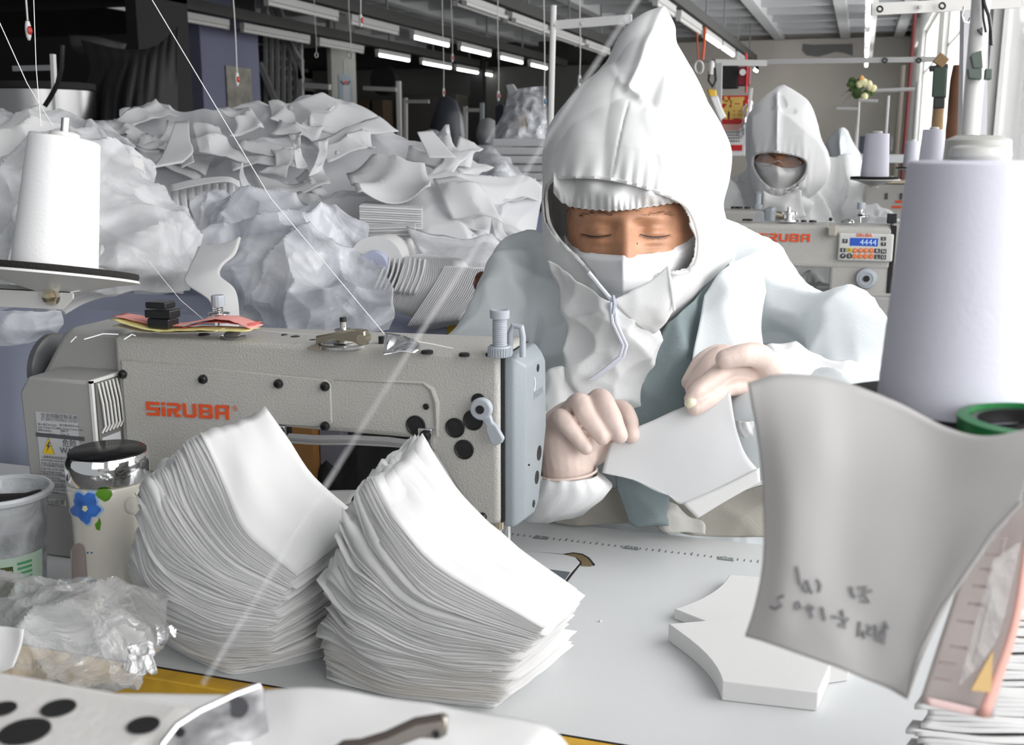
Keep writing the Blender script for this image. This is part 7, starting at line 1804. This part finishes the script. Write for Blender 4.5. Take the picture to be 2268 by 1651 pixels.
def key_(x, y, w, h, m_, t=None, rnd=False, tm=PAPERW):
    p = ony(x, y, YK)
    if rnd: obj('key', MB().lathe([(w / F * 2.4 * .5, 0), (w / F * 2.4 * .5, .0015), (0, .002)], p, ax=(0, -1, 0), seg=16), m_, mB)
    else: bx('key', x - w / 2, y - h / 2, x + w / 2, y + h / 2, YK - .0012, .0015, m_)
    if t: obj('key_symbol', text_mb(t, h / F * 2.4 * .9, p + V(0, -.0024, 0), (1, 0, 0), (0, 0, 1), .0002), tm, mB, smooth=False)
key_(1872, 534, 10, 9, KD, 'F'); key_(1957, 529, 10, 8, KD, 'E'); key_(1957, 541, 10, 8, KD, 'T')
key_(1867, 554, 10, 9, KD, 'E'); key_(1881, 554, 10, 9, KY, 'X', tm=KD)
for k in range(4): key_(1894 + 12.2 * k, 555, 10, 9, KO, '+', True); key_(1893 + 12.2 * k, 568, 10, 9, KO, '-', True)
key_(1943, 556, 11, 10, KD, 'R'); key_(1957.5, 557, 11, 10, KD, 'N'); key_(1867, 567, 11, 9, KD, 'P', True); key_(1881, 567, 11, 9, KD, 'S', True); key_(1943, 569, 11, 10, KD, 'L'); key_(1957, 570, 11, 10, KD, 'O')
p = ony(1919, 616, YM)
obj('stitch_dial', MB().lathe([(.021, 0), (.022, .006), (.020, .012), (.013, .014), (.012, .013), (0, .013)], p, ax=(0, -1, 0), seg=36), GREYL, mB)
obj('dial_hub', MB().lathe([(.0065, 0), (.0065, .003), (0, .003)], p + V(0, -.012, 0), ax=(0, -1, 0), seg=20), HOLE, mB)
dm = MB()
for k in range(22):
    q = math.radians(-60 + 11 * k + 20); dm.bar(p + V(math.cos(q) * .015, -.0125, math.sin(q) * .015), p + V(math.cos(q) * .019, -.0125, math.sin(q) * .019), .0008, .0008)
obj('dial_marks', dm, PAPERW, mB, smooth=False, stuff=True)
bx('lamp_bracket', 1834, 500, 1852, 524, YM - .02, .02, mat('bracket_tan', (.36, .33, .28), .4), bevel=.003)
obj('bracket_wire', MB().tube([ony(1835, 505, YM - .02), ony(1833, 490, YM - .02), ony(1838, 486, YM - .02)], .0015, 6), STEEL, mB)
obj('bracket_knob', MB().ball(ony(1840, 486, YM - .02), .004, 10, 8), BLACKP, mB)
z2 = ony(1750, 494, YM).z
def top(x, dy=.05): q = ony(x, 494, YM + dy); return V(q.x, YM + dy, z2)
thread_tension(top(1905), mB, 1.0)
obj('winder_wheel', MB().lathe([(.022, 0), (.022, .004), (.012, .006), (.012, .014), (.018, .015), (.018, .02), (.004, .022), (.004, .03), (0, .03)], top(1746), seg=24), STEEL, mB)
obj('winder_arm', MB().tube([top(1718) + V(0, 0, .014), top(1735) + V(0, 0, .012)], .008, 10), BRASS, mB)
obj('thread_guide', MB().prism([ony(x, y, YM + .03) for x, y in [(1668, 490), (1672, 474), (1683, 469), (1692, 470), (1693, 491)]], (0, .0025, 0)), mat('polished_plate3', (.85, .85, .86), .2, metal=1), mB, smooth=False)
obj('sight_glass', MB().lathe([(.014, 0), (.012, .004), (.006, .007), (0, .008)], top(1877), seg=20), STEEL, mB)
for x, r in [(1780, .006), (1800, .008), (1660, .007), (1650, .006)]: obj('top_plug', MB().lathe([(r, -.001), (r, .003), (0, .004)], top(x), seg=16), BLACKP, mB)
mg2 = empty('magnet_stack', tuple(top(1974)), 'black magnets with needles on the machine with the keypad', 'magnet')
obj('magnet', MB().box(tuple(top(1964, .04)), tuple(top(1986, .06) + V(0, 0, .02))), BLACKP, mg2, smooth=False, bevel=.002)
for k in range(4): obj('needle', MB().cyl(top(1950 + 2 * k, .05) + V(0, 0, .016 + .004 * k), top(1990, .05) + V(0, 0, .022 - .004 * k), .0009, .0004, 6), STEEL, mg2)
# its table, just a sliver
t2 = empty('sewing_table', (.0, 2.4, 0), 'white sewing table under the machine with the keypad', 'table')
zz = ony(1900, 728, YM).z
obj('tabletop', MB().box((-1.0, 2.2, zz - .03), (.6, 2.75, zz)), TABLEW, t2, smooth=False)
for x in (-.95, .5): obj('leg', MB().box((x, 2.3, 0), (x + .05, 2.35, zz - .03)), PAINTW, t2, smooth=False)
# third machine behind, seen from the back
YN = 2.95
mC = empty('sewing_machine', tuple(ony(1660, 500, YN)), 'sewing machine peeking out between the main and second worker', 'sewing machine')
bx('body', 1500, 464, 1692, 540, YN, .11, ENAMEL, mC, bevel=.008)
bx('faceplate', 1692, 462, 1708, 540, YN - .005, .11, GREYP, mC, bevel=.006)
z3 = ony(1650, 464, YN).z
q = ony(1678, 464, YN + .04)
obj('presser_regulator', MB().lathe([(.012, 0), (.012, .01), (.008, .012), (.008, .04), (.010, .042), (0, .046)], (q.x, YN + .04, z3), seg=16), GREYL, mC)
for x in (1625, 1638, 1655): q = ony(x, 464, YN + .05); obj('top_plug', MB().lathe([(.008, -.001), (.008, .004), (0, .005)], (q.x, YN + .05, z3), seg=14), BLACKP, mC)
# machine far right behind the cones
YO = 3.7
mD = empty('sewing_machine', tuple(ony(1960, 520, YO)), 'beige machine with orange stripe below the far thread cones', 'sewing machine')
bx('body', 1915, 407, 2040, 520, YO, .12, ENAMEL, mD, bevel=.008)
bx('orange_stripe', 1975, 456, 2002, 462, YO - .002, .003, ORANGE, mD)
bx('orange_word', 1983, 444, 2000, 450, YO - .002, .003, ORANGE, mD)
for k in range(2): bx('dark_mark', 1960 + 33 * k, 428, 1966 + 33 * k, 442, YO - .002, .003, INK, mD)
bx('top_rail', 1915, 400, 2040, 407, YO, .12, BRASS, mD)
obj('top_cap', MB().ball(ony(1945, 404, YO - .01), (.012, .01, .012), 12, 8), CHROME, mD)
# dark monitor-like boxes behind the far cones
a = ony(1905, 302, 6.5); c = ony(1925, 340, 6.5)
tag(obj('dark_box', MB().box((a.x, 6.5, c.z), (c.x, 6.7, a.z)), mat('navy_box', (.03, .04, .06), .5), smooth=False, bevel=.004), 'small dark blue box behind the left far cone', 'box')
a = ony(1963, 302, 6.5); c = ony(1975, 336, 6.5)
tag(obj('dark_box', MB().box((a.x, 6.5, c.z), (c.x, 6.7, a.z)), mat('grey_box', (.12, .12, .13), .5), smooth=False, bevel=.004), 'small dark grey box right of the left far cone', 'box')
a = ony(1880, 345, 6.4); c = ony(2015, 352, 6.4)
tag(obj('far_table', MB().box((a.x, 6.3, c.z - .02), (c.x, 7.2, a.z)), TABLEW, smooth=False), 'white far tabletop beneath the rows of thread racks', 'table')


# ------------------------------------------------------------------ small pieces belong to the part that carries them
def under(child, part):
    if child is part: return
    child.parent = part; child.location = WL[child.name] - WL[part.name]


def kids(root, *pre): return [c for c in root.children if any(c.name.split('.')[0] == p for p in pre)]


def first(root, nm): return kids(root, nm)[0]


for c in kids(m1, 'logo', 'registered_mark', 'registered_letter'): under(c, first(m1, 'cover_plate'))
for c in kids(m1, 'warning_label', 'label_rule', 'warning_triangle', 'triangle_border', 'lightning_bolt', 'label_text', 'barcode_label', 'barcode', 'cooling_fin', 'fin_recess', 'side_label', 'side_label_text', 'rocker_switch', 'box_lip'):
    under(c, first(m1, 'control_box'))
for c in kids(m1, 'faceplate_screw', 'faceplate_hole', 'embossed_mark', 'thread_slot'): under(c, first(m1, 'faceplate'))
for c in kids(m1, 'guide_eyelet'): under(c, first(m1, 'thread_guide'))
for c in kids(m1, 'lever_pivot', 'lever_foot'): under(c, first(m1, 'winder_lever'))
for c in kids(m1, 'lever_hub', 'lever_bolt'): under(c, first(m1, 'lifting_lever'))
for c in kids(m1, 'regulator_knurling'): under(c, first(m1, 'presser_regulator'))
for c in kids(m1, 'handwheel_bolt'): under(c, first(m1, 'handwheel'))
for c in kids(m1, 'winder_wheel', 'winder_pin'): under(c, first(m1, 'winder_plate'))
for c in kids(mB, 'display', 'display_digits', 'keypad_mark', 'key', 'key_symbol'): under(c, first(mB, 'keypad'))
for c in kids(mB, 'dial_hub', 'dial_marks'): under(c, first(mB, 'stitch_dial'))
for c in kids(mB, 'bracket_wire', 'bracket_knob'): under(c, first(mB, 'lamp_bracket'))
for c in kids(wk, 'lash_line', 'eyelashes', 'eyebrow', 'moles', 'stray_hair'): under(c, first(wk, 'head'))
for c in kids(wk, 'hood_elastic', 'hood_seam', 'collar_flap', 'flap_edge'): under(c, first(wk, 'hood'))
for c in kids(wk, 'bib', 'zip_tape', 'zip_pull', 'sleeve_cuff', 'sleeve_fold', 'glove_side_cuff', 'front_panel'): under(c, first(wk, 'coverall'))
for c in kids(wb, 'glasses_rim', 'glasses_lens', 'glasses_bridge', 'eyebrow'): under(c, first(wb, 'head'))
for c in kids(jr, 'petal_wash', 'blue_flower', 'flower_eye', 'green_leaf', 'handle_tab', 'blue_dot', 'embossed_swirl'): under(c, first(jr, 'jar_body'))
for c in kids(cp, 'cup_label', 'label_fruit', 'label_text', 'label_barcode', 'dark_content', 'cup_rim'): under(c, first(cp, 'cup_wall'))
for c in kids(sd, 'hex_nut', 'hex_nut_washer', 'bracket_shelf'): under(c, first(sd, 'bracket'))
for c in kids(cal, 'red_field', 'red_foot', 'pink_band', 'gold_character', 'date_marks'): under(c, first(cal, 'card'))
for c in kids(pat, 'handwriting', 'seam_line'): under(c, first(pat, 'pattern_sheet'))
